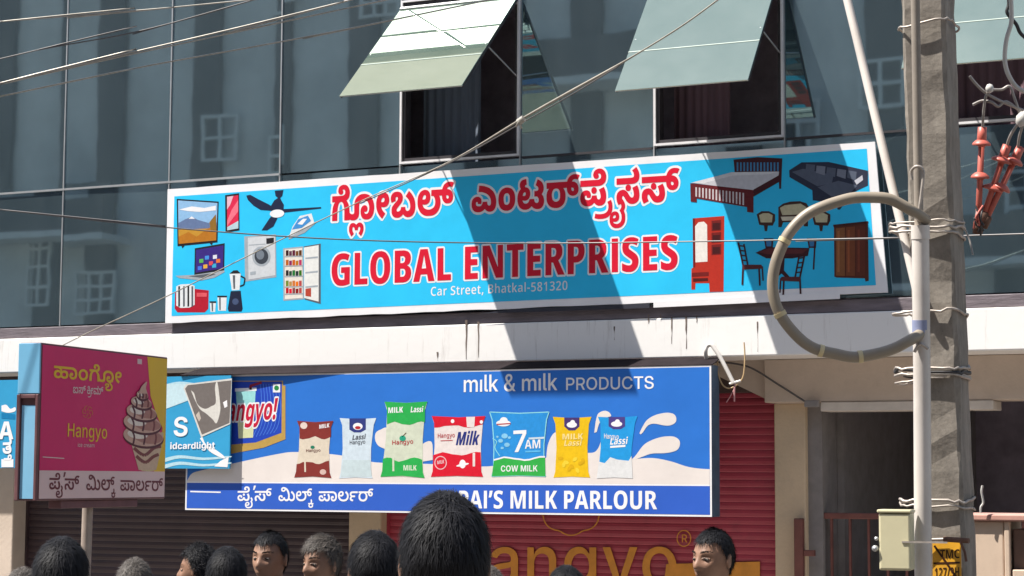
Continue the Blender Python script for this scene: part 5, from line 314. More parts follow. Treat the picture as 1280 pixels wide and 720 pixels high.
'hangyo': (3750, [[[731,-71,25,-1,16,3,14,4,10,5,11,8,9,11,5,7,4,11,2,20,0,184,-36,0,0,-28,-1,-1,-2,1,-12,16,-6,5,-10,6,-8,3,-9,1,-17,0,-12,-3,-8,-3,-10,-5,-9,-7,-12,-15,-10,-20,-3,-14,-2,-15,0,-20,1,-15,4,-14,5,-11,7,-12,13,-12,8,-6,16,-6,12,-3,18,0,12,2,14,7,5,5,12,16,3,0,0,-35,-1,-13,-2,-6,-4,-6,-6,-6,-6,-4,-8,-3,-12,-2,-15,0,-8,1,-8,3,-9,5,-7,7,-6,8,-30,-13,0,-3,6,-9,8,-9,8,-6,17,-8,8,-3],[736,34,-9,2,-8,4,-7,6,-7,9,-5,14,-2,8,-1,22,3,16,3,8,4,8,5,8,7,6,7,4,9,3,11,1,9,-1,11,-4,5,-4,8,-9,6,-10,3,-12,2,-14,0,-16,-1,-9,-4,-15,-6,-9,-6,-7,-6,-4,-8,-4,-9,-2]],[[888,-69,18,0,10,1,8,3,8,4,7,5,6,6,6,9,7,14,7,17,70,185,2,6,-1,1,-37,0,-1,-1,-35,-99,-15,-49,-10,38,-38,109,-1,2,-37,0,-2,-1,69,-182,-6,-18,-7,-13,-9,-5,-7,-1,-16,2,-2,-1,-8,-28,2,-1]],[[314,-3,20,-1,8,2,10,3,14,8,8,9,5,7,1,-2,0,-23,36,1,0,126,-2,12,-5,14,-8,10,-10,9,-16,8,-19,4,-20,0,-13,-2,-15,-4,-10,-5,-11,-7,-11,-12,-7,-13,0,-2,2,-1,32,-8,8,12,9,7,11,4,8,1,11,0,10,-2,8,-4,5,-5,4,-8,1,-5,0,-11,-2,-4,-4,-3,-8,-2,-46,-6,-18,-4,-9,-4,-9,-5,-9,-9,-5,-8,-4,-11,-1,-17,2,-12,6,-12,9,-11,7,-5,15,-7],[324,26,-12,4,-7,5,-3,6,-2,4,0,10,2,7,2,4,6,5,10,5,11,2,33,5,14,4,0,-29,-4,-12,-5,-7,-6,-5,-11,-6,-13,-3]],[[1139,-3,16,-1,17,3,19,8,12,8,11,12,10,16,6,19,3,16,0,24,-3,15,-3,10,-4,11,-8,13,-12,14,-9,7,-14,7,-8,2,-13,3,-24,0,-12,-3,-20,-8,-9,-7,-8,-7,-7,-9,-7,-12,-6,-19,-3,-16,-1,-20,2,-16,4,-16,10,-20,10,-12,14,-11,10,-5,11,-4],[1147,27,-15,3,-6,3,-8,5,-7,9,-6,11,-2,8,-3,16,0,16,3,16,2,8,5,11,6,7,6,5,9,5,12,3,9,0,11,-2,7,-3,5,-4,10,-11,5,-11,3,-8,2,-16,0,-16,-1,-9,-4,-15,-5,-11,-6,-7,-8,-6,-8,-4]],[[26,1,1,-1,38,1,1,107,117,-1,0,-106,1,-1,38,1,0,241,-39,0,0,-100,-1,-2,-116,0,-1,102,-1,1,-38,-1]],[[465,1,1,-1,36,1,0,108,2,14,6,12,8,9,9,5,13,3,11,0,8,-3,7,-3,6,-5,4,-6,3,-8,2,-14,0,-112,2,-1,36,1,-1,128,-4,17,-3,7,-8,12,-7,7,-10,6,-14,5,-9,1,-11,0,-12,-2,-10,-3,-11,-7,-10,-10,-7,-13,-1,1,-1,31,-1,1,-33,0]]], []),
'icecream': (4601, [[[179,-3,35,1,24,9,1,1,0,29,-24,-8,-20,-3,-20,3,-11,5,-11,13,-6,16,-3,18,3,35,9,21,10,9,8,4,12,3,14,0,32,-8,11,27,-23,8,-18,3,-24,-1,-18,-4,-12,-5,-10,-7,-14,-15,-9,-18,-4,-13,-3,-16,0,-31,3,-16,7,-21,8,-12,13,-12,17,-9]],[[346,-3,40,1,33,11,1,28,-25,-8,-17,-3,-27,0,-12,3,-15,9,-8,10,-5,13,-3,20,120,2,-2,42,-5,16,-7,12,-11,13,-11,7,-17,7,-17,3,-28,-3,-20,-8,-9,-7,-11,-12,-9,-13,-8,-24,-1,-13,1,-40,7,-20,9,-16,13,-13,10,-7,22,-8],[310,108,1,13,6,16,11,12,16,6,15,0,16,-5,11,-13,7,-21,0,-7,-2,-1]],[[620,-3,35,1,25,9,1,30,-26,-8,-19,-3,-18,3,-15,8,-10,12,-6,22,-2,22,3,23,10,21,9,9,8,4,12,3,15,0,32,-8,10,27,-22,8,-19,3,-20,-1,-17,-3,-16,-6,-15,-11,-10,-11,-9,-18,-4,-14,-3,-16,0,-28,6,-27,5,-12,11,-16,12,-10,16,-8]],[[929,-3,39,1,32,10,2,1,0,28,-20,-7,-22,-4,-28,0,-10,3,-12,7,-11,12,-6,12,-3,21,121,2,-2,40,-3,12,-9,18,-9,10,-13,10,-17,7,-18,3,-17,-1,-19,-4,-13,-7,-15,-12,-11,-16,-5,-12,-4,-16,-3,-24,3,-30,4,-13,11,-20,12,-13,12,-8,20,-7],[891,109,4,19,9,15,14,10,13,2,17,-1,14,-8,9,-14,4,-19,-1,-5]],[[1089,-3,21,0,18,4,16,9,15,15,8,-25,24,0,1,1,-1,134,-3,14,-6,11,-12,12,-15,7,-29,4,-19,-1,-23,-5,-22,-10,10,-25,34,12,24,1,13,-4,5,-4,6,-10,3,-9,-1,-18,-49,-3,-20,-4,-24,-10,-10,-9,-6,-10,-4,-14,-1,-11,2,-16,6,-13,14,-15,12,-5],[1099,25,-12,6,-7,10,-1,15,6,15,11,8,12,4,48,3,0,-27,-3,-10,-7,-10,-11,-9,-9,-3,-8,-2]],[[28,0,34,0,1,1,-1,179,-35,-1]],[[723,0,35,0,0,101,3,16,10,16,16,13,19,4,21,-1,4,31,-1,1,-24,2,-19,-5,-16,-11,-15,-19,-2,3,-4,29,-28,-1]],[[1245,0,35,0,1,95,3,28,6,14,9,10,12,5,13,2,12,-2,11,-5,6,-7,4,-11,2,-14,0,-115,34,0,1,99,3,25,7,15,6,6,10,6,19,3,15,-3,5,-3,6,-5,5,-12,2,-12,0,-119,35,0,0,125,-3,23,-5,10,-9,12,-14,8,-14,4,-22,1,-28,-8,-12,-8,-12,-13,-8,13,-13,9,-16,5,-24,2,-15,-3,-14,-6,-19,-18,-7,24,-26,0]],[[39,208,15,1,9,8,2,10,-1,10,-5,6,-7,4,-14,0,-7,-4,-4,-6,-2,-8,1,-10,5,-7]]], []),
'hangyo_script': (4110, [[[720,-79,36,-1,24,4,14,4,12,6,15,9,12,11,7,9,8,15,8,23,45,181,-48,1,-11,-23,-12,16,-10,7,-15,3,-24,-1,-15,-5,-12,-7,-13,-11,-12,-15,-9,-14,-9,-19,-6,-21,-4,-19,-2,-17,0,-14,2,-9,6,-16,6,-8,12,-8,12,-4,19,-1,12,2,13,5,12,8,12,11,2,0,-11,-33,-2,-5,-10,-11,-11,-6,-19,-4,-29,2,-13,2,-26,10,-1,-1,-11,-46,6,-3,14,-4],[773,42,-10,5,-4,7,-1,5,0,12,3,16,8,26,6,12,6,6,9,8,12,3,8,0,10,-3,4,-2,4,-7,2,-5,0,-10,-3,-22,-8,-26,-8,-13,-11,-9,-14,-4]],[[882,-79,24,-1,20,4,8,3,19,11,22,20,20,28,122,196,-1,1,-56,0,-63,-112,-9,-18,-1,1,0,39,-6,89,-1,1,-58,0,-1,-1,27,-180,-16,-23,-12,-9,-14,-5,-25,1,-10,-43]],[[1315,-3,13,-1,9,2,11,5,7,7,5,9,3,12,0,11,-6,8,-8,4,-15,2,-16,-5,-11,-8,-3,-5,-5,-11,-2,-9,1,-7,4,-8,8,-5]],[[305,-2,7,-1,21,0,19,5,13,6,21,16,6,-23,39,0,30,120,3,16,-1,13,-3,11,-6,9,-8,7,-12,5,-12,3,-29,1,-24,-2,-17,-4,-27,-10,7,-38,34,12,10,1,13,1,8,-2,6,-5,3,-5,0,-9,-2,-8,-2,-2,-48,-2,-14,-3,-18,-5,-20,-11,-5,-4,-9,-9,-6,-12,-5,-14,-3,-14,0,-11,4,-13,4,-7,10,-7],[345,38,-6,3,-4,4,-1,4,0,5,2,8,4,6,4,5,6,4,12,4,32,2,1,-1,0,-3,-5,-17,-5,-8,-5,-5,-10,-7,-6,-3,-8,-2]],[[1156,-2,8,-1,25,1,13,2,18,6,14,8,13,9,13,14,10,13,9,19,8,22,3,16,1,20,-3,16,-4,11,-9,12,-11,10,-15,6,-20,4,-28,-1,-21,-5,-18,-8,-13,-9,-11,-10,-15,-20,-10,-22,-8,-28,-2,-13,1,-27,6,-16,11,-13,9,-7,8,-4],[1182,39,-8,1,-8,5,-2,4,-4,9,1,19,6,26,8,19,6,8,7,7,6,4,11,3,15,-2,8,-5,3,-6,2,-8,-1,-16,-1,-9,-7,-23,-8,-17,-8,-10,-6,-4,-8,-3]],[[27,1,57,0,25,97,1,2,83,0,0,-3,-24,-96,57,-1,59,235,0,3,-56,0,-22,-88,-2,-3,-83,0,21,90,-1,1,-56,-1]],[[474,1,56,0,20,80,10,29,8,16,8,8,6,4,8,3,10,1,6,-1,9,-4,4,-10,0,-8,-3,-20,-25,-98,56,0,30,118,3,15,0,17,-2,11,-5,7,-8,8,-11,6,-13,3,-20,0,-15,-2,-13,-5,-16,-10,-12,-10,-2,3,0,17,-2,4,-41,0]],[[1321,85,49,0,46,153,-64,0,-1,-1]]], [[[730,-99,39,1,35,9,18,9,14,10,21,24,-5,-25,0,-11,5,-8,5,-5,24,-4,26,1,20,3,20,9,21,14,26,30,87,138,-2,-45,5,-22,5,-12,10,-13,12,-11,13,-7,17,-6,14,-2,28,0,20,3,22,9,16,8,18,15,14,16,1,-19,2,-9,7,-11,9,-7,13,-5,18,-1,24,6,17,13,11,22,2,11,0,17,-3,8,-9,11,12,5,7,9,46,152,-2,15,-8,8,-11,3,-64,0,-12,-5,-6,-10,-22,-113,-3,18,-5,15,-8,12,-10,11,-11,8,-12,6,-27,6,-28,0,-26,-5,-22,-8,-22,-15,-2,14,-5,6,-8,5,-67,-1,-8,-4,-4,-6,-37,-65,-6,61,-4,8,-10,7,-63,0,-10,-3,-12,3,-46,0,-8,-1,-9,-6,-11,6,-16,4,-32,-1,-21,-7,-21,-14,-21,-21,-14,-23,-3,23,-7,16,-14,15,-16,8,-27,5,-18,-1,-18,-4,-20,-8,-12,9,-46,0,-10,-2,-5,-5,-5,-8,-45,-181,0,-11,3,-6,7,-6,9,-2,56,0,13,5,6,11,21,84,7,20,10,17,13,4,-1,-12,-27,-104,2,-15,8,-8,8,-2,56,0,10,2,5,4,5,9,14,51,2,-18,5,-14,8,-13,9,-9,-12,3,-11,0,-12,-8,-14,-50,0,-13,7,-10,16,-7,27,-5],[872,-17,37,151,19,-128,-10,-13,-9,-7,-9,-2,-19,2],[1181,59,-2,6,2,14,9,28,9,14,13,3,2,-6,-2,-15,-9,-28,-9,-13,-6,-3],[778,60,-1,6,3,16,9,27,9,12,7,2,5,-1,-2,-24,-9,-27,-7,-8],[1298,61,6,16,6,-8]],[[309,-22,37,2,28,11,10,-8,9,-2,39,0,8,2,5,4,6,11,32,133,-1,26,-5,13,-8,12,-13,12,-14,6,-14,4,-16,1,-31,0,-23,-4,-42,-13,-8,-9,-3,-10,9,-46,-28,-17,-17,-20,35,145,0,11,-6,10,-8,4,-6,1,-56,0,-12,-5,-7,-13,-19,-73,-44,0,16,67,0,9,-6,10,-12,5,-56,0,-6,-1,-9,-5,-6,-10,-59,-235,1,-11,4,-8,8,-5,8,-1,55,0,9,2,6,4,4,8,22,86,43,0,0,-4,-17,-70,0,-12,6,-9,7,-4,6,-1,55,0,11,2,9,12,9,37,7,-25,12,-15,17,-10]]]),
'S': (655, [[[96,-3,20,-1,20,2,16,4,18,8,15,11,8,9,7,14,4,16,0,14,-3,16,-7,15,-10,11,-14,10,-17,8,-16,5,-31,7,-16,6,-12,7,-5,9,-2,6,0,6,3,8,4,5,6,5,5,2,8,3,9,1,19,-1,8,-3,7,-3,5,-5,4,-6,3,-6,1,-6,1,-1,46,0,1,1,-2,16,-4,12,-7,11,-11,12,-11,7,-17,8,-25,5,-24,0,-11,-1,-16,-4,-17,-8,-16,-12,-8,-10,-7,-13,-4,-15,0,-18,4,-15,6,-12,10,-10,17,-11,12,-5,48,-12,16,-6,10,-5,5,-5,4,-5,1,-5,0,-11,-3,-6,-5,-6,-5,-4,-8,-4,-11,-3,-10,-1,-20,3,-6,1,-9,5,-5,5,-5,6,-3,8,-2,8,-1,1,-47,-1,3,-21,4,-11,5,-10,7,-8,8,-8,9,-6,11,-5,19,-6]]], []),
'A': (770, [[[8,1,63,-1,16,50,1,2,79,0,2,-2,15,-50,65,1,-83,241,-2,1,-75,-1],[102,96,-1,1,9,30,15,66,2,1,12,-47,15,-50,-2,-1]]], []),
'idcards': (5259, [[[1304,-71,28,-1,16,3,17,5,20,12,12,13,5,9,5,16,2,17,-1,179,-51,0,-1,-29,-1,-2,-11,16,-7,6,-10,7,-18,4,-24,-2,-18,-7,-10,-7,-11,-13,-9,-17,-6,-19,-2,-18,0,-19,2,-19,7,-21,10,-15,9,-9,8,-6,19,-7,12,-2,17,0,11,3,11,5,11,10,6,11,4,-1,0,-34,-1,-10,-5,-9,-10,-8,-15,-4,-21,1,-8,3,-8,5,-8,10,-44,-11,1,-5,8,-14,8,-8,10,-6,20,-9],[1317,42,-8,1,-8,4,-5,4,-6,8,-6,20,-1,20,3,16,9,16,6,6,7,4,16,1,9,-2,7,-4,9,-11,6,-16,1,-26,-4,-18,-8,-13,-11,-8]],[[396,-3,19,0,14,3,15,6,12,8,10,9,8,11,5,13,3,11,-2,3,-45,7,-2,-1,-4,-13,-8,-9,-9,-6,-9,-2,-8,1,-11,3,-8,7,-4,6,-7,20,-1,27,2,13,4,11,6,8,7,6,13,4,12,0,8,-3,11,-10,6,-16,49,8,-3,12,-5,12,-14,18,-13,9,-12,6,-14,3,-13,2,-21,0,-14,-3,-12,-4,-18,-10,-15,-16,-7,-12,-7,-16,-4,-21,0,-24,5,-25,7,-15,11,-15,12,-11,18,-9,12,-4]],[[559,-3,17,1,19,6,12,10,8,11,1,0,1,-25,49,1,0,128,-1,9,-5,12,-8,11,-12,10,-16,8,-28,5,-23,0,-20,-4,-14,-7,-11,-7,-12,-13,-7,-12,-2,-7,1,-1,45,-7,2,1,6,10,6,4,10,4,15,1,13,-5,5,-4,2,-6,1,-10,-5,-7,-13,-4,-42,-5,-21,-6,-9,-6,-10,-8,-8,-14,-3,-12,0,-17,2,-9,5,-12,8,-10,14,-8,16,-5],[575,32,-14,4,-7,7,-2,11,4,11,7,6,6,2,44,10,1,-22,-5,-14,-8,-7,-9,-5]],[[164,-2,19,-1,16,4,14,10,8,8,5,10,2,0,1,-29,52,1,-1,242,-52,-1,-1,-91,-11,16,-15,12,-16,5,-16,0,-14,-3,-18,-8,-15,-14,-10,-16,-6,-14,-4,-24,0,-32,6,-24,9,-20,13,-15,17,-11],[187,39,-8,3,-7,4,-10,12,-5,19,-1,20,4,20,9,16,7,6,7,2,14,1,8,-2,8,-5,10,-13,5,-19,0,-25,-5,-17,-8,-13,-12,-8]],[[892,-2,19,-1,16,4,14,10,9,10,4,8,2,0,1,-29,52,1,-1,242,-52,-1,0,-90,-1,-1,-12,18,-11,8,-19,7,-16,0,-18,-4,-18,-10,-11,-11,-11,-17,-6,-20,-3,-21,0,-26,5,-25,10,-21,14,-16,16,-10],[915,39,-15,7,-9,12,-6,17,0,28,6,20,9,13,9,5,16,1,15,-5,4,-4,7,-11,6,-20,-1,-25,-5,-18,-10,-13,-10,-6]],[[1706,-2,23,0,21,4,-7,39,-15,-2,-8,1,-6,5,-2,6,0,90,1,1,32,1,1,38,-33,1,-1,43,-52,0,-1,-43,-24,-1,0,-38,24,-1,0,-1,0,-94,5,-21,4,-8,13,-13,12,-5]],[[1093,-1,18,0,18,4,-9,38,-15,0,-4,2,-3,8,0,191,-51,1,-2,-1,1,-205,3,-11,4,-8,6,-7,14,-8]],[[20,1,53,0,-1,181,-52,-1]],[[702,1,53,0,0,105,2,8,7,12,13,10,14,3,24,-2,0,45,-8,2,-15,0,-13,-4,-7,-4,-7,-7,-10,-20,-2,32,-51,0]],[[1147,1,53,0,-1,181,-52,-1]],[[1445,1,53,0,0,113,4,11,7,8,8,5,11,2,15,-1,8,-5,7,-8,4,-12,0,-113,53,0,0,118,-3,19,-5,15,-9,13,-13,10,-16,6,-21,2,-17,-3,-11,-5,-13,-13,-10,-15,-1,95,-51,-1]],[[43,205,9,0,9,4,9,8,4,10,-1,12,-5,8,-7,6,-13,4,-11,-1,-8,-4,-7,-7,-4,-10,0,-9,4,-9,11,-10]],[[1170,205,11,0,12,7,6,7,3,11,-3,11,-6,8,-8,6,-10,2,-11,-1,-9,-6,-7,-8,-2,-8,0,-9,6,-11,7,-6]]], []),
'ta_kn': (759, [[[43,-108,128,-1,20,2,16,4,14,7,7,8,5,8,4,16,0,13,-2,9,-10,16,-7,6,-8,4,-13,3,-14,0,-18,-3,-16,-11,-9,-13,-4,-15,2,-19,-95,-1],[173,-74,-3,14,2,8,3,4,7,4,9,1,7,-3,3,-2,3,-7,0,-7,-4,-6,-7,-5]],[[100,-3,42,0,19,2,22,7,14,6,12,10,7,8,6,12,4,22,-3,22,-7,16,-7,8,-4,20,-10,18,12,7,12,13,6,16,1,17,-2,17,-4,12,-8,15,-14,19,-41,-24,12,-18,4,-14,-1,-11,-5,-5,-5,-2,-19,-3,-132,-1,1,-45,130,0,4,-2,9,-9,-1,-2,-17,3,-20,-2,-14,-4,-9,-5,-7,-8,-4,-10,-2,-8,2,-12,6,-12,9,-8,12,-5,16,-2,21,0,18,5,10,7,0,-4,-4,-9,-9,-7,-9,-4,-22,-3,-25,0,-15,3,-13,7,-7,7,-5,15,-1,15,-48,6,-5,-1,-1,-14,1,-22,6,-16,9,-15,14,-11,16,-8,22,-7],[134,86,-4,1,-3,5,0,4,3,3,7,2,9,0,12,-3,-2,-5,-6,-5,-8,-2]]], []),
'Milk': (1948, [[[22,1,52,0,33,112,14,55,1,-27,-5,-140,46,0,96,166,0,-2,-18,-52,-33,-112,52,-1,71,238,-75,0,-89,-155,-1,2,0,40,3,112,-1,1,-75,-1]],[[302,1,53,0,53,176,1,7,-52,0,-1,-2]],[[394,1,53,0,76,252,-54,0]],[[485,1,54,-1,16,54,21,14,2,-2,13,-66,59,1,-24,105,75,77,-57,0,-55,-57,-21,-23,15,43,32,107,-54,0]],[[383,203,12,0,6,1,7,3,9,7,7,11,4,12,-1,9,-4,7,-11,4,-13,0,-14,-4,-9,-8,-4,-7,-4,-11,0,-13,5,-7]]], []),
'seven': (647, [[[41,1,48,0,102,201,0,40,-1,1,-166,-1,1,-38,118,-1]]], []),
'AM': (1664, [[[8,1,51,0,19,56,1,1,87,0,20,-57,51,0,-86,242,-58,0,-2,-2],[91,95,0,3,14,45,15,59,2,2,16,-58,15,-51]],[[269,1,46,0,-1,196,23,-79,43,-117,39,-1,42,114,15,47,10,38,-1,-198,46,-1,1,242,-72,0,-44,-124,-15,-63,-17,66,-44,121,-71,0]]], []),
'cowmilk': (5354, [[[116,-3,23,0,15,2,15,5,22,12,17,15,9,12,8,14,6,23,-1,2,-45,0,-6,-17,-10,-12,-18,-11,-16,-4,-13,0,-20,6,-15,9,-11,14,-8,17,-3,16,-2,15,1,26,4,16,7,16,6,10,14,12,8,4,14,4,14,1,11,-1,15,-5,10,-7,11,-14,7,-16,46,0,-4,19,-7,16,-7,11,-11,12,-12,10,-15,8,-20,6,-18,3,-28,-2,-24,-6,-16,-8,-19,-15,-12,-15,-14,-27,-5,-18,-3,-22,0,-25,4,-25,10,-27,9,-16,18,-19,13,-9,25,-11]],[[366,-3,21,0,23,4,25,11,12,8,18,19,10,14,7,18,4,14,3,18,0,37,-3,17,-5,18,-13,25,-11,13,-22,18,-14,7,-27,7,-21,1,-27,-4,-17,-7,-20,-12,-18,-18,-12,-18,-9,-27,-4,-25,0,-27,4,-25,8,-24,12,-20,12,-14,17,-13,14,-7,13,-4],[371,38,-13,3,-15,7,-11,9,-7,10,-5,10,-5,16,-3,20,0,15,2,15,4,16,6,14,7,11,11,10,9,5,14,4,14,1,16,-2,16,-7,13,-11,6,-9,7,-15,4,-15,1,-10,0,-27,-1,-11,-6,-21,-6,-11,-11,-12,-7,-5,-14,-7,-14,-3]],[[583,0,53,0,36,137,9,47,7,-43,38,-141,52,0,65,242,-50,-1,-29,-118,-14,-75,-12,61,-33,133,-49,-1,-32,-124,-12,-66,-2,-1,-12,65,-30,126,-50,1,6,-27]],[[972,0,45,0,0,1,0,127,-1,61,1,6,22,-75,44,-120,38,0,3,4,41,115,24,79,-2,-70,0,-127,2,-1,44,0,1,241,-1,1,-70,-1,-43,-118,-17,-68,-1,2,-16,63,-43,121,-72,1]],[[1284,0,45,0,1,1,-1,241,-45,-1]],[[1376,0,151,0,1,1,-1,38,-105,1,0,201,-1,1,-45,-1]],[[1568,0,46,0,0,71,32,35,2,-1,70,-105,54,0,-93,137,89,102,2,2,-1,1,-56,0,-67,-78,-32,-43,0,120,-1,1,-45,-1]]], []),
'MILK': (2225, [[[23,1,49,0,0,126,-2,43,1,3,49,-172,1,-1,44,1,48,170,2,1,-2,-53,0,-118,50,-1,0,238,-72,-1,-47,-161,-2,2,-45,159,-73,1]],[[310,1,54,0,-1,237,-53,-1]],[[407,1,130,0,-1,44,-76,1,0,191,-1,1,-52,-1]],[[568,1,53,0,0,81,16,12,46,-93,60,0,-66,130,64,103,1,3,-1,1,-57,-1,-63,-104,0,104,-53,0]]], []),
'buttermilk': (2509, [[[249,-3,21,0,23,5,15,8,17,15,7,-25,38,0,25,121,2,15,-1,13,-4,11,-6,9,-9,8,-11,5,-16,4,-36,0,-30,-6,-20,-6,-8,-5,9,-36,37,11,22,2,8,-3,6,-6,1,-13,-2,-9,-51,-2,-30,-8,-14,-7,-9,-7,-9,-11,-6,-11,-5,-18,-1,-16,2,-11,4,-9,10,-10,10,-5],[288,37,-12,4,-5,8,2,12,6,11,6,4,11,4,34,3,-3,-20,-7,-12,-14,-10]],[[453,-3,32,0,24,4,23,11,15,13,8,14,5,16,2,18,-3,12,-6,8,-9,9,-50,24,-4,5,-1,5,2,5,7,5,18,1,21,-4,21,-8,21,32,2,5,-13,6,-23,6,-17,2,-26,0,-14,-3,-16,-6,-18,-10,-9,-10,-7,-12,-4,-13,-1,-15,4,-13,6,-9,9,-7,44,-22,8,-6,2,-5,0,-6,-5,-6,-8,-3,-8,-2,-13,0,-18,3,-20,5,-14,7,-1,-1,-9,-44,18,-7]],[[623,-3,33,0,21,4,12,4,15,8,13,14,10,17,4,15,0,17,-4,12,-7,9,-11,7,-47,24,-3,4,0,7,5,5,5,2,17,1,24,-5,18,-7,23,36,-1,1,-17,7,-20,6,-16,1,-25,0,-23,-6,-16,-7,-11,-8,-8,-9,-6,-11,-5,-18,0,-14,6,-13,5,-7,14,-9,44,-22,4,-7,-1,-7,-6,-6,-15,-4,-13,0,-17,3,-20,6,-15,6,-10,-45,19,-7]],[[27,0,151,0,9,47,-93,1,37,184,1,5,-2,1,-54,0,-2,-2]],[[757,0,55,0,37,183,-56,0]],[[819,204,11,0,11,2,8,4,7,7,3,6,3,12,-1,8,-5,8,-12,4,-19,0,-11,-4,-8,-7,-6,-13,-1,-7,1,-8,5,-7]]], []),
'R': (648, [[[27,1,37,0,1,91,51,-1,49,-91,42,1,-53,97,16,9,14,13,9,18,4,17,0,23,-4,17,-9,18,-15,15,-19,9,-26,5,-97,0],[65,123,0,88,51,0,10,-2,11,-3,12,-8,8,-13,3,-11,0,-11,-3,-14,-8,-14,-11,-7,-13,-4]]], []),
'tmc': (2138, [[[616,-3,22,0,20,1,15,3,18,6,1,2,0,34,-1,1,-13,-4,-23,-5,-25,-2,-17,2,-8,3,-8,4,-10,7,-11,14,-4,8,-7,22,-1,31,0,12,3,13,5,16,9,16,12,11,17,9,15,4,22,-1,22,-5,18,-7,15,33,-1,2,-10,4,-21,6,-25,4,-27,0,-23,-5,-21,-9,-17,-12,-15,-16,-11,-19,-8,-24,-4,-25,1,-36,5,-26,6,-14,7,-14,9,-12,10,-10,10,-7,14,-7,12,-4]],[[74,0,41,0,1,1,1,200,66,1,1,1,0,34,-1,1,-178,-1,1,-35,67,-1]],[[220,0,38,0,1,1,0,134,-2,59,68,-194,37,0,1,2,64,183,3,8,1,1,-2,-41,0,-152,1,-1,39,0,1,237,-60,0,-65,-184,-65,184,-60,0]]], []),
'num': (3460, [[[774,-3,33,0,19,3,20,6,16,9,9,9,6,8,7,16,2,11,0,16,-2,12,-6,12,-8,9,-15,9,-13,5,-13,2,1,2,10,3,14,7,14,12,7,13,3,10,1,12,-1,13,-4,11,-5,9,-9,9,-9,6,-16,7,-13,2,-12,1,-18,0,-17,-2,-19,-5,-12,-6,-18,-11,18,-28,18,9,13,5,15,3,18,0,12,-3,10,-7,4,-7,3,-8,0,-9,-4,-11,-6,-8,-9,-7,-11,-4,-15,-2,-31,-1,1,-33,25,0,21,-3,18,-6,10,-8,4,-10,1,-11,-2,-12,-5,-9,-6,-6,-9,-5,-9,-3,-15,-2,-28,2,-21,5,-19,8,-2,-1,0,-36,15,-5,15,-4]],[[89,0,42,0,1,1,-1,237,-36,0,-71,-57,22,-27,25,20,19,18,0,-1,-1,-30]],[[207,0,162,0,0,36,-1,1,-107,0,68,68,16,20,12,23,2,9,2,14,0,17,-3,11,-5,12,-5,6,-9,9,-11,6,-9,4,-16,4,-25,1,-15,-2,-15,-4,-14,-6,-26,-18,0,-3,22,-26,21,14,16,7,11,2,12,0,12,-3,8,-6,7,-9,1,-7,1,-12,-3,-15,-6,-10,-8,-12,-19,-22,-77,-78]],[[427,0,43,0,3,3,90,206,0,29,-164,-1,0,-34,1,-2,116,0,1,-1]],[[581,0,38,0,1,1,88,236,-38,1,-2,-2]],[[933,0,42,0,1,104,2,2,101,-1,1,-105,43,0,0,238,-43,-1,0,-94,-1,-1,-103,0,0,95,-43,0]]], [])}
def glyph_groups(key, rim=False):
    out = []
    for g in FONT[key][2 if rim else 1]:
        L = []
        for n in g:
            x = y = 0; P = []
            for i in range(0, len(n), 2): x += n[i]; y += n[i + 1]; P.append((x * 3., y * 3.))
            L.append(P)
        out.append(L)
    return FONT[key][0], out
def text(mb, key, fr, p0, p1, height, m, c=.001, cap=714., rim=False, sel=None):
    """baseline from photo point p0 to p1 on the face; height = photo px of `cap` units"""
    w, G = glyph_groups(key, rim)
    a = fr.px(*p0); b = fr.px(*p1); e = fr.px(p0[0], p0[1] - height)
    sx = ((b[0] - a[0]) / w, (b[1] - a[1]) / w); sy = math.hypot(e[0] - a[0], e[1] - a[1]) / cap
    for i, L in enumerate(G):
        if sel and not sel(L[0][0][0]): continue
        mb.loops([[(a[0] + x * sx[0], a[1] + x * sx[1] + y * sy) for x, y in l] for l in L], m, fr, c + (i % 3) * .00012)
    return mb
random.seed(7)
# ------------------------------------------------------------------ ground
g = MB(); g.box(-60, 60, -13.2, -1.6, -.3, 0, ASPH); tag(g.build('road'), kind='structure')
g = MB(); g.bbox(-60, 60, -1.6, 9, -.3, .14, PAVE, .02); tag(g.build('pavement'), kind='structure')
g = MB(); g.bbox(-60, 60, -60, -13.2, -.3, .12, PAVE, .02); tag(g.build('pavement'), kind='structure')
g = MB(); g.box(-400, 400, -400, 400, -.6, -.3, mat('dry_earth', (.22, .17, .12), .95)); tag(g.build('ground'), kind='structure')

# ------------------------------------------------------------------ the commercial building
XL, XR = -14.0, 13.0
bld = thing('commercial_building', (0, 0, 0), 'commercial building with dark tinted glass upper storeys, white concrete band and shops below', 'building')
COLS = [-9.6, -8.4, -7.2, -5.98, -4.77, -3.55, -2.34, -1.1, .07, 1.3, 2.43, 3.6, 4.72, 5.9, 7.1, 8.3, 9.5]
ROWS = [3.325, 4.64, 6.85, 7.43]
WIN = {7: 1.07, 9: .86, 11: .85}          # column index -> how far the sash stands out
for i in range(len(COLS) - 1):
    for j in range(len(ROWS) - 1):
        x0, x1, z0, z1 = COLS[i], COLS[i + 1], ROWS[j], ROWS[j + 1]
        if j == 1 and i in WIN: z0 = 6.13
        t = random.uniform(-.007, .007); t2 = random.uniform(-.005, .005); m = MB()
        # every pane sits a hair out of true, as real curtain wall glass does
        a, b = .008, .008
        P = [(x0 + a, t + t2, z0 + b), (x1 - a, -t + t2, z0 + b), (x1 - a, -t - t2, z1 - b), (x0 + a, t - t2, z1 - b)]
        P = [(p[0], p[1], p[2]) for p in P]; Q = [(p[0], .03, p[2]) for p in P]
        m.add(P + Q, [(0, 1, 2, 3), (1, 5, 6, 2), (0, 3, 7, 4), (3, 2, 6, 7), (0, 4, 5, 1)], GLASS)
        m.build('glass_panel', bld)
m = MB()
for i, x in enumerate(COLS):
    if i % 4 != 2 or True: m.box(x - .006, x + .006, -.012, .05, ROWS[0], ROWS[-1], ALU)
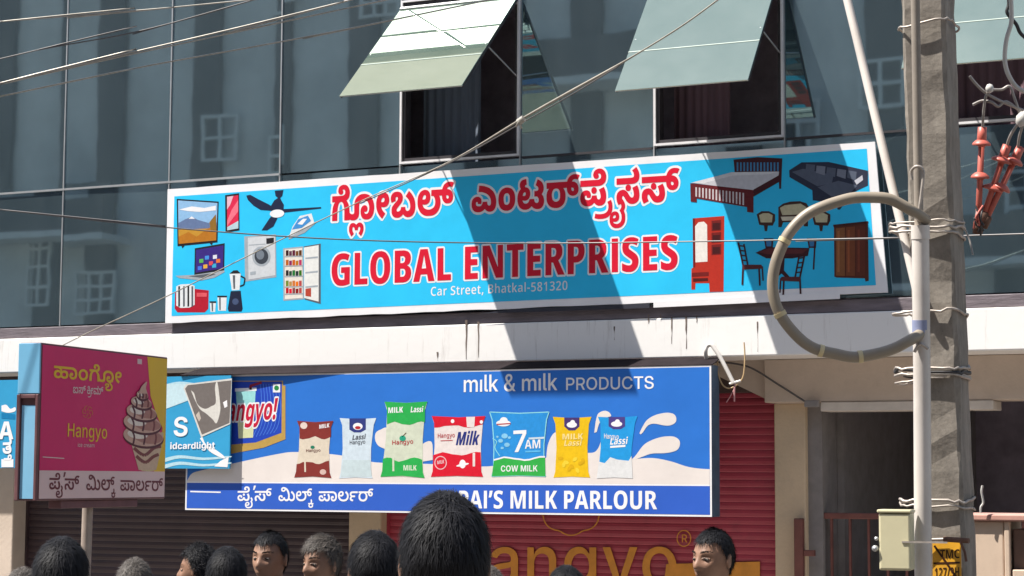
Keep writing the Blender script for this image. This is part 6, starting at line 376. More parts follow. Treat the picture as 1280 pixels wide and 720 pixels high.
m.build('mullion_strips', bld)
m = MB(); m.box(COLS[0], COLS[6] , -.016, .05, 4.632, 4.650, ALU); m.box(COLS[0], XR, -.010, .05, 6.84, 6.858, DARKF)
m.box(COLS[8] + .02, COLS[9] - .02, -.012, .05, 4.630, 4.648, DARKF); m.box(COLS[10] + .02, COLS[11] - .02, -.012, .05, 4.630, 4.648, DARKF); m.build('transom_strips', bld)
# room behind the glass: floor, ceiling, back wall, so that the open sashes look into a dark room
m = MB(); m.box(XL, XR, 1.3, 1.4, 3.3, 9.2, DARKIN); m.build('room_wall', bld)
m = MB(); m.box(XL, XR, .1, 1.3, 6.2, 6.35, DARKIN); m.build('room_ceiling', bld)
m = MB(); m.bbox(COLS[0], COLS[-1], -.045, .3, 7.43, 8.61, SOFFIT, .01); m.build('upper_band', bld)
m = MB(); m.box(XL, COLS[0], -.02, .4, 3.3, 8.9, SOFFIT); m.box(COLS[-1], XR, -.02, .4, 3.3, 8.9, SOFFIT); m.box(XL, XR, -.06, 9, 8.62, 9.2, SLAB)
m.box(XL, XR, 8.9, 9.1, 0, 8.6, SOFFIT); m.box(XL, XL + .2, .4, 8.9, 0, 8.6, SOFFIT); m.box(XR - .2, XR, .4, 8.9, 0, 8.6, SOFFIT); m.build('upper_wall', bld)
# white concrete band and the grey ledge over it
m = MB(); m.bbox(XL, XR, -.055, 2.6, 2.885, 3.215, SLAB, .012); m.build('concrete_band', bld)
m = MB(); m.bbox(XL, XR, -.035, .3, 3.219, 3.318, LEDGE, .006); m.build('ledge', bld)
# rain streaks under the ledge, thin runs of dirt on the band
STREAK = mat('dark_rain_streak', (.16, .12, .10), .9, var=.4, scale=12)
fb = wall(-.055)
for (px, y0, y1, w) in ((583, 400, 449, 3.2), (598, 402, 447, 2.4), (840, 396, 430, 2), (858, 395, 436, 2.2), (811, 393, 405, 2.5), (826, 393, 402, 2), (768, 408, 425, 1.4), (547, 440, 452, 1.6), (947, 402, 440, 1.2), (871, 394, 404, 2)):
    n_ = 5
    L = []; 
    for k in range(n_ + 1): L.append((px + random.uniform(-.6, .6) - w / 2 * (1 - .9 * k / n_), y0 + (y1 - y0) * k / n_))
    Rr = [(px + random.uniform(-.4, .4) + w / 2 * (1 - .9 * k / n_), y0 + (y1 - y0) * k / n_) for k in range(n_ + 1)]
    m = MB(); m.ppoly(L + Rr[::-1], STREAK, fb, .002); m.build('rain_streak', bld)
# shop front under the band, set back half a metre
YS, YC, YL_ = .62, .5, .40
bx = lambda px, py, y: wall(y).px(px, py)[0]
bz = lambda px, py, y: wall(y).px(px, py)[1]
xc0, xc1, xc2 = bx(968, 600, YC), bx(1007, 600, YC), bx(1025, 600, YC)
m = MB(); m.box(XL, xc0, .50, 2.6, 2.62, 2.884, mat('brown_shop_header', (.09, .055, .05), .8, var=.2)); m.build('shop_header', bld)
PALE = mat('pale_beam_edge', (.62, .56, .5), .8)
zl = bz(1070, 502, YL_); m = MB(); m.bbox(xc0 - .05, XR, YL_, .75, zl, 2.883, SOFFIT, .01); m.build('lintel', bld)
m = MB(); m.bbox(bx(1026, 505, YL_), 3.75, YL_ - .012, YL_ + .3, zl - .075, zl - .002, PALE, .006); m.build('lintel_edge', bld)
m = MB(); m.bbox(bx(1208, 505, YL_), bx(1242, 505, YL_), YL_ - .012, YL_ + .3, zl - .075, zl - .002, PALE, .006); m.build('lintel_edge', bld)
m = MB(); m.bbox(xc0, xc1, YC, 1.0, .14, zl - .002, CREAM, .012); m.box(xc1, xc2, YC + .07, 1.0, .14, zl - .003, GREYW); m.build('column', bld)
xk0, xk1 = bx(437, 670, YC), bx(477, 670, YC)
m = MB(); m.bbox(xk0, xk1, YC - .02, 1., .14, 2.62, CREAM, .012); m.build('column', bld)
xl0, xl1 = bx(-30, 660, .4), bx(16, 660, .4)
m = MB(); m.bbox(xl0, xl1, .4, 1., .14, 2.62, SOFFIT, .012); m.build('column', bld)
# porch at the far end
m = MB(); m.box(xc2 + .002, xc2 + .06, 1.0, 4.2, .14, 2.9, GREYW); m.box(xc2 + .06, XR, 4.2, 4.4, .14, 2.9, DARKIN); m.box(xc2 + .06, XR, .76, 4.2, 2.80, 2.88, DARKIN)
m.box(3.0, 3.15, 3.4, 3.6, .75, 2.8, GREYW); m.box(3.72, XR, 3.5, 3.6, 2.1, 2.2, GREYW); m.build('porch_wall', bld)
m = MB(); m.bbox(xc2 + .06, XR, .55, 4.2, .14, .66, GREYW, .015); m.build('porch_floor', bld)
m = MB()   # slanting haunch in front of the shutter head
fh = wall(YC - .03); m.ppoly([(880, 449), (1011, 449), (1011, 504), (970, 505), (935, 488), (893, 468)], SOFFIT, fh, 0, .05); m.build('haunch', bld)

def shutter(x0, x1, z0, z1, y, m_, pitch=.062):
    mb = MB(); n = int((z1 - z0) / pitch); V = []; F = []
    prof = []
    for k in range(n):
        for t, d in ((0, .004), (.14, 0), (.5, -.0035), (.86, 0)): prof.append((z0 + (k + t) * pitch, y + d))
    prof.append((z0 + n * pitch, y))
    for z, yy in prof: V += [(x0, yy, z), (x1, yy, z)]
    for k in range(len(prof) - 1): F.append((2 * k, 2 * k + 1, 2 * k + 3, 2 * k + 2))
    mb.add(V, F, m_)
    mb.box(x0 - .02, x0, y - .03, y + .06, z0, z1, m_); mb.box(x1, x1 + .02, y - .03, y + .06, z0, z1, m_)
    return mb
sh = shutter(xk1 + .021, xc0 - .021, .16, 2.64, YS, MAROON).build('roller_shutter', bld)
sh['label'] = 'maroon roller shutter with large orange lettering'
s2 = shutter(xl1 + .021, xk0 - .021, .16, 2.64, YS, DKBROWN).build('roller_shutter', bld)
s2['label'] = 'dark brown roller shutter'
s3 = shutter(-9.5, xl0 - .021, .16, 2.64, YS, DKBROWN).build('roller_shutter', bld)
fs = wall(YS - .015)
m = MB(); text(m, 'hangyo', fs, (552, 731), (850, 733), 62, SHORANGE, .003, 727.); m.build('shutter_lettering', sh)
m = MB()
P = []
for k in range(73):
    t = R(k * 5); r_ = 36 + 3.2 * abs(math.cos(4 * t)); P.append((714 + r_ * math.cos(t) * 1.05, 630 - r_ * math.sin(t)))
m.pline(P, 1.6, SHORANGE, fs, .0022)
P = [(855 + 8.6 * math.cos(R(k * 15)), 673 - 10 * math.sin(R(k * 15))) for k in range(25)]
m.pline(P, 1.3, SHORANGE, fs, .0022); text(m, 'R', fs, (851.5, 678), (859.5, 678), 10, SHORANGE, .0026, 727.)
m.build('shutter_emblem', sh)
m = MB(); m.ppoly([(833, 705), (872, 704), (872, 745), (828, 745)], SHORANGE, fs, .002); m.build('shutter_orange_band', sh); m = MB(); m.ppoly([(910, 703), (950, 702), (950, 745), (910, 745)], SHORANGE, fs, .002); m.build('shutter_orange_band', sh)

# ---- casement windows
def casement(i, out):
    x0, x1 = COLS[i], COLS[i + 1]; z0, zh = 4.655, 6.05; w = .018
    m = MB()
    for (a, b, c, d) in ((x0 + .004, x0 + .004 + w, z0, zh + .07), (x1 - .004 - w, x1 - .004, z0, zh + .07), (x0 + .022, x1 - .022, z0, z0 + w), (x0 + .022, x1 - .022, zh + .052, zh + .07)):
        m.box(a, b, -.028, .03, c, d, WHITEP)
    for (a, b, c, d) in ((x0 + .022, x0 + .05, z0 + w, zh + .05), (x1 - .05, x1 - .022, z0 + w, zh + .05), (x0 + .05, x1 - .05, z0 + w, z0 + w + .03), (x0 + .05, x1 - .05, zh + .02, zh + .05)):
        m.box(a, b, -.01, .09, c, d, DARKF)
    fr_ = m.build('casement_window', bld)
    L = 1.45 if out > 1 else 1.385; dz = -math.sqrt(L * L - out * out)
    o = Vector((x0 + .012, -.035, zh)); v = Vector((0, out, -dz)).normalized()      # up along the sash
    f = Frame(o + Vector((0, -out, dz)), (1, 0, 0), v); wd = x1 - x0 - .024
    m = MB(); m.bbox(0, wd, 0, L, -.008, .0, SASH, .002, f); m.build('sash_pane', fr_)
    m = MB(); m.box(.0, wd, 0, .014, -.012, -.0085, ALU, f); m.box(0, .012, .014, L, -.03, -.0085, DARKF, f); m.box(wd - .012, wd, .014, L, -.03, -.0085, DARKF, f)
    m.box(.0, wd, L * .335, L * .335 + .009, .0006, .003, mat('pale_glazing_bar', (.36, .42, .38), .6), f); m.box(0, wd, L - .03, L, .0006, .012, ALU, f); m.build('sash_rails', fr_)
    m = MB()
    for xx in (x0 + .035, x1 - .035):
        a = Vector((xx, .0, 5.35)); b = o + (f.o - o) * .55; b.x = xx; m.tube([a, b], .007, ALU, 6)
    m.build('stay_arm', fr_)
for i, out in WIN.items(): casement(i, out)
for i, xa_, xb_, mt in ((7, .05, .62, mat('slate_curtain', (.12, .145, .19), .9, var=.2, scale=3, stretch=(6, 1, .3))), (9, .05, .55, mat('maroon_curtain', (.17, .10, .12), .9, var=.2, scale=3, stretch=(6, 1, .3))), (11, .1, .7, mat('maroon_curtain', (.17, .10, .12), .9))):
    m = MB(); x0, x1 = COLS[i] + xa_, COLS[i] + xb_; n_ = 40; V = []
    for k in range(n_ + 1):
        x = x0 + (x1 - x0) * k / n_; y = .34 + .012 * math.sin(k * 1.1) + .006 * math.sin(k * 2.7); V += [(x, y, 4.5), (x, y, 6.19)]
    m.add(V, [(2 * k, 2 * k + 2, 2 * k + 3, 2 * k + 1) for k in range(n_)], mt, True); m.build('curtain', bld)

# ------------------------------------------------------------------ building across the street, seen only as the reflection in the glass
opp = thing('concrete_building', (0, -27, 0), 'plain concrete building across the street, mirrored in the tinted glass panes', 'building')
OPW = mat('grey_render', (.52, .51, .50), .9, var=.2, scale=.6); OPD = mat('dark_render', (.07, .068, .075), .9, var=.2, scale=.6); OPL = mat('pale_window_surround', (.57, .56, .55), .8)
m = MB(); m.box(-60, 30, -30, -22, 0, 16.5, OPW); m.build('wall', opp)
m = MB()
x = -58.
while x < 28:
    m.box(x, x + .72, -22, -21.85, 0, 16.3, OPD); x += 2.2
m.build('pilaster_strips', opp)
rl = random.Random(11); x = -30.
while x < 12:
    for z in (2.6, 6.0, 9.0, 12.2):
        if rl.random() < .62:
            m = MB(); xx = x + rl.uniform(.3, .9); nr = rl.choice((2, 3, 4, 5)); nc = rl.choice((2, 2, 3)); cw, ch_ = rl.uniform(.30, .46), rl.uniform(.3, .5); z_ = z + rl.uniform(-.6, .6)
            for a in range(nc + 1): m.box(xx + a * cw, xx + a * cw + .08, -21.85, -21.79, z_, z_ + ch_ * nr, OPL)
            for b in range(nr + 1): m.box(xx + .001, xx + cw * nc + .079, -21.849, -21.792, z_ + b * ch_, z_ + b * ch_ + .07, OPL)
            m.build('window_lattice', opp)
    x += 2.2
m = MB()
for (xa_, xb_, za_, zb_) in ((-24, -19.5, 7.4, 9.4), (-12, -7, 10, 12.5), (-4, 1, 5.5, 7.5), (-17, -14, 3.5, 5.5)): m.box(xa_, xb_, -21.99, -20.9, za_, za_ + .14, OPL); m.box(xa_, xb_, -20.95, -20.9, za_ + .14, za_ + .95, OPD)
m.build('balcony', opp)

# ------------------------------------------------------------------ GLOBAL ENTERPRISES banner
FB = wall(-.085)
ban = thing('shop_banner', (0, -.05, 3.3), 'wide cyan shop banner with red lettering and pictures of appliances and furniture', 'banner')
WH = ink(250, 248, 250, True); CY = ink(46, 204, 255, True); RED = ink(225, 18, 52, True); NAVY = ink(28, 38, 70)
m = MB()
corners = [(206.5, 404), (209.5, 236.5), (1093.5, 177), (1109.5, 365.5)]
q = [FB.px(*p) for p in corners]
def edge(a, b, n, amp, sd):
    rnd = random.Random(sd); return [(a[0] + (b[0] - a[0]) * k / n, a[1] + (b[1] - a[1]) * k / n + (rnd.uniform(-amp, amp) if 0 < k < n else 0)) for k in range(n)]
P = edge(q[0], q[3], 40, .004, 1) + edge(q[3], q[2], 6, .001, 2) + edge(q[2], q[1], 40, .002, 3) + edge(q[1], q[0], 6, .001, 4)
m.poly(P, WH, FB, 0, .02); m.build('flex_sheet', ban)
m = MB(); m.bbox(-3.48, 3.18, -.055, -.004, 3.38, 3.42, ALU, .004); m.bbox(-3.48, 3.18, -.055, -.004, 4.48, 4.52, ALU, .004)
for xx in (-3.4, -1.8, -.2, 1.4, 3.0): m.bbox(xx, xx + .03, -.05, -.003, 3.425, 4.475, ALU, .003)
m.build('frame', ban)
m = MB(); m.ppoly([(214.5, 395), (218, 245.5), (1083.5, 185.8), (1095, 356.5)], CY, FB, .0012); m.build('cyan_field', ban)
m = MB(); m.ppoly([(817, 384.5), (817, 377), (1050, 365), (1050, 373.5)], WH, FB, .004, .003); m.ppoly([(600, 392), (640, 386.5), (812, 379), (812, 385)], ink(60, 60, 70), FB, .003, .002); m.build('loose_flap', ban)
L1 = MB()
for key, a, b, h, cap in (('globalu', (413.5, 276.5), (567, 267.5), 33, 600.), ('enterprises_kn', (588.5, 265.5), (849, 251), 33, 600.)):
    text(L1, key, FB, a, b, h, WH, .002, cap, True); text(L1, key, FB, a, b, h, RED, .0032, cap)
L1.build('kannada_lettering', ban)
L1 = MB()
text(L1, 'global', FB, (412.5, 357.5), (849.5, 336.5), 39.5, WH, .002, 714., True); text(L1, 'global', FB, (412.5, 357.5), (849.5, 336.5), 39.5, RED, .0032)
L1.build('english_lettering', ban)
for f_ in (lambda x: x < 5600, lambda x: x >= 5600):
    L1 = MB(); text(L1, 'street', FB, (538, 370), (710.5, 362.3), 11, WH, .002, sel=f_); L1.build('address_lettering', ban)

def pic(name, parent): 
    class P_(MB):
        def done(s): return s.build(name, parent)
    return P_()
G1, G2, G3 = ink(235, 238, 240), ink(170, 178, 186), ink(95, 100, 108)
BK = ink(32, 32, 38)
# television
p = pic('television_picture', ban)
p.ppoly([(221, 248.5), (273.5, 252), (272, 303), (222, 308)], BK, FB, .002); p.ppoly([(222.8, 250.5), (272, 253.8), (270.6, 300.5), (223.6, 305)], ink(150, 195, 235), FB, .0026)
p.ppoly([(223.2, 285), (271, 283), (270.6, 300.5), (223.6, 305)], ink(205, 150, 50), FB, .003); p.ppoly([(223, 279), (232, 274), (240, 271), (248, 275), (262, 279), (271, 278), (271, 285), (223.2, 287)], ink(105, 125, 165), FB, .0034)
p.ppoly([(236, 273.5), (240, 270.5), (244, 273.6)], WH, FB, .0038); p.ppoly([(224, 262), (240, 258), (256, 260), (270, 257), (270, 263), (250, 265), (236, 264)], WH, FB, .0034)
p.ppoly([(223.4, 296), (236, 290), (246, 296), (258, 287), (270.8, 280), (270.6, 300.5), (223.6, 305)], ink(190, 120, 30), FB, .0038); p.ppoly([(262, 278), (270, 268), (270.8, 288), (264, 290)], ink(150, 110, 40), FB, .0042)
p.ppoly([(227, 307.6), (231, 307.2), (228, 310.5)], BK, FB, .0024); p.ppoly([(262, 304), (266, 303.5), (265, 306.6)], BK, FB, .0024); p.done()
# phone
p = pic('smartphone_picture', ban)
p.ppoly([(281.5, 244), (299, 241.5), (299.5, 288), (282, 291)], BK, FB, .002); p.ppoly([(284, 246), (298, 244), (298.2, 285.5), (284.2, 288)], ink(230, 40, 80), FB, .0026)
p.ppoly([(284, 246), (292, 244.8), (288, 256), (284, 262)], ink(240, 190, 205), FB, .003); p.ppoly([(290, 262), (298, 250), (298.1, 264), (286, 280), (284.2, 284), (284.2, 276)], ink(250, 120, 140), FB, .003); p.ppoly([(284.2, 284), (298.2, 276), (298.2, 285.5), (284.2, 288)], ink(190, 215, 225), FB, .0034); p.done()
# ceiling fan
p = pic('ceiling_fan_picture', ban)
p.ppoly([(343.5, 238.5), (354.5, 237.5), (353, 245), (350.5, 247.5), (351.5, 250), (355, 256), (354.5, 263), (339, 264), (339, 257), (343, 250.5), (347.5, 247.5), (344.5, 245)], NAVY, FB, .002)
p.ppoly([(308, 244.5), (313, 243.5), (323, 249), (336, 255.5), (340, 258), (340, 263.5), (326, 262.5), (317, 257), (310, 250)], NAVY, FB, .0024)
p.ppoly([(353, 261.5), (401.5, 258.8), (401.5, 260.6), (353, 266)], NAVY, FB, .0024); p.ppoly([(337, 273), (341, 269), (347, 273), (342, 283), (334, 288), (327, 288)], NAVY, FB, .0022); p.ell(346.5, 267, 9, 5, WH, FB, .003, rot=-4); p.done()
# iron
p = pic('clothes_iron_picture', ban)
p.ppoly([(361, 297), (366, 283), (375, 270), (389.5, 266.8), (393, 278.5), (380, 289), (368, 296.5)], G1, FB, .002); p.ppoly([(365, 287), (373, 274), (385, 269.5), (389, 276), (377, 285)], ink(70, 150, 220), FB, .0026); p.ppoly([(372, 280), (379, 273.5), (384, 273.5), (378, 281)], WH, FB, .003)
p.ppoly([(361, 299.5), (361, 297), (393, 278), (398, 276), (381, 291)], G2, FB, .0024); p.done()
# washing machine
p = pic('washing_machine_picture', ban)
p.ppoly([(305.5, 295.5), (345, 293), (345.5, 346.5), (306.5, 352)], G2, FB, .002); p.ppoly([(310, 297), (344, 294.5), (344.4, 344), (310.8, 349.5)], ink(215, 218, 222), FB, .0025); p.ppoly([(333, 298), (342.5, 297), (342.6, 304), (333.2, 305)], BK, FB, .003); p.ppoly([(311, 306), (332, 304.5), (332, 305.5), (311, 307)], G2, FB, .003)
p.ell(327, 320.5, 11.5, 12.5, G2, FB, .003); p.ell(327, 320.5, 8.6, 9.6, ink(60, 66, 76), FB, .0034); p.ell(325.6, 318.6, 5, 6, ink(120, 130, 142), FB, .0038); p.ppoly([(313, 340), (320, 339), (320, 343), (313, 344)], G2, FB, .003); p.done()
# laptop
p = pic('laptop_picture', ban)
p.ppoly([(243.6, 310.4), (281, 304), (280.4, 338), (243, 343.5)], BK, FB, .002); p.ppoly([(245, 312.4), (279.6, 306.6), (279, 335.5), (244.6, 341)], ink(58, 38, 130), FB, .0026)
for k, (cx, cy, cc) in enumerate(((252, 326, (90, 190, 90)), (257, 333, (240, 180, 60)), (259, 322, (70, 150, 230)), (264, 329, (230, 80, 90)), (269, 321, (230, 230, 240)), (268, 332, (60, 180, 220)), (273, 326, (240, 120, 50)), (250, 335, (70, 120, 230)))): p.ppoly([(cx - 2.6, cy - 2), (cx + 2.4, cy - 2.6), (cx + 2.4, cy + 2.2), (cx - 2.6, cy + 2.8)], ink(*cc), FB, .003)
p.ppoly([(219.5, 344.8), (243, 343.6), (280.4, 338), (281, 340), (268.6, 347), (252, 350.6), (224, 347.6)], G2, FB, .0024); p.ppoly([(236, 345.3), (262, 342), (270, 342.8), (254, 347.4)], G3, FB, .003); p.done()
# refrigerator
p = pic('refrigerator_picture', ban)
p.ppoly([(354, 310.5), (379, 308), (380, 374), (354.4, 376)], G2, FB, .002); p.ppoly([(356, 312), (378, 310), (378.6, 372.4), (356.2, 374)], ink(240, 232, 220), FB, .0025); p.ppoly([(380, 308), (401, 304.5), (401, 380), (381, 374.5)], G3, FB, .002); p.ppoly([(380, 309.5), (398.5, 306.4), (398.5, 377), (380.4, 372.5)], ink(238, 238, 234), FB, .0026)
for y, cc in ((318, (90, 60, 40)), (330, (200, 90, 60)), (343, (60, 90, 50)), (356, (190, 120, 60)), (365, (200, 50, 40))):
    for k in range(5):
        xx = 357.5 + k * 4.1; c2 = tuple(max(15, min(245, v + random.randint(-55, 55))) for v in cc); p.ppoly([(xx, y - 5 + k % 2), (xx + 3.4, y - 5.3 + k % 2), (xx + 3.4, y + 1.6), (xx, y + 1.8)], ink(*[v // 24 * 24 for v in c2]), FB, .003)
    p.ppoly([(356.2, y + 2.2), (378.6, y + 1.6), (378.6, y + 2.8), (356.2, y + 3.4)], G2, FB, .0034)
for y in (322, 340, 358):
    p.ppoly([(382, y), (397.5, y - 1.6), (397.5, y + .6), (382, y + 2)], G2, FB, .003)
p.ppoly([(382, 361), (389, 360), (389, 371), (382, 370)], ink(190, 70, 50), FB, .0032); p.done()
# wet grinder, jars, mixer
p = pic('wet_grinder_picture', ban)
p.ppoly([(219, 366), (243, 361), (261, 363), (260.5, 386), (256, 390.5), (222, 390.5), (218.5, 386)], ink(185, 20, 45), FB, .002); p.ppoly([(220.5, 358), (226, 355.5), (238, 355), (243.5, 357.5), (243.5, 381), (237, 384.5), (226, 385), (220.5, 382)], G1, FB, .0026)
for xx in (223, 229, 234.5, 239.5): p.ppoly([(xx, 358), (xx + 2.2, 357.6), (xx + 2.2, 383), (xx, 383.4)], G3 if xx in (229, 239.5) else BK, FB, .003)
p.ppoly([(246, 366), (259, 366), (258.6, 371), (246, 371)], ink(230, 90, 100), FB, .003); p.done()
p = pic('steel_jars_picture', ban)
for x0, x1, y0, y1 in ((262.5, 270, 378, 390), (272, 283.5, 371, 388.5)):
    p.ppoly([(x0, y0), (x1, y0), (x1 - .8, y1), (x0 + .8, y1)], G1, FB, .002); p.ppoly([(x0 + 2, y0 + 1), (x0 + 4, y0 + 1), (x0 + 4, y1 - 1), (x0 + 2.4, y1 - 1)], G3, FB, .0026); p.ppoly([(x0 - .5, y0 - 1.4), (x1 + .5, y0 - 1.4), (x1, y0 + .6), (x0, y0 + .6)], BK, FB, .0028)
p.done()
p = pic('mixer_grinder_picture', ban)
p.ppoly([(288.5, 364), (301, 363.5), (303.5, 386), (302, 389.5), (286, 389.5), (284.8, 386)], ink(28, 34, 60), FB, .002); p.ell(294.5, 377, 4, 4, ink(70, 85, 120), FB, .0026); p.ppoly([(287, 342), (301, 341.5), (299.5, 362.5), (290, 363)], G1, FB, .002); p.ppoly([(291, 344), (294, 344), (294, 361), (292, 361)], G3, FB, .0026)
p.ppoly([(292, 338), (297, 337.8), (301, 341.8), (287, 342.2)], BK, FB, .0024); p.pline([(301, 345), (306.5, 348), (305, 356), (300, 358)], 1.8, BK, FB, .0024); p.done()
# bed
WD, WD2 = ink(105, 28, 34), ink(70, 22, 30)
p = pic('wooden_bed_picture', ban)
p.ppoly([(917, 199.5), (947, 196.5), (978, 198), (976.5, 236), (974, 236), (973.5, 222), (919, 222)], WD2, FB, .002)
for k in range(13): p.ppoly([(921 + k * 4.2, 203), (923 + k * 4.2, 203), (923 + k * 4.2, 214), (921 + k * 4.2, 214)], ink(70, 140, 190), FB, .0024)
p.ppoly([(864, 228.5), (915, 215.3), (974, 214.5), (973, 221), (942, 238.5)], ink(205, 205, 212), FB, .0028); p.ppoly([(864, 228.5), (915, 215.3), (974, 214.5), (960, 218), (916, 219.5), (880, 229.4)], ink(225, 225, 230), FB, .0031)
p.ppoly([(942, 237), (974, 219), (974, 227.5), (942, 246)], WD2, FB, .0031)
p.ppoly([(863, 229), (942, 237.6), (942, 266), (934, 265), (934, 259), (871, 248), (871, 253), (863.5, 252)], WD, FB, .0034)
for k in range(15): 
    xx = 869.5 + k * 4.2; y = 233 + k * .5; p.ppoly([(xx, y + 1), (xx + 1.9, y + 1.2), (xx + 1.9, y + 13 + k * .25), (xx, y + 12.7 + k * .25)], ink(215, 205, 208), FB, .0038)
p.done()
# corner sofa
p = pic('corner_sofa_picture', ban)
SF, SF2, SF3 = ink(48, 54, 74), ink(92, 100, 118), ink(128, 134, 150)
p.ppoly([(986.5, 213), (1002, 203), (1036, 202.5), (1085, 213.5), (1085, 232), (1066, 241), (1050, 262), (1047, 262), (1046, 254), (1016, 250.5), (1015.5, 238), (987, 221.5)], SF, FB, .002)
p.ppoly([(990, 215), (1004, 211), (1042, 219), (1040, 229), (1022, 233)], SF2, FB, .0026); p.ppoly([(1022, 234), (1048, 226), (1072, 232), (1064, 240), (1040, 246)], SF2, FB, .0028)
for k in range(5): p.ppoly([(1008 + k * 13, 205 + k * 2), (1019 + k * 13, 206 + k * 2.2), (1018 + k * 13, 217 + k * 2.2), (1007 + k * 13, 214 + k * 2)], SF3 if k % 2 else SF2, FB, .0032)
p.ppoly([(1068, 226), (1078, 219), (1079, 225), (1071, 231)], ink(205, 205, 215), FB, .0036); p.done()
# dressing table
RW, RW2 = ink(190, 48, 32), ink(120, 26, 24)
p = pic('dressing_table_picture', ban)
p.ppoly([(866, 273), (905.5, 270), (904.5, 364.5), (887, 365), (886.5, 354), (869.5, 354), (869, 362), (864.3, 362), (864.3, 336), (867, 334)], RW, FB, .002); p.ppoly([(869, 283), (873, 278), (880, 277), (884, 281), (884.5, 327), (869.5, 328)], ink(245, 238, 230), FB, .0026)
for y in (276, 291, 306): p.ppoly([(889.5, y), (901.5, y - 1), (901.5, y + 12), (889.5, y + 13)], RW2, FB, .0026); p.ppoly([(891, y + 3), (900, y + 2.6), (900, y + 11), (891, y + 11.4)], ink(70, 16, 18), FB, .003)
p.ppoly([(865, 341), (886, 340), (886, 345), (865, 346)], RW2, FB, .0026); p.ppoly([(866.5, 348), (885, 347.6), (885, 351), (866.5, 352)], ink(80, 20, 20), FB, .003); p.ppoly([(866, 273), (868.4, 272.8), (869, 334), (866.4, 334)], RW2, FB, .003); p.done()
# cane sofa set
CN, CNB = ink(205, 196, 160), ink(72, 44, 36)
p = pic('sofa_set_picture', ban)
p.ppoly([(973, 259), (979, 254.5), (988, 252), (1000, 251.5), (1008, 254), (1011, 259), (1010, 283), (1005, 283), (1004, 277), (979, 278), (977, 284), (973, 284)], CNB, FB, .002); p.ppoly([(975, 260), (981, 256.5), (1001, 254.5), (1008, 259), (1006, 268), (978, 269)], CN, FB, .0026)
p.ppoly([(976, 271), (1008, 270), (1006, 275), (978, 276)], ink(225, 215, 190), FB, .003)
for x0 in (946, 1015):
    p.ppoly([(x0, 268), (x0 + 6, 264), (x0 + 15, 264), (x0 + 23, 268), (x0 + 23, 276), (x0 + 20, 282), (x0 + 14, 282), (x0 + 13, 289), (x0 + 10, 289), (x0 + 9, 282), (x0 + 3, 281)], CNB, FB, .0022); p.ppoly([(x0 + 3, 269), (x0 + 8, 266.5), (x0 + 15, 266.5), (x0 + 20, 269), (x0 + 19, 278), (x0 + 5, 278)], CN, FB, .0028)
p.done()
# dining table and chairs
DW = ink(66, 28, 34); DW2 = ink(100, 44, 46)
p = pic('dining_table_picture', ban)
p.ppoly([(944.5, 316), (960, 309), (1012, 310), (1010, 320), (990, 323), (958, 323)], DW, FB, .003); p.ppoly([(948, 315.4), (961, 310.4), (1010, 311.6), (1003, 317), (960, 318)], DW2, FB, .0034)
p.ppoly([(973, 322), (981, 322), (980, 338), (988, 347), (984, 349), (977, 342), (969, 349), (966, 347), (974, 338)], DW, FB, .0026)
for (x0, y0, fl) in ((923, 303, 1), (1006, 318, -1)):
    X = lambda a: x0 + a * fl
    p.pline([(X(0), y0), (X(6), y0 + 29), (X(5), y0 + 53)], 2.2, DW, FB, .0038); p.pline([(X(7), y0 + 2), (X(12), y0 + 29)], 2, DW, FB, .0038)
    for k in range(4): p.pline([(X(1 + k * 1.2), y0 + 4 + k * 6), (X(8 + k * 1.1), y0 + 5 + k * 6)], 1.6, DW, FB, .0041)
    p.ppoly([(X(5), y0 + 28), (X(29), y0 + 28), (X(31), y0 + 33), (X(6), y0 + 34)][::fl], DW2, FB, .0043); p.pline([(X(26), y0 + 32), (X(27), y0 + 54)], 2.2, DW, FB, .0038); p.pline([(X(30), y0 + 30), (X(31), y0 + 48)], 1.8, DW, FB, .0038)
for x0 in (955, 1009):
    p.ppoly([(x0, 298), (x0 + 12, 298), (x0 + 11, 310), (x0 + 2, 310)], DW, FB, .0024); p.ppoly([(x0 + 2.5, 300), (x0 + 9.6, 300), (x0 + 9, 308), (x0 + 3.4, 308)], ink(60, 130, 185), FB, .0027)
p.pline([(1019, 300), (1017, 337)], 2, DW, FB, .003); p.done()
# wardrobe
p = pic('wardrobe_picture', ban)
p.ppoly([(1042.5, 282), (1085, 277.5), (1086, 351), (1082, 352), (1081, 348), (1046, 347), (1043, 346)], ink(92, 44, 30), FB, .002)
for k, cc in enumerate(((140, 88, 52), (128, 70, 42), (104, 50, 34))): 
    xx = 1045 + k * 12.6; p.ppoly([(xx, 285.5 - k * 1.2), (xx + 11.2, 284.4 - k * 1.2), (xx + 11.2, 345), (xx, 344.6)], ink(*cc), FB, .0026); p.ppoly([(xx + 2, 289 - k), (xx + 4.6, 288.6 - k), (xx + 4.6, 340), (xx + 2, 340)], ink(*[int(v * 1.25) for v in cc]), FB, .003)
p.ppoly([(1041.5, 281), (1085.5, 276.4), (1085.5, 279), (1042, 284)], ink(70, 32, 24), FB, .0032); p.done()

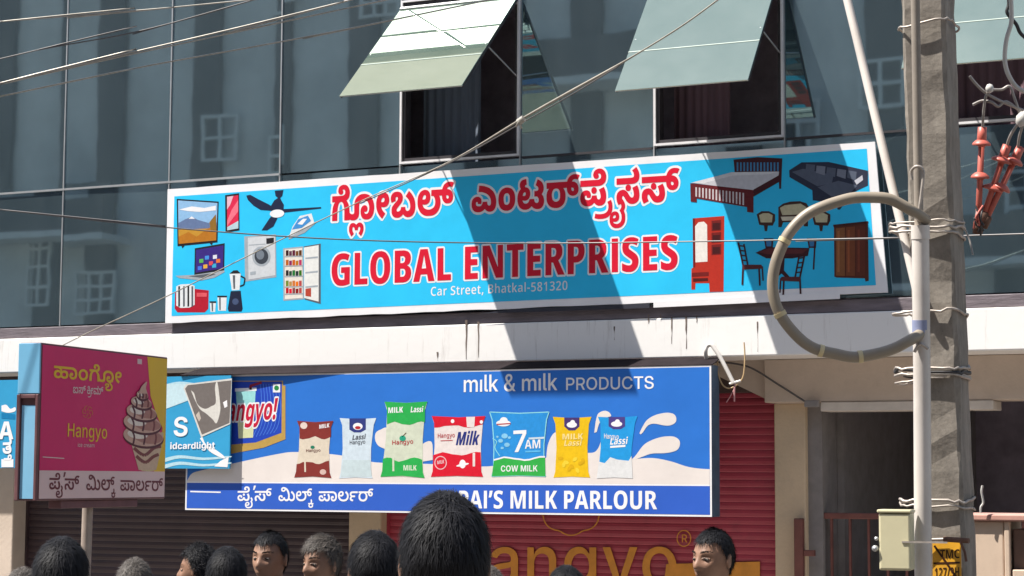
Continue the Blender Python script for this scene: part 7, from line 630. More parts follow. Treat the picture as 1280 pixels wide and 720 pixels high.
# ------------------------------------------------------------------ milk parlour box sign
FM = wall(-.28)
mk = thing('milk_parlour_sign', (-.6, -.18, 1.6), 'long blue box sign with milk packets and white MILK PARLOUR lettering under the white band', 'sign')
BL, BL2, MW = ink(46, 120, 214, True), ink(52, 100, 204, True), ink(240, 230, 224, True)
SIDE = mat('blue_sign_side', (.05, .10, .17), .5, var=.2)
x0, z0 = -3.112, 1.6; x1, z1 = 1.893, 2.81
m = MB(); m.bbox(x0, x1, -.279, -.09, z0, z1, SIDE, .006); m.build('box', mk)
m = MB(); m.box(x0, x1, .0006, .0016, z0 + .0, z1, WH, Frame((0, -.279, 0), (1, 0, 0))) if False else None
def quad(x0, x1, z0, z1): return [(x0, z0), (x1, z0), (x1, z1), (x0, z1)]
m.poly(quad(x0 + .002, x1 - .002, z0 + .002, z1 - .002), WH, FM, .0005); m.poly(quad(x0 + .018, x1 - .018, z0 + .018, z1 - .018), BL, FM, .0012)
m.build('blue_face', mk)
m = MB(); zb = FM.px(560, 605.5)[1]
m.poly(quad(x0 + .018, x1 - .018, z0 + .018, zb), BL2, FM, .0018)
m.ppoly([(238, 613.5), (276, 614.5), (276, 616.2), (238, 615.2)], WH, FM, .0026); m.build('name_strip', mk)
m = MB()
def cl(P):
    Q = smooth_path([(a, b, 0) for a, b in P], 5); return [(p.x, p.y) for p in Q]
top = cl([(234, 601), (240, 592), (252, 588), (275, 583), (300, 577.5), (345, 568), (372, 565), (425, 569), (470, 578), (540, 580), (610, 583), (683, 572)])
top += cl([(683, 572), (685, 556), (691, 543), (697, 541), (706, 550), (720, 563), (740, 566), (748, 560), (752, 548)]) + cl([(760, 575), (790, 574), (815, 572.5), (838, 576.5), (858, 583), (875, 585.8), (889, 586.5)])
zz = FM.px(877.5, 585.5)
P = [FM.px(*p) for p in top]; P = [(min(max(a, x0 + .018), x1 - .018), b) for a, b in P]
P += [(x1 - .018, zb + .012), (x0 + .018, zb + .012)]
m.poly(P, MW, FM, .0020)
m.poly(quad(x0 + .018, x1 - .018, zb, zb + .0118), WH, FM, .0020)
m.ppoly(cl([(790, 574), (795, 569), (804, 557), (813, 551), (824, 547), (834, 545.4), (843, 546), (849, 550), (850, 556), (847, 562), (840, 565), (830, 566.5), (815, 567), (803, 571), (795, 574)]), MW, FM, .0024)
m.ppoly(cl([(799.5, 541.5), (803, 534), (809, 525), (819, 519), (832, 516), (841, 517), (845, 521), (845, 527), (840, 531), (832, 532), (818, 529.6), (810, 532), (804, 540), (801, 543)]), MW, FM, .0024)
m.ppoly(cl([(743, 541), (745, 526), (748, 517), (755, 513.6), (761, 515), (764, 520), (758, 522), (750, 528), (746, 540)]), MW, FM, .0024)
m.ppoly(cl([(481, 561), (473, 557), (469, 549), (470, 541), (476, 537), (484, 536), (484, 561)]), MW, FM, .0024)
m.ppoly(cl([(528, 577), (526, 562), (530, 554), (540, 553), (541, 575)]), MW, FM, .0024)
m.build('milk_splash', mk)
# logo on the left end: cup with straw on a blue and gold panel, name in red
m = MB()
m.ppoly([(286, 568), (290, 567), (330, 559.5), (357, 549), (357, 482), (354, 482), (354, 476), (286, 476)], ink(196, 160, 84), FM, .0028); m.ppoly([(286, 556), (320, 553), (352, 541), (352.5, 477), (286, 477)], ink(34, 72, 190), FM, .0032)
for k in range(7): m.pline(cl([(326 + k * 3.4, 480), (327 + k * 4, 505), (323 + k * 4.2, 530), (316 + k * 4.4, 547 - k)]), .8, ink(80, 130, 225), FM, .0035)
m.ppoly([(295, 487), (320, 486), (316.5, 547), (298.5, 548)], ink(160, 222, 222), FM, .0037); m.ppoly([(297, 515), (318.4, 514), (316.5, 547), (298.5, 548)], ink(222, 226, 178), FM, .0040); m.ppoly([(294, 485.5), (321, 484.5), (321, 488.5), (294, 489.5)], WH, FM, .0042)
m.ppoly([(311.5, 486), (312.5, 481), (327, 476.6), (328, 479.4), (315.5, 483.4), (314.5, 488)], ink(150, 30, 60), FM, .0042); m.ppoly([(341.5, 480), (350.5, 480), (350.5, 490.5), (341.5, 490.5)], WH, FM, .0042); m.ell(346, 485, 3, 3.2, ink(40, 140, 70), FM, .0046)
text(m, 'hangyo_script', FM, (269, 527.5), (345, 524), 26, WH, .0045, 714., True); text(m, 'hangyo_script', FM, (269, 527.5), (345, 524), 26, ink(205, 24, 60), .0052)
for k, (cx, cy) in enumerate(((333, 508), (337.5, 505.5), (342, 508.5), (338, 511))): m.ell(cx, cy, 3.2, 3.4, WH, FM, .0044)
m.build('brand_panel', mk)
m = MB(); text(m, 'milkmilk', FM, (578.5, 490.2), (697, 487.8), 22, WH, .0026, 756.); m.build('slogan_lettering', mk)
m = MB(); text(m, 'products', FM, (706.5, 487.7), (818.5, 485.8), 15.4, WH, .0026, 727.); m.build('products_lettering', mk)
m = MB(); text(m, 'pais', FM, (572, 635.3), (821.5, 636.6), 22, WH, .0026); m.build('english_lettering', mk)
m = MB()
for key, a, b in (('pai_kn', 296.5, 339.5), ('milk_kn', 347.8, 390), ('parlour_kn', 398, 466.5)): text(m, key, FM, (a, 626 + (a - 296) * .004), (b, 626 + (b - 296) * .004), 13.4, WH, .0026, 600.)
m.build('kannada_lettering', mk)
def pouch(tl, tr, br, bl):
    """outline of a milk pouch with sealed, spread ends and a slight waist"""
    P = [tl, ((tl[0] + tr[0]) / 2, (tl[1] + tr[1]) / 2 + 1.6), tr]; h = br[1] - tr[1]; P += [(tr[0] - 3.2, tr[1] + h * .12), (tr[0] - 4.2 + (br[0] - tr[0]) * .5, tr[1] + h * .5), (br[0] - 2.2, br[1] - h * .1), br]
    P += [((bl[0] + br[0]) / 2, (bl[1] + br[1]) / 2 - 1.2), bl, (bl[0] + 2.2, bl[1] - h * .1), (tl[0] + 4.2 + (bl[0] - tl[0]) * .5, tl[1] + h * .5), (tl[0] + 3.2, tl[1] + h * .12)]
    return P
def wavy(x0, x1, y0, y1, ph, top):
    P = [(x0 + (x1 - x0) * k / 10, (y1 if not top else y0) + 2.2 * math.sin(ph + k * .95) + (1.4 if k in (3, 4) else 0)) for k in range(11)]
    return P
def packet(name_label, tl, tr, br, bl, cbody, cband, y1, y2, ph):
    p = MB(); p.ppoly(pouch(tl, tr, br, bl), cbody, FM, .0032)
    if cband is not None:
        w = wavy(tl[0] + 3.2, tr[0] - 3.2, 0, y1, ph, False); p.ppoly([tl, ((tl[0] + tr[0]) / 2, tl[1] + 1.6), tr, (tr[0] - 3, tr[1] + 8)] + w[::-1] + [(tl[0] + 3, tl[1] + 8)], cband, FM, .0037)
        w = wavy(bl[0] + 3., br[0] - 3., y2, 0, ph + 1, True); p.ppoly(w + [(br[0] - 2.2, br[1] - 7), br, ((bl[0] + br[0]) / 2, bl[1] - 1.2), bl, (bl[0] + 2.2, bl[1] - 7)], cband, FM, .0037)
    return p
TEAL, SRED = ink(30, 130, 100), ink(190, 40, 50)
p = packet('', (371.5, 526), (417, 526), (414.5, 597.5), (368, 596.8), ink(228, 214, 194), ink(138, 52, 46), 547, 578, .5)
p.ell(380, 532, 4.4, 4.2, ink(235, 215, 205), FM, .0042); text(p, 'MILK', FM, (399, 536), (412, 534), 5, WH, .0042); p.pline([(381.5, 577), (381.8, 590)], 2, ink(228, 214, 194), FM, .0042); p.ell(391, 559, 2.6, 2, TEAL, FM, .0042); text(p, 'hangyo', FM, (382.5, 565), (401, 564.5), 3.6, ink(120, 70, 60), .0042); p.ell(404, 590, 4, 3.4, ink(225, 190, 180), FM, .0042); p.build('milk_packet_picture', mk)
p = packet('', (424.8, 522.5), (470.5, 522.5), (466, 598), (424, 598), ink(214, 228, 238), None, 0, 0, 0)
p.ppoly([(437, 523), (457.5, 523), (457.5, 537), (451, 540.5), (443, 540.5), (437, 537)], ink(50, 62, 132), FM, .0037); p.ell(447.5, 533, 6, 4.4, WH, FM, .0042); p.ell(447.5, 534.6, 3.6, 2, SRED, FM, .0045); text(p, 'buttermilk', FM, (440, 550), (457, 548.6), 6, G3, .0042); text(p, 'hangyo', FM, (437, 555.6), (457, 554.5), 5, G3, .0042); p.ppoly([(429, 575), (463, 575), (465, 596), (426, 596)], ink(206, 222, 226), FM, .0035); p.build('milk_packet_picture', mk)
p = packet('', (480.8, 502), (534.5, 501.8), (531, 597.5), (475.8, 596), ink(216, 222, 200), ink(44, 178, 82), 529, 574, 2.4)
text(p, 'MILK', FM, (485, 516.5), (504, 515.5), 7, WH, .0042); text(p, 'buttermilk', FM, (513, 515.5), (529, 515), 7, WH, .0042); p.ell(503.5, 548, 4, 3.6, ink(40, 165, 130), FM, .0042); p.pline([(503, 546), (508, 541)], 1, ink(110, 90, 60), FM, .0042); text(p, 'hangyo', FM, (490, 556), (517, 554.4), 5.4, SRED, .0042); p.pline([(491.8, 572), (492, 589)], 2.4, ink(216, 222, 200), FM, .0042); text(p, 'MILK', FM, (504, 588), (521, 588), 6.5, ink(225, 240, 215), .0042); p.build('milk_packet_picture', mk)
p = packet('', (539.8, 520), (607, 520), (604, 596), (538.8, 596), ink(238, 226, 222), ink(224, 22, 48), 532.5, 567, 1.2)
p.ppoly([(583, 521), (594, 521), (593, 534), (584, 534)], ink(238, 226, 222), FM, .0041); p.ell(566, 526.5, 2.2, 2.4, WH, FM, .0044); p.ell(602, 527.5, 2, 2.2, WH, FM, .0044); text(p, 'Milk', FM, (569, 556.5), (597.5, 556), 16.5, ink(40, 52, 130), .0042); text(p, 'hangyo', FM, (547, 547.5), (569, 546.5), 5.4, SRED, .0042); p.pline([(551, 551), (566, 550.4)], .9, SRED, FM, .0042)
for k in range(24): p.pline([(551 + 7.2 * math.cos(R(k * 15)), 578.5 + 8 * math.sin(R(k * 15))), (551 + 7.2 * math.cos(R(k * 15 + 15)), 578.5 + 8 * math.sin(R(k * 15 + 15)))], 1.1, ink(245, 200, 205), FM, .0042)
text(p, 'MILK', FM, (546.5, 580.5), (555.5, 579), 4.4, ink(245, 200, 205), .0044); p.ell(578.5, 580, 4, 5.4, WH, FM, .0042); p.ell(578.5, 581, 8, 1.6, WH, FM, .0044, rot=-12); p.pline([(592.6, 566), (592.6, 583)], 3, ink(238, 226, 222), FM, .0041); p.build('milk_packet_picture', mk)
p = packet('', (612.2, 515), (686.5, 515), (682.2, 595.5), (614.8, 595.5), ink(44, 150, 226), None, 0, 0, 0)
OL = pouch((612.2, 515), (686.5, 515), (682.2, 595.5), (614.8, 595.5)); p.pline(OL + [OL[0]], 1.2, ink(150, 225, 235), FM, .0036)
w = wavy(617.5, 681.5, 574, 0, 2, True); p.ppoly([(a, b - 2) for a, b in w] + w[::-1], WH, FM, .0042); p.ppoly(w + [(682, 595.5), (648, 594.3), (615, 595.5)], ink(54, 180, 76), FM, .0037)
text(p, 'cowmilk', FM, (626, 589.5), (672.5, 589.2), 7.6, WH, .0042, 727.); text(p, 'seven', FM, (639.5, 565.5), (660.5, 564.5), 27, WH, .0042, 727.); text(p, 'AM', FM, (656, 561), (676.5, 560.3), 11, WH, .0044, 727.); p.ppoly([(661, 547), (680.5, 546), (680.5, 548.4), (661, 549.4)], ink(210, 225, 235), FM, .0042); p.ppoly([(657, 563.5), (676, 562.8), (676, 565), (657, 565.6)], ink(100, 190, 240), FM, .0042)
p.ell(629.5, 529, 9, 4, WH, FM, .0042); p.ell(630, 526, 5, 4.6, WH, FM, .0043); p.pline([(621, 530.5), (638.5, 529.4)], 1.4, SRED, FM, .0046)
for k, (cx, cy, r_) in enumerate(((631, 545, 4), (626, 551, 3), (634, 556, 3.4), (628, 560, 2), (637, 547, 2), (622, 546, 1.6))): p.ell(cx, cy, r_, r_ * .8, ink(140, 205, 240), FM, .0042)
p.pline(cl([(616, 548), (621, 552), (619, 560), (625, 570)]), 1, ink(150, 225, 235), FM, .0042); p.build('milk_packet_picture', mk)
p = packet('', (691.2, 521), (739.5, 521), (737.8, 597), (692, 597), ink(242, 196, 20), None, 0, 0, 0)
p.ppoly([(705.5, 522), (724.5, 522), (724.5, 533), (719, 538), (711, 538), (705.5, 533)], ink(74, 52, 116), FM, .0037); p.ell(715, 531, 6.4, 3.6, WH, FM, .0042); p.ell(716, 528, 3, 3, WH, FM, .0043); text(p, 'MILK', FM, (702.5, 549.5), (729, 549), 7.2, ink(252, 226, 150), .0042); text(p, 'buttermilk', FM, (704.5, 557.5), (727, 557), 7, ink(252, 226, 150), .0042)
for k in range(9): p.ell(701 + (k * 7) % 31, 573 + (k * 5) % 17, 3.4, 2.2, ink(248, 216, 60) if k % 2 else ink(226, 176, 16), FM, .0038 + k * .00006, rot=k * 20)
p.build('milk_packet_picture', mk)
p = packet('', (747.6, 521), (797, 520), (791, 598), (746, 598), ink(36, 160, 232), None, 0, 0, 0)
p.ppoly([(749, 577), (756, 579), (763, 571.5), (772, 574.5), (786, 576), (789.6, 570), (791, 598), (768, 596.8), (746, 598)], ink(232, 232, 232), FM, .0037); p.ppoly([(761, 521.4), (781.5, 521.2), (781.5, 533), (776, 536.5), (767, 536.5), (761, 533)], ink(80, 66, 140), FM, .0037); p.ell(771, 530, 7, 3.4, WH, FM, .0042); p.ell(772, 527, 3, 2.8, WH, FM, .0043); text(p, 'hangyo', FM, (755, 548), (774, 549), 6, WH, .0042); text(p, 'buttermilk', FM, (762, 556), (784.5, 555), 8.5, WH, .0042); p.ppoly([(763, 557.5), (782, 556), (782, 558.6), (763, 560)], WH, FM, .0042); p.build('milk_packet_picture', mk)

# ------------------------------------------------------------------ ID-card shop banner behind the pole sign
FC = wall(-.345)
ic = thing('id_card_banner', (-4, -.32, 1.95), 'pale blue banner with white letters and a grey card holder picture', 'banner')
xa, xb, za, zb2 = -6.6, -2.605, 1.972, 2.80
m = MB(); m.poly(quad(xa, xb, za, zb2), ink(58, 165, 215, True), FC, 0, .02); m.build('flex_sheet', ic)
for k, (ya, yb) in enumerate(((477, 492), (569, 573), (577, 581))):
    m = MB(); m.ppoly(cl([(205, ya + 4), (225, ya), (255, ya + 3), (286, ya + 1), (286, yb - 1), (255, yb + 2), (225, yb), (205, yb + 5)]), ink(190, 226, 238), FC, .0012); m.build('wave_print', ic)
for P, c_, h_ in (([(205, 480), (232, 480), (237, 500), (205, 512)], ink(205, 232, 240), .0015), ([(276, 477), (289.5, 475), (289, 502), (281, 492)], WH, .0015), ([(268, 583), (276, 576), (286, 571), (284.5, 584)], WH, .0018),
    (cl([(253, 546), (258, 556), (268, 561), (280, 570), (279, 573), (262, 564), (250, 548)]), WH, .0021), (cl([(2, 507), (8, 506), (13, 511), (19, 509), (19, 514), (10, 516), (2, 514)]), WH, .0015), ([(2, 516), (19, 518), (19, 524), (2, 523)], ink(20, 130, 185), .0015)):
    m = MB(); m.ppoly(P, c_, FC, h_); m.build('wave_print', ic)
m = MB(); m.ppoly([(229.5, 485), (233, 480), (290, 473), (288, 530), (251.5, 546.5)], ink(225, 222, 215), FC, .0024); m.ppoly([(231.5, 486), (235, 481.5), (289.4, 475.4), (287, 528.6), (252.6, 543.2)], ink(122, 114, 110), FC, .0029)
m.ppoly(cl([(239, 488), (243, 492), (247, 505), (256, 511), (264, 508), (270, 503), (269, 484), (272, 478), (275, 500), (275.5, 514), (271, 529), (266, 524), (258, 517), (250, 511), (243, 498)]), ink(226, 222, 214), FC, .0034); m.ppoly([(245, 519), (249, 514), (251.5, 523), (249, 527)], ink(205, 192, 180), FC, .0034); m.ppoly([(279, 503), (284, 500), (284.5, 508), (281, 510)], WH, FC, .0034); m.build('card_holder_picture', ic)
for key, a, b, h_, cp_ in (('S', (216, 545.5), (236, 545), 24, 727.), ('idcards', (212.5, 561.5), (269, 560.6), 8.2, 727.), ('A', (-2, 549), (17.5, 549), 22, 727.), ('ta_kn', (3, 567), (16, 567), 15, 600.)):
    m = MB(); text(m, key, FC, a, b, h_, WH, .004, cp_); m.build('lettering', ic)
m = MB(); m.ppoly([(2, 574), (17, 574), (17, 584), (2, 584)], WH, FC, .003); m.build('white_patch', ic)
# dark strip over the sign's top; overhang added to cast a slanting shadow
m = MB(); DS = mat('dark_casting_strip', (.018, .013, .015), .85, var=.3, spec=.1)
xw = FM.px(432, 470)[0]
V = [(-3.14, -.05, 2.884), (1.9, -.05, 2.884), (1.9, -.283, 2.812), (xw, -.284, 2.812), (-2.2, -.315, 2.812), (-3.14, -.36, 2.812)]
m.add(V + [(a, b, c - .006) for a, b, c in V], [(0, 3, 2, 1), (0, 5, 4, 3), (6, 7, 8, 9), (6, 9, 10, 11), (1, 2, 8, 7), (2, 3, 9, 8), (3, 4, 10, 9), (4, 5, 11, 10), (5, 0, 6, 11), (0, 1, 7, 6)], DS); m.build('shadow_casting_strip', mk)
# ------------------------------------------------------------------ ice cream box sign on its own post
PA_, PB_ = Vector((-.406, -5.765, 0)), Vector((-.56, -4.239, 0))
U = (PB_ - PA_).normalized(); LEN = (PB_ - PA_).length; ZB, ZT = 1.752, 2.697
FPs = Frame(PA_, U)
ps = thing('ice_cream_sign', at(112, 640, 12.7).xy.to_3d(), 'dark pink ice cream box sign with yellow Kannada name, on a thin brownish post', 'sign')
PKS = mat('box_sign_frame', (.16, .07, .075), .5, .1, var=.2)
PK, YL, PKW = ink(228, 48, 110, True), ink(246, 200, 52, True), ink(240, 208, 204, True)
TH = .15
m = MB(); m.bbox(0, LEN, ZB, ZT, -TH + .0, -.002, PKS, .006, FPs); m.build('box', ps)
m = MB(); q = .012
m.poly(quad(q, LEN - q, ZB + q, ZT - q), PK, FPs, .0); m.build('pink_face', ps)
m = MB(); zc = FPs.px(100, 588.5)[1]; m.poly(quad(q, LEN - q, ZB + q, zc), PKW, FPs, .0012); m.build('name_strip', ps)
m = MB()
P = [FPs.px(*p) for p in ((184, 447), (186, 470), (188, 495), (196, 520), (203, 535), (200, 560), (192, 588))]
m.poly([(LEN - q, zc), (LEN - q, ZT - q)] + [(a, min(b, ZT - q) if i else ZT - q) for i, (a, b) in enumerate(P[:-1])] + [(P[-1][0], zc)], YL, FPs, .0012); m.build('yellow_band', ps)
m = MB(); CRM, CHO = ink(222, 178, 156), ink(98, 44, 44)
m.ppoly(cl([(166, 560), (171, 580), (176, 588), (193, 588), (198, 575), (203, 552), (203, 540), (190, 548), (175, 556)]), ink(226, 200, 150), FPs, .0018)
CHO2 = ink(140, 74, 66); CRM2 = ink(188, 132, 116)
m.ppoly([(163, 552), (202, 549), (195, 587.5), (173, 587.5)], ink(226, 192, 160), FPs, .0020)
for q_ in ((167, 560, 180, 569, 192, 560, 201, 558), (170, 570, 181, 578, 191, 571, 198, 568)): m.pline(cl([(q_[0], q_[1]), (q_[2], q_[3]), (q_[4], q_[5]), (q_[6], q_[7])]), 4, CHO2, FPs, .0023)
c_ = .0026
for cx, cy, rx, ry, rt_ in ((179, 545, 25.5, 13.5, -8), (177.5, 529, 24, 12.5, -10), (176.5, 515, 19.5, 10.5, -12), (176, 503, 13.5, 8, -14), (177, 493.5, 7.5, 6, -16)):
    m.ell(cx, cy + 2.2, rx, ry, CHO, FPs, c_, rot=-rt_); m.ell(cx - .4, cy, rx - .4, ry - .8, CRM, FPs, c_ + .0003, rot=-rt_); m.ell(cx + rx * .22, cy + 1.2, rx * .72, ry * .62, CRM2, FPs, c_ + .0006, rot=-rt_); m.ell(cx - rx * .3, cy - ry * .16, rx * .5, ry * .42, ink(248, 232, 216), FPs, c_ + .0009, rot=-rt_)
    for q in (-.62, -.1, .45): m.pline(cl([(cx + rx * q, cy - ry * .7), (cx + rx * (q + .16), cy + .4), (cx + rx * (q + .1), cy + ry * .8)]), 2.2, CHO2 if q > 0 else CHO, FPs, c_ + .0011)
    c_ += .0013
m.ppoly(cl([(172, 492), (175, 484), (182, 477), (181, 485), (183, 492)]), CRM, FPs, c_)
m.build('ice_cream_picture', ps)
m = MB(); text(m, 'hangyo_kn', FPs, (66, 472), (152, 479.5), 16.5, YL, .0022, 600.); m.build('kannada_brand_lettering', ps)
m = MB(); text(m, 'icecream_kn', FPs, (90.5, 491.3), (128.5, 493.4), 8.5, PKW, .0022, 600.); m.build('small_lettering', ps); m = MB(); text(m, 'icecream', FPs, (96.5, 558.5), (118, 559.3), 5, PKW, .0022); m.build('small_lettering', ps)
m = MB(); m.pline([(53, 571.2), (80, 573)], 1.2, PKW, FPs, .0022); m.build('printed_line', ps)
m = MB(); m.ppoly([(171.5, 448.5), (177, 449.2), (177, 455.4), (171.5, 454.8)], PKW, FPs, .0022); m.build('printed_mark', ps)
m = MB(); text(m, 'hangyo', FPs, (83, 545.6), (134, 548.5), 16.8, YL, .0022, 727.); m.build('brand_lettering', ps)
m = MB()
for k in range(6):
    a = R(k * 60 + 20); m.pline(cl([(109 + 2 * math.cos(a), 515 + 2 * math.sin(a)), (109 + 6 * math.cos(a + .5), 515 + 7 * math.sin(a + .5)), (109 + 6.6 * math.cos(a + 1.2), 515 + 8 * math.sin(a + 1.2))]), .9, ink(226, 130, 70), FPs, .0022)
m.build('flower_emblem', ps)
m = MB(); text(m, 'pai_kn', FPs, (60.5, 611.5), (98.5, 612.3), 15.5, ink(120, 52, 58), .0024, 600.); text(m, 'milk_kn', FPs, (107, 612.5), (142.5, 613), 15, ink(120, 52, 58), .0024, 600.); text(m, 'parlour_kn', FPs, (149.5, 613.2), (203, 614), 14.4, ink(120, 52, 58), .0024, 600.); m.build('name_lettering', ps)
FE = Frame(PA_ - U * .001 - FPs.n * TH, FPs.n)           # end face, lit by the sun
SKB = mat('sky_blue_acrylic', (.20, .50, .74), .3, var=.06, scale=3)
SKB2 = mat('pale_blue_acrylic', (.24, .53, .76), .3, var=.08, scale=3)
m = MB(); zm = FE.px(40, 492)[1]; m.bbox(.0, TH, zm, ZT - .004, .0, .012, SKB, .003, FE); m.build('upper_end_panel', ps)
m = MB(); m.box(.03, TH - .022, ZB + .012, zm - .07, .0, .006, SKB2, FE)
m.bbox(0, .026, ZB, zm - .005, 0, .02, PKS, .004, FE); m.bbox(TH - .02, TH, ZB, zm - .005, 0, .02, PKS, .004, FE); m.bbox(.0265, TH - .0205, zm - .03, zm - .005, 0, .02, PKS, .004, FE); m.build('lower_end_panel', ps)
pp = at(112, 640, 12.7); m = MB(); pz = Vector((pp.x, pp.y, 0)) - FPs.n * .0
m.tube([(pz.x - .04, pz.y, 0), (pz.x - .015, pz.y, ZB + .0)], .034, mat('brown_grey_post_paint', (.36, .29, .245), .5, .1, var=.2, scale=10, dirt=(.2, .16, .14)), 16); m.build('post', ps)
m = MB(); m.bbox(LEN * .2, LEN * .8, ZB - .05, ZB - .001, -TH + .03, -.03, PKS, .005, FPs); m.build('bracket', ps)

# ------------------------------------------------------------------ concrete power pole
D0 = 7.45
def pax(py):      # centre line of the pole in the photograph
    return 1163.5 + (1184 - 1163.5) * (py - 100) / 540
base = at(1183, 640, D0); topp = at(pax(0), 0, D0)
pole = thing('power_pole', (base.x, base.y, 0), 'rough grey brown concrete power pole with wire ties, in front of the glass building', 'pole')
ax = (topp - base).normalized()
p_bot = base - ax * (base.z / ax.z); p_top = base + ax * 5.2
m = MB(); n_ = 90; V = []; F = []; rnd = random.Random(3)
for k in range(n_ + 1):
    t = k / n_; c = p_bot.lerp(p_top, t); w, d = .088 - .012 * t, .10 - .016 * t; ch = .014
    pts = [(-w + ch, -d), (w - ch, -d), (w, -d + ch), (w, d - ch), (w - ch, d), (-w + ch, d), (-w, d - ch), (-w, -d + ch)]
    for (a, b) in pts:
        j = .0035; V.append(c + Vector((a + rnd.uniform(-j, j) + (.004 if rnd.random() < .06 else 0), b + rnd.uniform(-j, j) + (rnd.uniform(.004, .01) if rnd.random() < .08 and b < 0 else 0), 0)))
for k in range(n_):
    for i in range(8): F.append((k * 8 + i, k * 8 + (i + 1) % 8, (k + 1) * 8 + (i + 1) % 8, (k + 1) * 8 + i))
F.append(tuple(range(8))[::-1]); F.append(tuple(n_ * 8 + i for i in range(8)))
m.add(V, F, CONC); m.build('shaft', pole)
TIE = mat('weathered_tie_wire', (.42, .37, .33), .5, .4, var=.25, scale=30)
BKW = mat('black_cable', (.03, .028, .03), .5)
GRW = mat('grey_cable', (.45, .44, .42), .5, .1)
def ring_round(py, tilt=0., grow=0., r=.004, x_off=-.035, wx=.135, mt=TIE, wob=.006, sd=0):
    """a tie wire round shaft and pipe"""
    c = at(pax(py), py, D0); rnd = random.Random(sd + int(py)); P = []
    for k in range(28):
        a = 2 * math.pi * k / 28; ca, sa = math.cos(a), math.sin(a)
        sx = math.copysign(abs(ca) ** .45, ca); sy = math.copysign(abs(sa) ** .45, sa)
        P.append(Vector((c.x + x_off + sx * wx, c.y + sy * .112, c.z + tilt * sx + rnd.uniform(-wob, wob) + grow * math.sin(a * 2))))
    mb = MB(); mb.tube(P, r, mt, 6, closed=True); return mb
for (py, tilt, r_, sd) in ((36, .006, .0045, 0), (287, .004, .0055, 1), (292, -.012, .005, 2), (281, .01, .004, 3), (392, 0, .005, 4), (462, .006, .0055, 5), (470, -.008, .0055, 6), (466, .0, .006, 7), (475, .012, .004, 8), (626, .006, .0055, 9), (632, -.01, .0045, 10)):
    ring_round(py, tilt, .008 if sd % 2 else -.006, r_, 0. if sd == 0 else -.035, .10 if sd == 0 else .128, mt=BKW if sd == 7 else TIE, sd=sd).build('wire_tie', pole)
def on_pole(px, py, out=.108): 
    q = at(px, py, D0); r = ray(px, py); t = ((base.y - out) - CAM.y) / r.y; return CAM + r * t
m = MB(); m.tube(smooth_path([on_pole(1146, 200), on_pole(1160, 206), on_pole(1176, 214), on_pole(1190, 224)]), .006, TIE, 6); m.tube(smooth_path([on_pole(1146, 205), on_pole(1166, 213), on_pole(1189, 221)]), .004, TIE, 6)
m.tube(smooth_path([on_pole(1150, 385), on_pole(1160, 392, .12), on_pole(1172, 398), on_pole(1182, 412)]), .005, TIE, 6); m.tube(smooth_path([on_pole(1178, 384), on_pole(1170, 394, .12), on_pole(1162, 405), on_pole(1164, 414)]), .004, BKW, 6)
m.tube(smooth_path([on_pole(1176, 470), on_pole(1186, 478, .12), on_pole(1172, 486), on_pole(1164, 476, .12)]), .006, BKW, 6)
m.tube(smooth_path([on_pole(1190, 160), on_pole(1186, 230), on_pole(1196, 300), on_pole(1192, 380), on_pole(1197, 460)]), .003, TIE, 5)
m.build('loose_wire_ends', pole)
# yellow number plate
m = MB(); pc = Frame((base.x, base.y - .108, 0), (1, 0, 0)); 
YP = mat('yellow_enamel_plate', (.72, .36, .02), .45, var=.15, scale=10, dirt=(.3, .15, .05))
m.ppoly([(1165.5, 679), (1201, 677), (1202, 742), (1166, 742)], YP, pc, 0, .003); pl = m.build('number_plate', pole); pl['label'] = 'yellow number plate with black characters'
m = MB(); DKI = ink(60, 30, 14); text(m, 'tmc', pc, (1175, 698.5), (1200, 697.5), 11, DKI, .0012); m.ppoly([(1167, 703), (1200, 702), (1200, 704.4), (1167, 705.4)], DKI, pc, .0012); text(m, 'num', pc, (1168, 722), (1200, 721), 12, DKI, .0012); m.pline([(1168, 682), (1196, 722)], 2.6, DKI, pc, .0018); m.build('plate_lettering', pl)
m = MB(); m.tube([on_pole(1124, 676, .15), on_pole(1165, 674.5, .125), on_pole(1180, 674, .125)], .006, TIE, 6)
m.tube([on_pole(1180, 674, .13), on_pole(1196, 675, .14), on_pole(1211, 676, .15)], .010, mat('rusty_iron', (.16, .085, .06), .8, .3, var=.4, scale=20), 7); m.tube([on_pole(1200, 676, .15), on_pole(1206, 690, .15), on_pole(1208, 702, .15)], .005, mat('rusty_iron', (.16, .085, .06), .8), 6); m.build('plate_rod', pole)

# ------------------------------------------------------------------ pipes and conduit loop
PVC = mat('white_plastic_pipe', (.62, .57, .53), .38, var=.12, scale=5, stretch=(1, 1, .5), dirt=(.32, .27, .24), damt=.5)
PVC2 = mat('grey_plastic_pipe', (.29, .25, .21), .7, var=.25, scale=5, dirt=(.2, .17, .15), damt=.5)
DP = 7.28
pa, pb = at(1150.5, 292, DP), at(1153, 640, DP); dv = (pb - pa) / (pa.z - pb.z); foot = pb + dv * (pb.z - .05)
pipe = thing('white_pipe', (foot.x, foot.y, 0), 'thick white plastic pipe tied to the left side of the concrete pole', 'pipe')
m = MB(); m.tube([foot, pb.lerp(pa, .5) + Vector((.002, 0, 0)), pa], .0315, PVC, 20); m.build('lower_pipe', pipe)
m = MB(); u0, u1 = at(1149, 296, DP), at(1143.5, -40, DP); m.tube([u0, u0.lerp(u1, .5), u1], .0165, PVC2, 16); m.tube([pa - (u1 - u0).normalized() * .02, pa + (u1 - u0).normalized() * .03], .034, PVC, 18); m.build('upper_pipe', pipe)
m = MB(); c0, c1 = at(1151.3, 400, DP), at(1151.5, 416, DP); m.tube([c0, c1], .0324, mat('blue_tape', (.27, .30, .46), .5, var=.2), 20); m.build('tape_band', pipe)
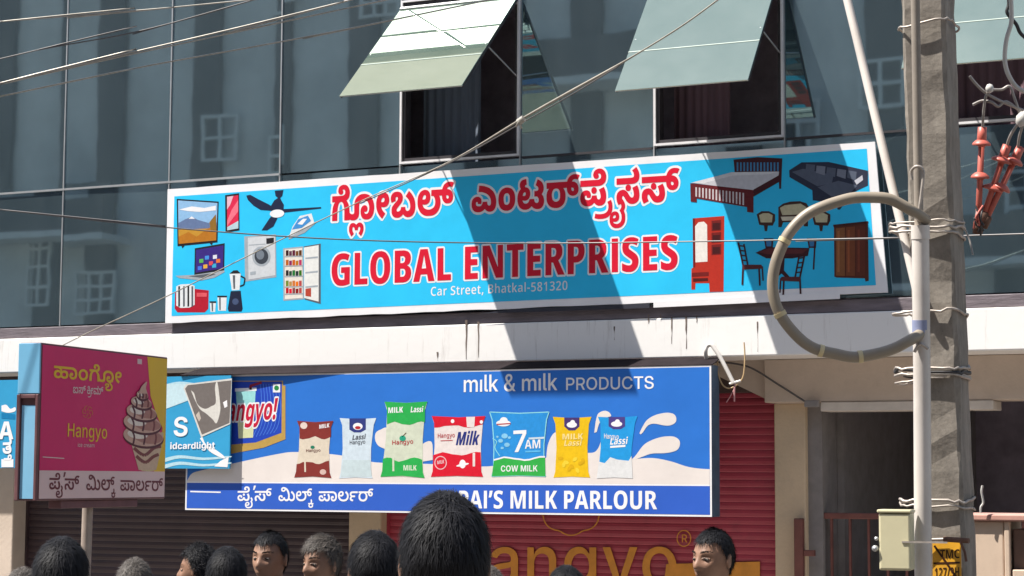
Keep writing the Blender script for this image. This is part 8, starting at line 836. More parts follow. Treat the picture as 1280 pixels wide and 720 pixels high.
m = MB(); m.tube(smooth_path([at(1140, 225, DP - .03), at(1139, 214, DP - .03), at(1146, 208, DP - .05), at(1154, 214, DP - .05), at(1152, 240, DP - .05), at(1149, 262, DP - .05)]), .006, TIE, 6); m.build('wire_hook', pipe); m = MB(); m.tube(smooth_path([at(1143, 440, DP - .04), at(1150, 430, DP - .05), at(1160, 436, DP - .05)]), .006, TIE, 6); m.build('wire_hook', pipe)
s0, s1 = at(1027, -130, 7.98), at(1148, 372, 7.36)
m = MB(); m.tube([s0, s0.lerp(s1, .35) + Vector((.004, 0, -.004)), s0.lerp(s1, .7) + Vector((.002, 0, -.003)), s1], .0165, PVC, 16)
o = m.build('slanting_pipe', loc=s1); tag(o, 'thin white plastic pipe slanting down behind the conduit loop to the pole', 'pipe')
RC, RW_ = at(1066, 347, 7.22), 7.22 / FPX
RGT = Vector((math.cos(YAW), math.sin(YAW), 0)); UPV = Vector((0, 0, 1))
lp = thing('conduit_loop', RC, 'large grey plastic conduit bent into a round loop beside the pole', 'conduit')
P = []
keys = [(1156, 276), (1140, 262), (1118, 251), (1092, 246), (1064, 247), (1034, 256), (1006, 272), (984, 296), (970, 324), (966, 352), (969, 378), (980, 402), (1000, 424), (1026, 438), (1056, 445), (1088, 444), (1116, 436), (1138, 424), (1156, 412)]
P = smooth_path([at(x, y, 7.23 - .03 * math.sin(i / 18 * math.pi) + (.06 if i in (0, 18) else 0)) for i, (x, y) in enumerate(keys)], 5)
P = [p + Vector((noise.noise(p * 9), noise.noise(p * 9 + Vector((5, 0, 0))), noise.noise(p * 9 + Vector((0, 7, 0))))) * .007 for p in P]
HD = mat('grey_conduit', (.28, .235, .18), .42, var=.15, scale=6, dirt=(.2, .17, .14), damt=.5)
m = MB(); m.tube(P, .0205, HD, 16); m.build('conduit', lp)
CLP = mat('yellowed_clip', (.58, .48, .28), .5, var=.2)
for (x, y) in ((977, 302), (976, 390), (1025, 437), (1076, 446)):
    k = min(range(1, len(P) - 1), key=lambda i: (P[i] - at(x, y, 7.2)).length); m = MB(); t = (P[k + 1] - P[k - 1]).normalized(); m.tube([P[k] - t * .008, P[k] + t * .008], .0232, CLP, 16); m.build('clip', lp)

# ------------------------------------------------------------------ insulator strings
RI = mat('red_orange_insulator', (.50, .115, .085), .45, var=.15, scale=12, dirt=(.35, .08, .05), damt=.4)
DI = 7.75
def insulator(px0, px1, label, discs, sc=1.0):
    a, b = at(px0[0], px0[1], DI), at(px1[0], px1[1], DI + .03); d = b - a; L = d.length; z = d.normalized()
    t = thing('insulator', a, label, 'insulator', 'red insulators hanging by the pole')
    m = MB(); m.lathe([(.0, 0), (.012, .002), (.012, L * .98), (.0, L)], a, z, RI, 14); m.build('rod', t)
    for f_ in discs:
        m = MB(); h = L * f_; r_ = .036 * sc
        m.lathe([(.013, h - .016), (.022, h - .012), (r_ * .92, h - .002), (r_, h + .004), (r_ * .96, h + .009), (.02, h + .006), (.013, h + .014)], a, z, RI, 24); m.build('disc', t)
    m = MB(); m.lathe([(.0, -.03), (.017, -.028), (.019, .03), (.013, .036)], a, z, RI, 14); m.build('end_fitting', t); m = MB(); m.lathe([(.013, L - .05), (.02, L - .044), (.02, L + .0), (.0, L + .004)], a, z, mat('rusty_iron', (.16, .085, .06), .8), 14); m.build('end_fitting', t)
    return t
insulator((1227.5, 168), (1222, 292), 'red insulator string nearest the pole, hanging almost straight', (.09, .42))
insulator((1256, 190), (1226, 280), 'red insulator string with two wide discs, middle of the three beside the pole', (.11, .5), 1.15)
insulator((1272, 192), (1228, 284), 'red insulator string farthest from the pole, leaning most', (.1, .46), 1.05)
m = MB()
for k in range(9):
    m.tube(smooth_path([at(1218 + random.uniform(0, 12), 262 + random.uniform(-6, 14), DI - .01), at(1224 + random.uniform(-6, 6), 276 + random.uniform(-6, 6), DI - .03), at(1216 + random.uniform(0, 14), 286 + random.uniform(-8, 8), DI)]), .004, RI if k % 2 else BKW, 5)
tag(m.build('wire_tangle', loc=at(1224, 285, DI)), 'small tangle of red and black wire below the insulators', 'wire')

# ------------------------------------------------------------------ wires
LW = mat('bright_old_wire', (.42, .39, .34), .4, .35, var=.2, scale=8)
DWR = mat('dark_wire', (.12, .11, .11), .5, .2)
def wire(name, pts, r, mt, label, cat='wire', k=8, group=None):
    pts = list(pts)
    if name == 'overhead_wire': pts = [pts[0] + (pts[0] - pts[1]).normalized() * 14] + pts + [pts[-1] + (pts[-1] - pts[-2]).normalized() * 14]
    m = MB(); m.tube(smooth_path(pts, k), r, mt, 8); o = m.build(name, loc=pts[0]); return tag(o, label, cat, group)
DW1 = 11.5
wire('overhead_wire', [at(-60, 119, DW1), at(0, 104, DW1), at(150, 69, DW1), at(300, 34, DW1), at(430, 2, DW1), at(520, -22, DW1)], .0050, LW, 'brightest overhead wire rising across the upper left glass panes', group='overhead wires at upper left')
wire('overhead_wire', [at(-60, 120, DW1), at(0, 105.5, DW1), at(150, 71, DW1), at(300, 39, DW1), at(430, 11, DW1), at(520, -8, DW1)], .0042, LW, 'overhead wire running just under the brightest one at upper left', group='overhead wires at upper left')
wire('overhead_wire', [at(-60, 133, DW1), at(0, 120.5, DW1), at(170, 85, DW1), at(330, 56, DW1), at(430, 37, DW1), at(505, 22, DW1), at(640, -6, DW1)], .0044, LW, 'lowest of the bright overhead wires at upper left', group='overhead wires at upper left')
wire('overhead_wire', [at(-60, 33, 12), at(0, 27, 12), at(110, 18, 12), at(218, 9, 12), at(330, -2, 12)], .0042, LW, 'highest overhead wire crossing the top left corner', group='overhead wires at upper left')
wire('overhead_wire', [at(-60, 88, 12.5), at(45, 63, 12.5), at(155, 43, 12.5), at(240, 22, 12.5), at(320, -1, 12.5), at(380, -18, 12.5)], .004, DWR, 'thin dull overhead wire above the brightest wires at upper left', group='overhead wires at upper left')
wire('overhead_wire', [at(-60, 256, 10), at(0, 262, 10), at(205, 284, 10), at(420, 299, 10), at(640, 304, 10), at(860, 302, 9.6), at(1130, 297, 9), at(1290, 292, 8.6)], .0034, mat('thin_grey_wire', (.16, .15, .15), .45, .3), 'single thin wire crossing the whole cyan shop banner from side to side')
sm01 = lambda t: max(0, min(1, t)) ** 2 * (3 - 2 * max(0, min(1, t)))
cb = [at(70, 436, 13.2), at(110, 416, 13), at(205, 372, 12.7), at(330, 310, 12.4), at(450, 252, 12), at(560, 203, 11.8), at(650, 150, 11.5), at(712, 115, 11.2), at(775, 80, 11), at(850, 34, 10.7), at(905, -6, 10.5)]
wire('service_cable', cb, [.0036 + .0050 * sm01((i / 80. - .47) / .2) * (1 - .8 * sm01((i / 80. - .76) / .08)) for i in range(81)], mat('dull_cable_sheath', (.34, .31, .26), .5, .2, var=.2, scale=8), 'thick pale cable rising from the pole sign past both open windows', 'cable')
wire('service_cable', [p + Vector((0, 0, (-.016 + .01 * math.sin(i * 1.7)))) for i, p in enumerate(cb)][4:-2], .0036, DWR, 'thin dark wire twisted along the thick pale cable', 'cable')
m = MB(); m.tube([at(648, 153, 11.48), at(655, 148, 11.46)], .02, LW, 10); m.tube([at(645, 158, 11.5), at(648, 152, 11.45), at(652, 160, 11.5)], .006, LW, 6); tag(m.build('cable_clamp', loc=at(650, 150, 11.5)), 'small pale clamp on the thick cable at the first open window', 'clamp')
wire('white_cable', [at(1262, -30, 7.5), at(1264, 6, 7.5), at(1264, 28, 7.5), at(1258, 50, 7.5), at(1256, 74, 7.5), at(1260, 92, 7.5), at(1270, 108, 7.5), at(1284, 116, 7.5)], .0085, mat('white_cable_sheath', (.55, .53, .5), .45), 'loose white cable curling down at the upper right edge', 'cable')
wire('black_cable', [at(1259, -20, 7.6), at(1261, 4, 7.6), at(1259, 16, 7.6), at(1270, 30, 7.6), at(1276, 42, 7.6), at(1290, 54, 7.6)], .007, BKW, 'black cable beside the loose white cable at upper right', 'cable')
BW = mat('bare_stranded_wire', (.33, .30, .28), .5, .4, var=.3)
wire('bare_wire', [at(1212, 95, 7.7), at(1221, 106, 7.7), at(1232, 116, 7.7), at(1246, 124, 7.7), at(1264, 132, 7.7), at(1285, 140, 7.7)], .006, BW, 'grey bare wire slanting down past the white knot above the insulators', group='bare wires above the insulators')
wire('bare_wire', [at(1216, 131, 7.72), at(1228, 126, 7.72), at(1240, 128, 7.7), at(1248, 133, 7.7), at(1258, 127, 7.7), at(1275, 138, 7.7), at(1290, 142, 7.7)], .0055, BW, 'grey bare wire with a kink, lowest above the insulators', group='bare wires above the insulators')
wire('bare_wire', [at(1228, 170, DI), at(1229, 145, 7.72), at(1232, 122, 7.7), at(1237, 113, 7.7), at(1252, 112, 7.7), at(1262, 108, 7.7), at(1268, 122, 7.7), at(1274, 140, 7.7), at(1277, 152, 7.7)], .0055, BW, 'grey bare wire rising from the insulator nearest the pole and bending right', group='bare wires above the insulators')
wire('bare_wire', [at(1257, 188, DI), at(1262, 172, 7.72), at(1270, 158, 7.7), at(1278, 148, 7.7), at(1290, 132, 7.7), at(1400, 50, 7.8), at(1600, -70, 8)], .006, BW, 'grey bare wire rising from the middle insulator to the right edge', group='bare wires above the insulators')
wire('bare_wire', [at(1272, 190, DI), at(1274, 172, 7.72), at(1278, 158, 7.7), at(1281, 146, 7.7), at(1300, 132, 7.7), at(1400, 60, 7.8), at(1600, -60, 8)], .0055, BW, 'grey bare wire rising from the insulator farthest from the pole', group='bare wires above the insulators')
m = MB(); m.lathe([(0, -.018), (.014, -.01), (.016, .004), (.01, .016), (0, .02)], at(1237, 111, 7.68), (0, 0, 1), mat('white_cable_sheath', (.55, .53, .5)), 12); tag(m.build('wire_knot', loc=at(1237, 111, 7.68)), 'white knot of tape on the bare wires above the insulator nearest the pole', 'tape')
m = MB(); m.lathe([(0, -.03), (.02, -.015), (.024, .01), (.012, .03), (0, .034)], at(1277, 150, 7.68), (.3, 0, 1), mat('white_cable_sheath', (.55, .53, .5)), 12); tag(m.build('wire_knot', loc=at(1277, 150, 7.68)), 'white knot of tape on the bare wires at the right edge', 'tape')
wire('bare_wire', [at(1192, 240, D0 + .1), at(1200, 262, D0 + .12), at(1206, 285, D0 + .12), at(1212, 300, D0 + .12), at(1216, 318, D0 + .1)], .0035, BW, 'thin grey wire hanging beside the right side of the pole below the insulators')
# broken lamp bracket on the band
FBK = -.12
def wy(px, py, y=FBK): r = ray(px, py); return CAM + r * ((y - CAM.y) / r.y)
lb = thing('lamp_bracket', wy(886, 432), 'white bent tube bracket with dangling yellow wires, right of the blue milk sign', 'bracket')
m = MB(); m.tube(smooth_path([wy(884, 452, -.06), wy(882, 440), wy(884, 433), wy(889, 431), wy(894, 437), wy(900, 446), wy(909, 463), wy(917, 479)], 6), .017, mat('white_enamel', (.7, .66, .62), .4), 12); m.build('tube', lb)
YW = mat('yellow_flex', (.55, .38, .2), .5); 
m = MB(); m.tube(smooth_path([wy(897, 452), wy(898, 468), wy(904, 482), wy(914, 485), wy(926, 476), wy(930, 465), wy(931, 444), wy(930, 428)], 6), .006, YW, 7); m.tube(smooth_path([wy(919, 480), wy(918, 488), wy(918, 502)]), .007, mat('pink_flex', (.6, .3, .3), .5), 7); m.tube(smooth_path([wy(918, 486), wy(913, 495), wy(908, 503)]), .004, mat('pink_flex', (.6, .3, .3), .5), 6); m.tube([wy(912, 480), wy(926, 476)], .011, mat('white_enamel', (.7, .66, .62), .4), 8); m.build('flex', lb)
wire('wall_cable', [wy(x, y, .40) for x, y in ((890, 452), (934, 458), (975, 482), (1008, 503))], .008, DWR, 'dark cable slanting down the beige wall right of the blue milk sign', 'cable')
m = MB(); jx, jz = wall(.36).px(1006, 509); m.bbox(jx, jx + .12, .34, .388, jz, jz + .055, GREYW, .006); tag(m.build('junction_box', loc=(jx, .38, jz)), 'small grey junction box at the top of the cream column', 'box')

# ------------------------------------------------------------------ meter boxes
CB = mat('cream_box_paint', (.60, .55, .36), .45, var=.08, scale=5, dirt=(.35, .28, .18), damt=.4)
CB2 = mat('pinkish_cream_box_paint', (.62, .48, .37), .45, var=.08, scale=4, dirt=(.35, .25, .2), damt=.4)
def meter(px0, px1, py0, py1, dpt, dep, name, label, mt, ang=0.):
    c = at((px0 + px1) / 2, py1, dpt); fr = Frame((0, 0, 0), (math.cos(ang), math.sin(ang), 0)); fr.o = c.copy(); fr.o.z = 0
    a, b = fr.px(px0, (py0 + py1) / 2)[0], fr.px(px1, (py0 + py1) / 2)[0]; zt, zb_ = fr.px(px0, py0)[1], fr.px(px0, py1)[1]
    t = thing(name, fr.w((a + b) / 2, zb_, 0), label, 'meter box')
    return t, fr, a, b, zb_, zt
t, fr, a, b, zb_, zt = meter(1098, 1138, 641, 713, 7.15, .12, 'meter_box', 'small pale cream metal meter box left of the white pipe', CB, R(6))
m = MB(); m.bbox(a, b, zb_, zt, -.11, -.012, CB, .006, fr); m.bbox(a - .004, b + .004, zt, zt + .012, -.115, .004, CB, .004, fr); m.build('case', t)
m = MB(); m.bbox(a + .004, b - .002, zb_ + .004, zt - .004, -.0115, 0, CB, .005, fr); m.build('lid', t)
m = MB(); m.lathe([(0, 0), (.011, .001), (.012, .012), (.007, .02), (0, .022)], fr.w(a - .012, zb_ + (zt - zb_) * .38, -.01), fr.n, ALU, 12); m.lathe([(0, 0), (.007, .001), (.007, .012), (0, .014)], fr.w(a - .008, zb_ + (zt - zb_) * .55, -.01), fr.n, ALU, 12); m.build('latch', t)
m = MB(); m.box(b - .03, b + .13, zb_ + (zt - zb_) * .485, zb_ + (zt - zb_) * .515, .0005, .004, TIE, fr); m.build('strap', t)
t, fr, a, b, zb_, zt = meter(1198, 1256, 651, 770, 7.7, .3, 'meter_box', 'large pinkish cream meter box with overhanging lid right of the pole', CB2, R(-2))
m = MB(); m.bbox(a, b - .002, zb_, zt, -.3, 0, CB2, .006, fr); m.build('case', t)
m = MB(); m.bbox(a - .015, b + .28, zt + .001, zt + .028, -.31, .02, mat('faded_red_lid', (.5, .27, .22), .5, var=.2), .006, fr); m.build('lid', t)
m = MB(); m.bbox(b + .001, b + .022, zb_, zt, -.02, .006, CB2, .004, fr); m.bbox(b + .0225, b + .27, zb_, zt - .03, -.3, -.05, mat('brown_box_inside', (.2, .13, .11), .7, var=.2), .004, fr); m.bbox(b + .03, b + .27, zb_ + .0, zb_ + (zt - zb_) * .50, -.049, .004, CB2, .004, fr); m.box(b + .10, b + .14, zb_, zt - .06, -.0495, -.03, DARKF, fr); m.build('side_compartment', t)
wire('bare_wire', [at(1226, 641, 7.7), at(1226, 634, 7.7), at(1229, 628, 7.7), at(1227, 615, 7.7), at(1228, 607, 7.7)], .0042, mat('white_cable_sheath', (.55, .53, .5)), 'short crooked white wire standing up from the large meter box')

# ------------------------------------------------------------------ porch railing
RL = mat('red_brown_railing_paint', (.17, .06, .048), .5, var=.2, scale=8)
xr0 = bx(1011, 660, .60); rt = thing('porch_railing', (xr0 + 1.5, .62, .66), 'red brown railing across the dark porch behind the pole', 'railing')
zr = wall(.6).px(1050, 641)[1]
m = MB(); m.bbox(xr0, 7.0, .60, .65, zr - .05, zr, RL, .008); m.bbox(xr0, 7., .605, .645, .74, .78, RL, .006); m.build('rail', rt)
for k in range(28):
    x = xr0 + .02 + k * .155; m = MB(); w_ = .034 if k == 0 else .012; m.bbox(x, x + w_ * 1.6, .62 - w_ / 2, .64 + w_ / 2, .662, zr - .051, RL, .003); m.build('baluster', rt)
gx = bx(992, 660, .42); gp = thing('gate_post', (gx, .44, .14), 'red brown post standing against the cream column', 'post')
m = MB(); m.bbox(gx, gx + .075, .42, .48, .14, bz(1000, 648, .42), RL, .008); m.build('upright', gp)
m = MB(); m.bbox(gx + .076, gx + .17, .43, .47, 1.28, 1.33, RL, .006); m.build('arm', gp)
# ------------------------------------------------------------------ people
SK = mat('brown_skin', (.26, .14, .09), .55, var=.10, scale=25, bump=.08, bscale=180)
HR = mat('black_hair', (.012, .012, .015), .6, var=.35, scale=40, spec=.2)
HRG = mat('greyish_brown_hair', (.095, .082, .073), .55, var=.35, scale=40, spec=.3)  # paler hair; on the sunlit head its grey puts sunlight into the colour
EYE = mat('eye_white', (.20, .17, .15), .7, spec=.1); EYD = mat('dark_iris', (.015, .01, .009), .6, spec=.1)
TRS = mat('dark_trouser_cloth', (.03, .032, .045), .9, var=.2, scale=20, bump=.3, bscale=120)
def shirt_mat(n, c): return mat(n + '_shirt_cloth', c, .9, var=.12, scale=14, bump=.35, bscale=90)

def skin_mesh(nodes, edges, sub=2):
    """nodes: list of (x, y, z, radius); grown with a Skin modifier"""
    me = bpy.data.meshes.new('skeleton'); me.from_pydata([n[:3] for n in nodes], edges, [])
    o = bpy.data.objects.new('skeleton', me); C.objects.link(o)
    md = o.modifiers.new('Skin', 'SKIN'); md.use_smooth_shade = True
    lay = me.skin_vertices[0].data
    for i, n in enumerate(nodes):
        r = n[3]; lay[i].radius = r if isinstance(r, tuple) else (r, r); lay[i].use_root = (i == 0)
    s = o.modifiers.new('Sub', 'SUBSURF'); s.levels = sub; s.render_levels = sub
    dg = bpy.context.evaluated_depsgraph_get(); dg.update()
    out = bpy.data.meshes.new_from_object(o.evaluated_get(dg)); bpy.data.objects.remove(o); return out
def sm(a, b, x): t = max(0, min(1, (x - a) / (b - a))); return t * t * (3 - 2 * t)
G = lambda x, s: math.exp(-(x / s) ** 2)
HC = Vector((0, .02, 1.585))          # middle of the head (eye line), figure 1.70 m tall facing +y
def head_point(d, off=0.):
    """point of the head surface in direction d from its middle"""
    x, y, z = d
    P = Vector((x * .074, y * .094, z * .115))
    if z < 0:
        t = min(1, -z); P.x *= 1 - .30 * t ** 1.6; 
        if y > 0: P.y *= 1 + .42 * t ** 1.5 * sm(0, .35, y)
        else: P.y *= 1 - .30 * t
    else: P.x *= 1 + .05 * z; P.y *= 1 + (.05 if y < 0 else -.02) * z
    fz = P.z; fx = P.x
    if y > 0.2:
        f = sm(.2, .6, y)
        nose = G(fx, .013 + .004 * sm(0, -.035, fz)) * (sm(.028, -.03, fz) * .024) * (1 - sm(-.034, -.048, fz))
        brow = G(fz - .024, .011) * G(abs(fx) - .028, .026) * .006
        eye = G(fz - .002, .014) * G(abs(fx) - .031, .016) * -.011
        lip = G(fz + .062, .008) * G(fx, .024) * .007; mou = G(fz + .0665, .0035) * G(fx, .024) * -.004
        chin = G(fz + .098, .016) * G(fx, .026) * .009; cheek = G(fz + .022, .02) * G(abs(fx) - .05, .018) * .004
        P.y += f * (nose + brow + eye + lip + mou + chin + cheek)
    if off: P += Vector((d.x, d.y, d.z)) * off
    return P
def sphere_dirs(nu=64, nv=48):
    V = []; F = []
    for j in range(nv + 1):
        th = math.pi * j / nv
        for i in range(nu):
            ph = 2 * math.pi * i / nu; V.append(Vector((math.sin(th) * math.cos(ph), math.sin(th) * math.sin(ph), math.cos(th))))
    for j in range(nv):
        for i in range(nu): F.append((j * nu + i, (j + 1) * nu + i, (j + 1) * nu + (i + 1) % nu, j * nu + (i + 1) % nu))
    return V, F
def make_body():
    n = [(0, 0, .93, (.135, .095)), (0, 0, 1.06, (.125, .085)), (0, .005, 1.22, (.15, .10)), (0, 0, 1.36, (.15, .09)), (0, -.012, 1.425, (.075, .06)), (0, .0, 1.50, (.052, .054)), (0, .008, 1.555, .05)]
    e = [(0, 1), (1, 2), (2, 3), (3, 4), (4, 5), (5, 6)]
    for s in (-1, 1):
        k = len(n); n += [(s * .10, 0, 1.385, .06), (s * .185, -.005, 1.375, .056), (s * .215, -.02, 1.12, .042), (s * .225, .05, .89, .028), (s * .227, .07, .835, (.038, .02))]
        e += [(3, k), (k, k + 1), (k + 1, k + 2), (k + 2, k + 3), (k + 3, k + 4)]
        h = k + 4
        for q, (dy, L) in enumerate(((-.030, .066), (-.010, .078), (.010, .074), (.029, .060))):
            b = len(n); n += [(s * .228, .085 + dy, .795, .0095), (s * .224, .093 + dy, .795 - L * .5, .0085), (s * .214, .094 + dy, .795 - L, .007)]; e += [(h, b), (b, b + 1), (b + 1, b + 2)]
        b = len(n); n += [(s * .214, .115, .825, .011), (s * .204, .128, .79, .009)]; e += [(h, b), (b, b + 1)]
        b = len(n); n += [(s * .088, 0, .88, .088), (s * .098, .015, .50, .055), (s * .10, -.015, .10, .038), (s * .105, .05, .045, (.042, .036)), (s * .11, .15, .03, (.04, .022))]; e += [(0, b), (b, b + 1), (b + 1, b + 2), (b + 2, b + 3), (b + 3, b + 4)]
    body = skin_mesh(n, e, 2)
    bm = bmesh.new(); bm.from_mesh(body)
    V, F = sphere_dirs(72, 60); vs = [bm.verts.new(HC + head_point(d)) for d in V]
    for f in F:
        try: bm.faces.new([vs[i] for i in f])
        except ValueError: pass
    for s in (-1, 1):                # ears
        Ve, Fe = sphere_dirs(16, 12); q = []
        for d in Ve:
            p = Vector((d.x * .010, d.y * .019 - .004 * d.z, d.z * .031)); rim = (d.y ** 2 + d.z ** 2); p.x += s * (.006 * rim)
            q.append(bm.verts.new(HC + Vector((s * .0745, -.006, -.006)) + Matrix.Rotation(s * -.35, 3, 'Z') @ p))
        for f in Fe:
            try: bm.faces.new([q[i] for i in f])
            except ValueError: pass
    bmesh.ops.remove_doubles(bm, verts=bm.verts[:], dist=.0004); bmesh.ops.recalc_face_normals(bm, faces=bm.faces[:])
    me = bpy.data.meshes.new('body'); bm.to_mesh(me); bm.free()
    o = bpy.data.objects.new('tmp_body', me); C.objects.link(o)
    md = o.modifiers.new('Remesh', 'REMESH'); md.mode = 'VOXEL'; md.voxel_size = .0056; md.use_smooth_shade = True
    sm_ = o.modifiers.new('Smooth', 'SMOOTH'); sm_.factor = .5; sm_.iterations = 2
    dg = bpy.context.evaluated_depsgraph_get(); dg.update()
    out = bpy.data.meshes.new_from_object(o.evaluated_get(dg)); bpy.data.objects.remove(o); out.materials.clear(); out.materials.append(SK)
    for p in out.polygons: p.use_smooth = True
    out.name = 'person_body'; return out
def make_hair(style, seed):
    rnd = random.Random(seed); V, F = sphere_dirs(96, 72); m = MB()
    def inside(d):
        p = head_point(d); x, y, z = p.x / .074, p.y / .094, p.z
        front = .064 + (.008 * abs(x)) + .004 * noise.noise(d * 9)
        if y > .25 and z < front - .018 * sm(.5, .9, abs(x)): return False
        if y > -.05: return z > front * sm(-.05, .45, y) + (-.004) * (1 - sm(-.05, .45, y)) - .004 * abs(x)
        return z > -.058 + .035 * sm(.55, 1., abs(x)) * sm(-.75, -.1, y) + .006 * noise.noise(d * 7)
    keep = [inside(d) for d in V]; off = {'short': .007, 'fringe': .013, 'curly': .014, 'round': .012}[style]
    idx = {}; vs = []; fs = []
    for f in F:
        if all(keep[i] for i in f):
            for i in f:
                if i not in idx:
                    d = V[i]; idx[i] = len(vs); amp = {'short': .45, 'fringe': .8, 'curly': .8, 'round': .4}[style]; sc_ = 9 if style != 'curly' else 14
                    t = off * (1 + amp * noise.noise(d * sc_ + Vector((seed, 0, 0))) + .3 * noise.noise(d * 28))
                    p0 = head_point(d); top = sm(-.02, .09, p0.z); t *= (.45 + .75 * top) if style in ('short', 'fringe') else (.7 + .4 * top)
                    vs.append(HC + head_point(d, t))
            fs.append([idx[i] for i in f])
    m.add(vs, fs, HR, True)
    # closing skirt down to the scalp
    from collections import Counter
    ec = Counter(tuple(sorted((f[i], f[(i + 1) % 4]))) for f in fs for i in range(4)); inv = {v: k for k, v in idx.items()}
    for (a, b), c in ec.items():
        if c == 1: m.add([vs[a], vs[b], HC + head_point(V[inv[b]], -.004), HC + head_point(V[inv[a]], -.004)], [(0, 1, 2, 3)], HR, True)
    # strands lying over the shell, combed away from the crown, with some that stand off and break the outline
    ks = list(idx); crown = Vector((.12, -.42, .9)).normalized(); n_s = {'short': 5200, 'fringe': 6500, 'curly': 7000, 'round': 7500}[style]
    wild = {'short': .7, 'fringe': 1.3, 'curly': 1.6, 'round': .4}[style]; stp = {'short': .045, 'fringe': .085, 'curly': .06, 'round': .065}[style]
    for _ in range(n_s):
        i = rnd.choice(ks); d = V[i].copy(); lift = (vs[idx[i]] - HC - head_point(d)).length
        fl = d - crown
        if style == 'fringe': fl = fl * .6 + Vector((.6, .5, .35))
        fl = fl + Vector((rnd.gauss(0, 1), rnd.gauss(0, 1), rnd.gauss(0, 1))) * .45 * wild
        P = []; off_ = lift + rnd.uniform(-.0005, .0015); rise = rnd.uniform(0, .0018) * (1 + 1.6 * wild * (rnd.random() < .3)); ns = 5
        for k in range(ns):
            P.append(HC + head_point(d, off_ + rise * k))
            t = (fl - d * fl.dot(d)); t = t.normalized() if t.length > 1e-4 else Vector((1, 0, 0))
            if style == 'curly': t = Matrix.Rotation(k * rnd.choice((-.7, .7)), 3, d) @ t
            d = (d + t * stp * rnd.uniform(.8, 1.2)).normalized()
        w0 = rnd.uniform(.0006, .0012); q = []
        for k in range(ns):
            t = (P[min(k + 1, ns - 1)] - P[max(k - 1, 0)]); sd = t.cross(P[k] - HC)
            sd = sd.normalized() * w0 * (1 - .85 * k / (ns - 1)) if sd.length > 1e-9 else Vector((w0, 0, 0)); q += [P[k] - sd, P[k] + sd]
        m.add(q, [(2 * k, 2 * k + 2, 2 * k + 3, 2 * k + 1) for k in range(ns - 1)], HR)
    return m
def make_shirt():
    n = [(0, 0, .86, (.165, .12)), (0, 0, 1.06, (.15, .108)), (0, .005, 1.22, (.17, .12)), (0, 0, 1.355, (.168, .108)), (0, -.012, 1.43, (.085, .075))]; e = [(0, 1), (1, 2), (2, 3), (3, 4)]
    for s in (-1, 1):
        k = len(n); n += [(s * .10, 0, 1.385, .075), (s * .19, -.005, 1.372, .075), (s * .213, -.015, 1.19, .066)]; e += [(3, k), (k, k + 1), (k + 1, k + 2)]
    me = skin_mesh(n, e, 2); return me
def make_trousers():
    n = [(0, 0, .95, (.15, .112))]; e = []
    for s in (-1, 1):
        b = len(n); n += [(s * .09, 0, .86, .105), (s * .10, .015, .50, .075), (s * .10, -.01, .08, .062)]; e += [(0, b), (b, b + 1), (b + 1, b + 2)]
    return skin_mesh(n, e, 2)
BODY = make_body(); SHIRT = make_shirt(); TROU = make_trousers()
for me, mt in ((SHIRT, shirt_mat('white', (.5, .48, .46))), (TROU, TRS)):
    me.materials.clear(); me.materials.append(mt)
    for p in me.polygons: p.use_smooth = True
SHIRT.name = 'shirt'; TROU.name = 'trousers'
HAIRS = {}
for st in ('short', 'fringe', 'curly', 'round'):
    h = make_hair(st, len(HAIRS) + 2).build('hair_' + st); HAIRS[st] = h.data; bpy.data.objects.remove(h)
EYES, BROWS = [], []
for s in (-1, 1):
    m = MB(); c = HC + Vector((s * .031, .0775, .001)); m.lathe([(0, -.012), (.009, -.009), (.0115, 0), (.009, .0055), (0, .0075)], c, (s * .12, 1, 0), EYE, 18); m.lathe([(.0, .0081), (.0060, .0070), (.0066, .0045)], c, (s * .12, 1, -.05), EYD, 14)
    for i_ in range(len(m.v)): m.v[i_] = Vector((m.v[i_].x, m.v[i_].y, c.z + (m.v[i_].z - c.z) * .66))
    V = []
    for k in range(9):
        t = k / 8; x = s * (.0165 + .030 * t); z = .0075 - .0045 * (2 * t - .9) ** 2; yy = .0915 - .016 * t
        V += [HC + Vector((x, yy, z)), HC + Vector((x, yy - .004, z + .006)), HC + Vector((x, yy - .01, z - .001))]
    m.add(V, [(3 * k, 3 * k + 3, 3 * k + 4, 3 * k + 1) for k in range(8)], SK, True)
    tmp = m.build('eye'); EYES.append(tmp.data); bpy.data.objects.remove(tmp)
    m = MB()
    for k in range(60):
        t = random.random(); x = s * (.012 + .040 * t); z = .0262 + .005 * math.sin(t * 2.6) + random.uniform(-.003, .003); d = Vector((x / .074, math.sqrt(max(.05, 1 - (x / .074) ** 2 - (z / .115) ** 2)), z / .115)); p = HC + head_point(d.normalized(), .0024)
        q = Vector((s * .007, -.002, .002 - .003 * t)); m.add([p, p + Vector((0, .0005, .0032)), p + q], [(0, 1, 2)], HR)
    tmp = m.build('eyebrow'); BROWS.append(tmp.data); bpy.data.objects.remove(tmp)

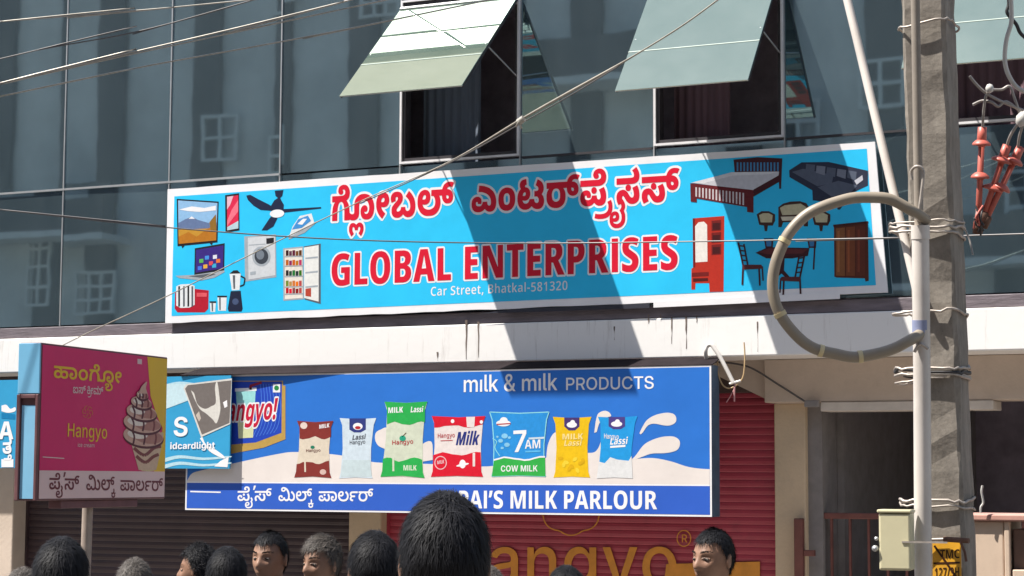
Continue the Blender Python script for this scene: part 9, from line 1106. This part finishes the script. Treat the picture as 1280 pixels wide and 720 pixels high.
TOW = Vector((math.sin(YAW), -math.cos(YAW), 0)); LFT = Vector((-math.cos(YAW), -math.sin(YAW), 0))
def person(px, py, d, turn, style, shirt, label, face=True, hair_m=None):
    """head top at photo point (px, py) and distance d; turn 0 = facing the camera, positive towards the picture's left, 180 = back view"""
    top = at(px, py, d); s = top.z / {'short': 1.712, 'fringe': 1.722, 'curly': 1.724, 'round': 1.716}[style]; a = R(turn); f = TOW * math.cos(a) + LFT * math.sin(a)
    o = thing('person', (top.x, top.y, 0), label, 'person', 'people standing in the street')
    o.rotation_euler = (0, 0, math.atan2(-f.x, f.y)); o.scale = (s, s, s)
    parts = [('body', BODY, None), ('hair', HAIRS[style], hair_m), ('shirt', SHIRT, shirt), ('trousers', TROU, None)]
    if face: parts += [('eye', e_, None) for e_ in EYES] + [('eyebrow', b_, None) for b_ in BROWS]
    for nm, me, mt in parts:
        c = bpy.data.objects.new(nm, me); C.objects.link(c); c.parent = o
        if mt: c.material_slots[0].link = 'OBJECT'; c.material_slots[0].material = mt
    return o
SW, SB, SG, SR, SK2 = shirt_mat('white', (.5, .48, .46)), shirt_mat('blue', (.05, .09, .2)), shirt_mat('grey', (.16, .16, .17)), shirt_mat('maroon', (.16, .03, .04)), shirt_mat('black', (.025, .025, .03))
person(557, 615, 4.1, 176, 'round', SK2, 'person with a big round head of black hair, nearest the camera, seen from behind')
person(470, 664, 6.6, 160, 'round', SG, 'person with bushy black hair seen from behind, just left of the biggest head')
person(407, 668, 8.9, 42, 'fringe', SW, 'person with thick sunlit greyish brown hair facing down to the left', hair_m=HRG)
person(341, 663.5, 9.0, 24, 'short', SB, 'person with short cropped black hair, lit face frowning toward the camera')
person(284, 684, 8.0, 172, 'round', SK2, 'person with smooth black hair seen from behind, in front of the curly haired one')
person(254, 678.5, 9.4, 100, 'curly', SG, 'person with curly black hair in profile facing left')
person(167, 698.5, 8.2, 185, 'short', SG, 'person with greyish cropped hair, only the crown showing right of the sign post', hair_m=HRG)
person(76, 672, 6.2, 178, 'round', SK2, 'person with a large dark head seen from behind, left of the sign post')
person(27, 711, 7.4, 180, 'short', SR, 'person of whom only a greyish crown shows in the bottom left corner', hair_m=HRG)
person(708, 707.5, 7.6, 180, 'round', SB, 'person of whom only a dark crown shows below the orange shutter lettering')
person(896, 660, 8.2, 48, 'short', SW, 'person with short black hair in the shade, turned left in front of the maroon shutter')
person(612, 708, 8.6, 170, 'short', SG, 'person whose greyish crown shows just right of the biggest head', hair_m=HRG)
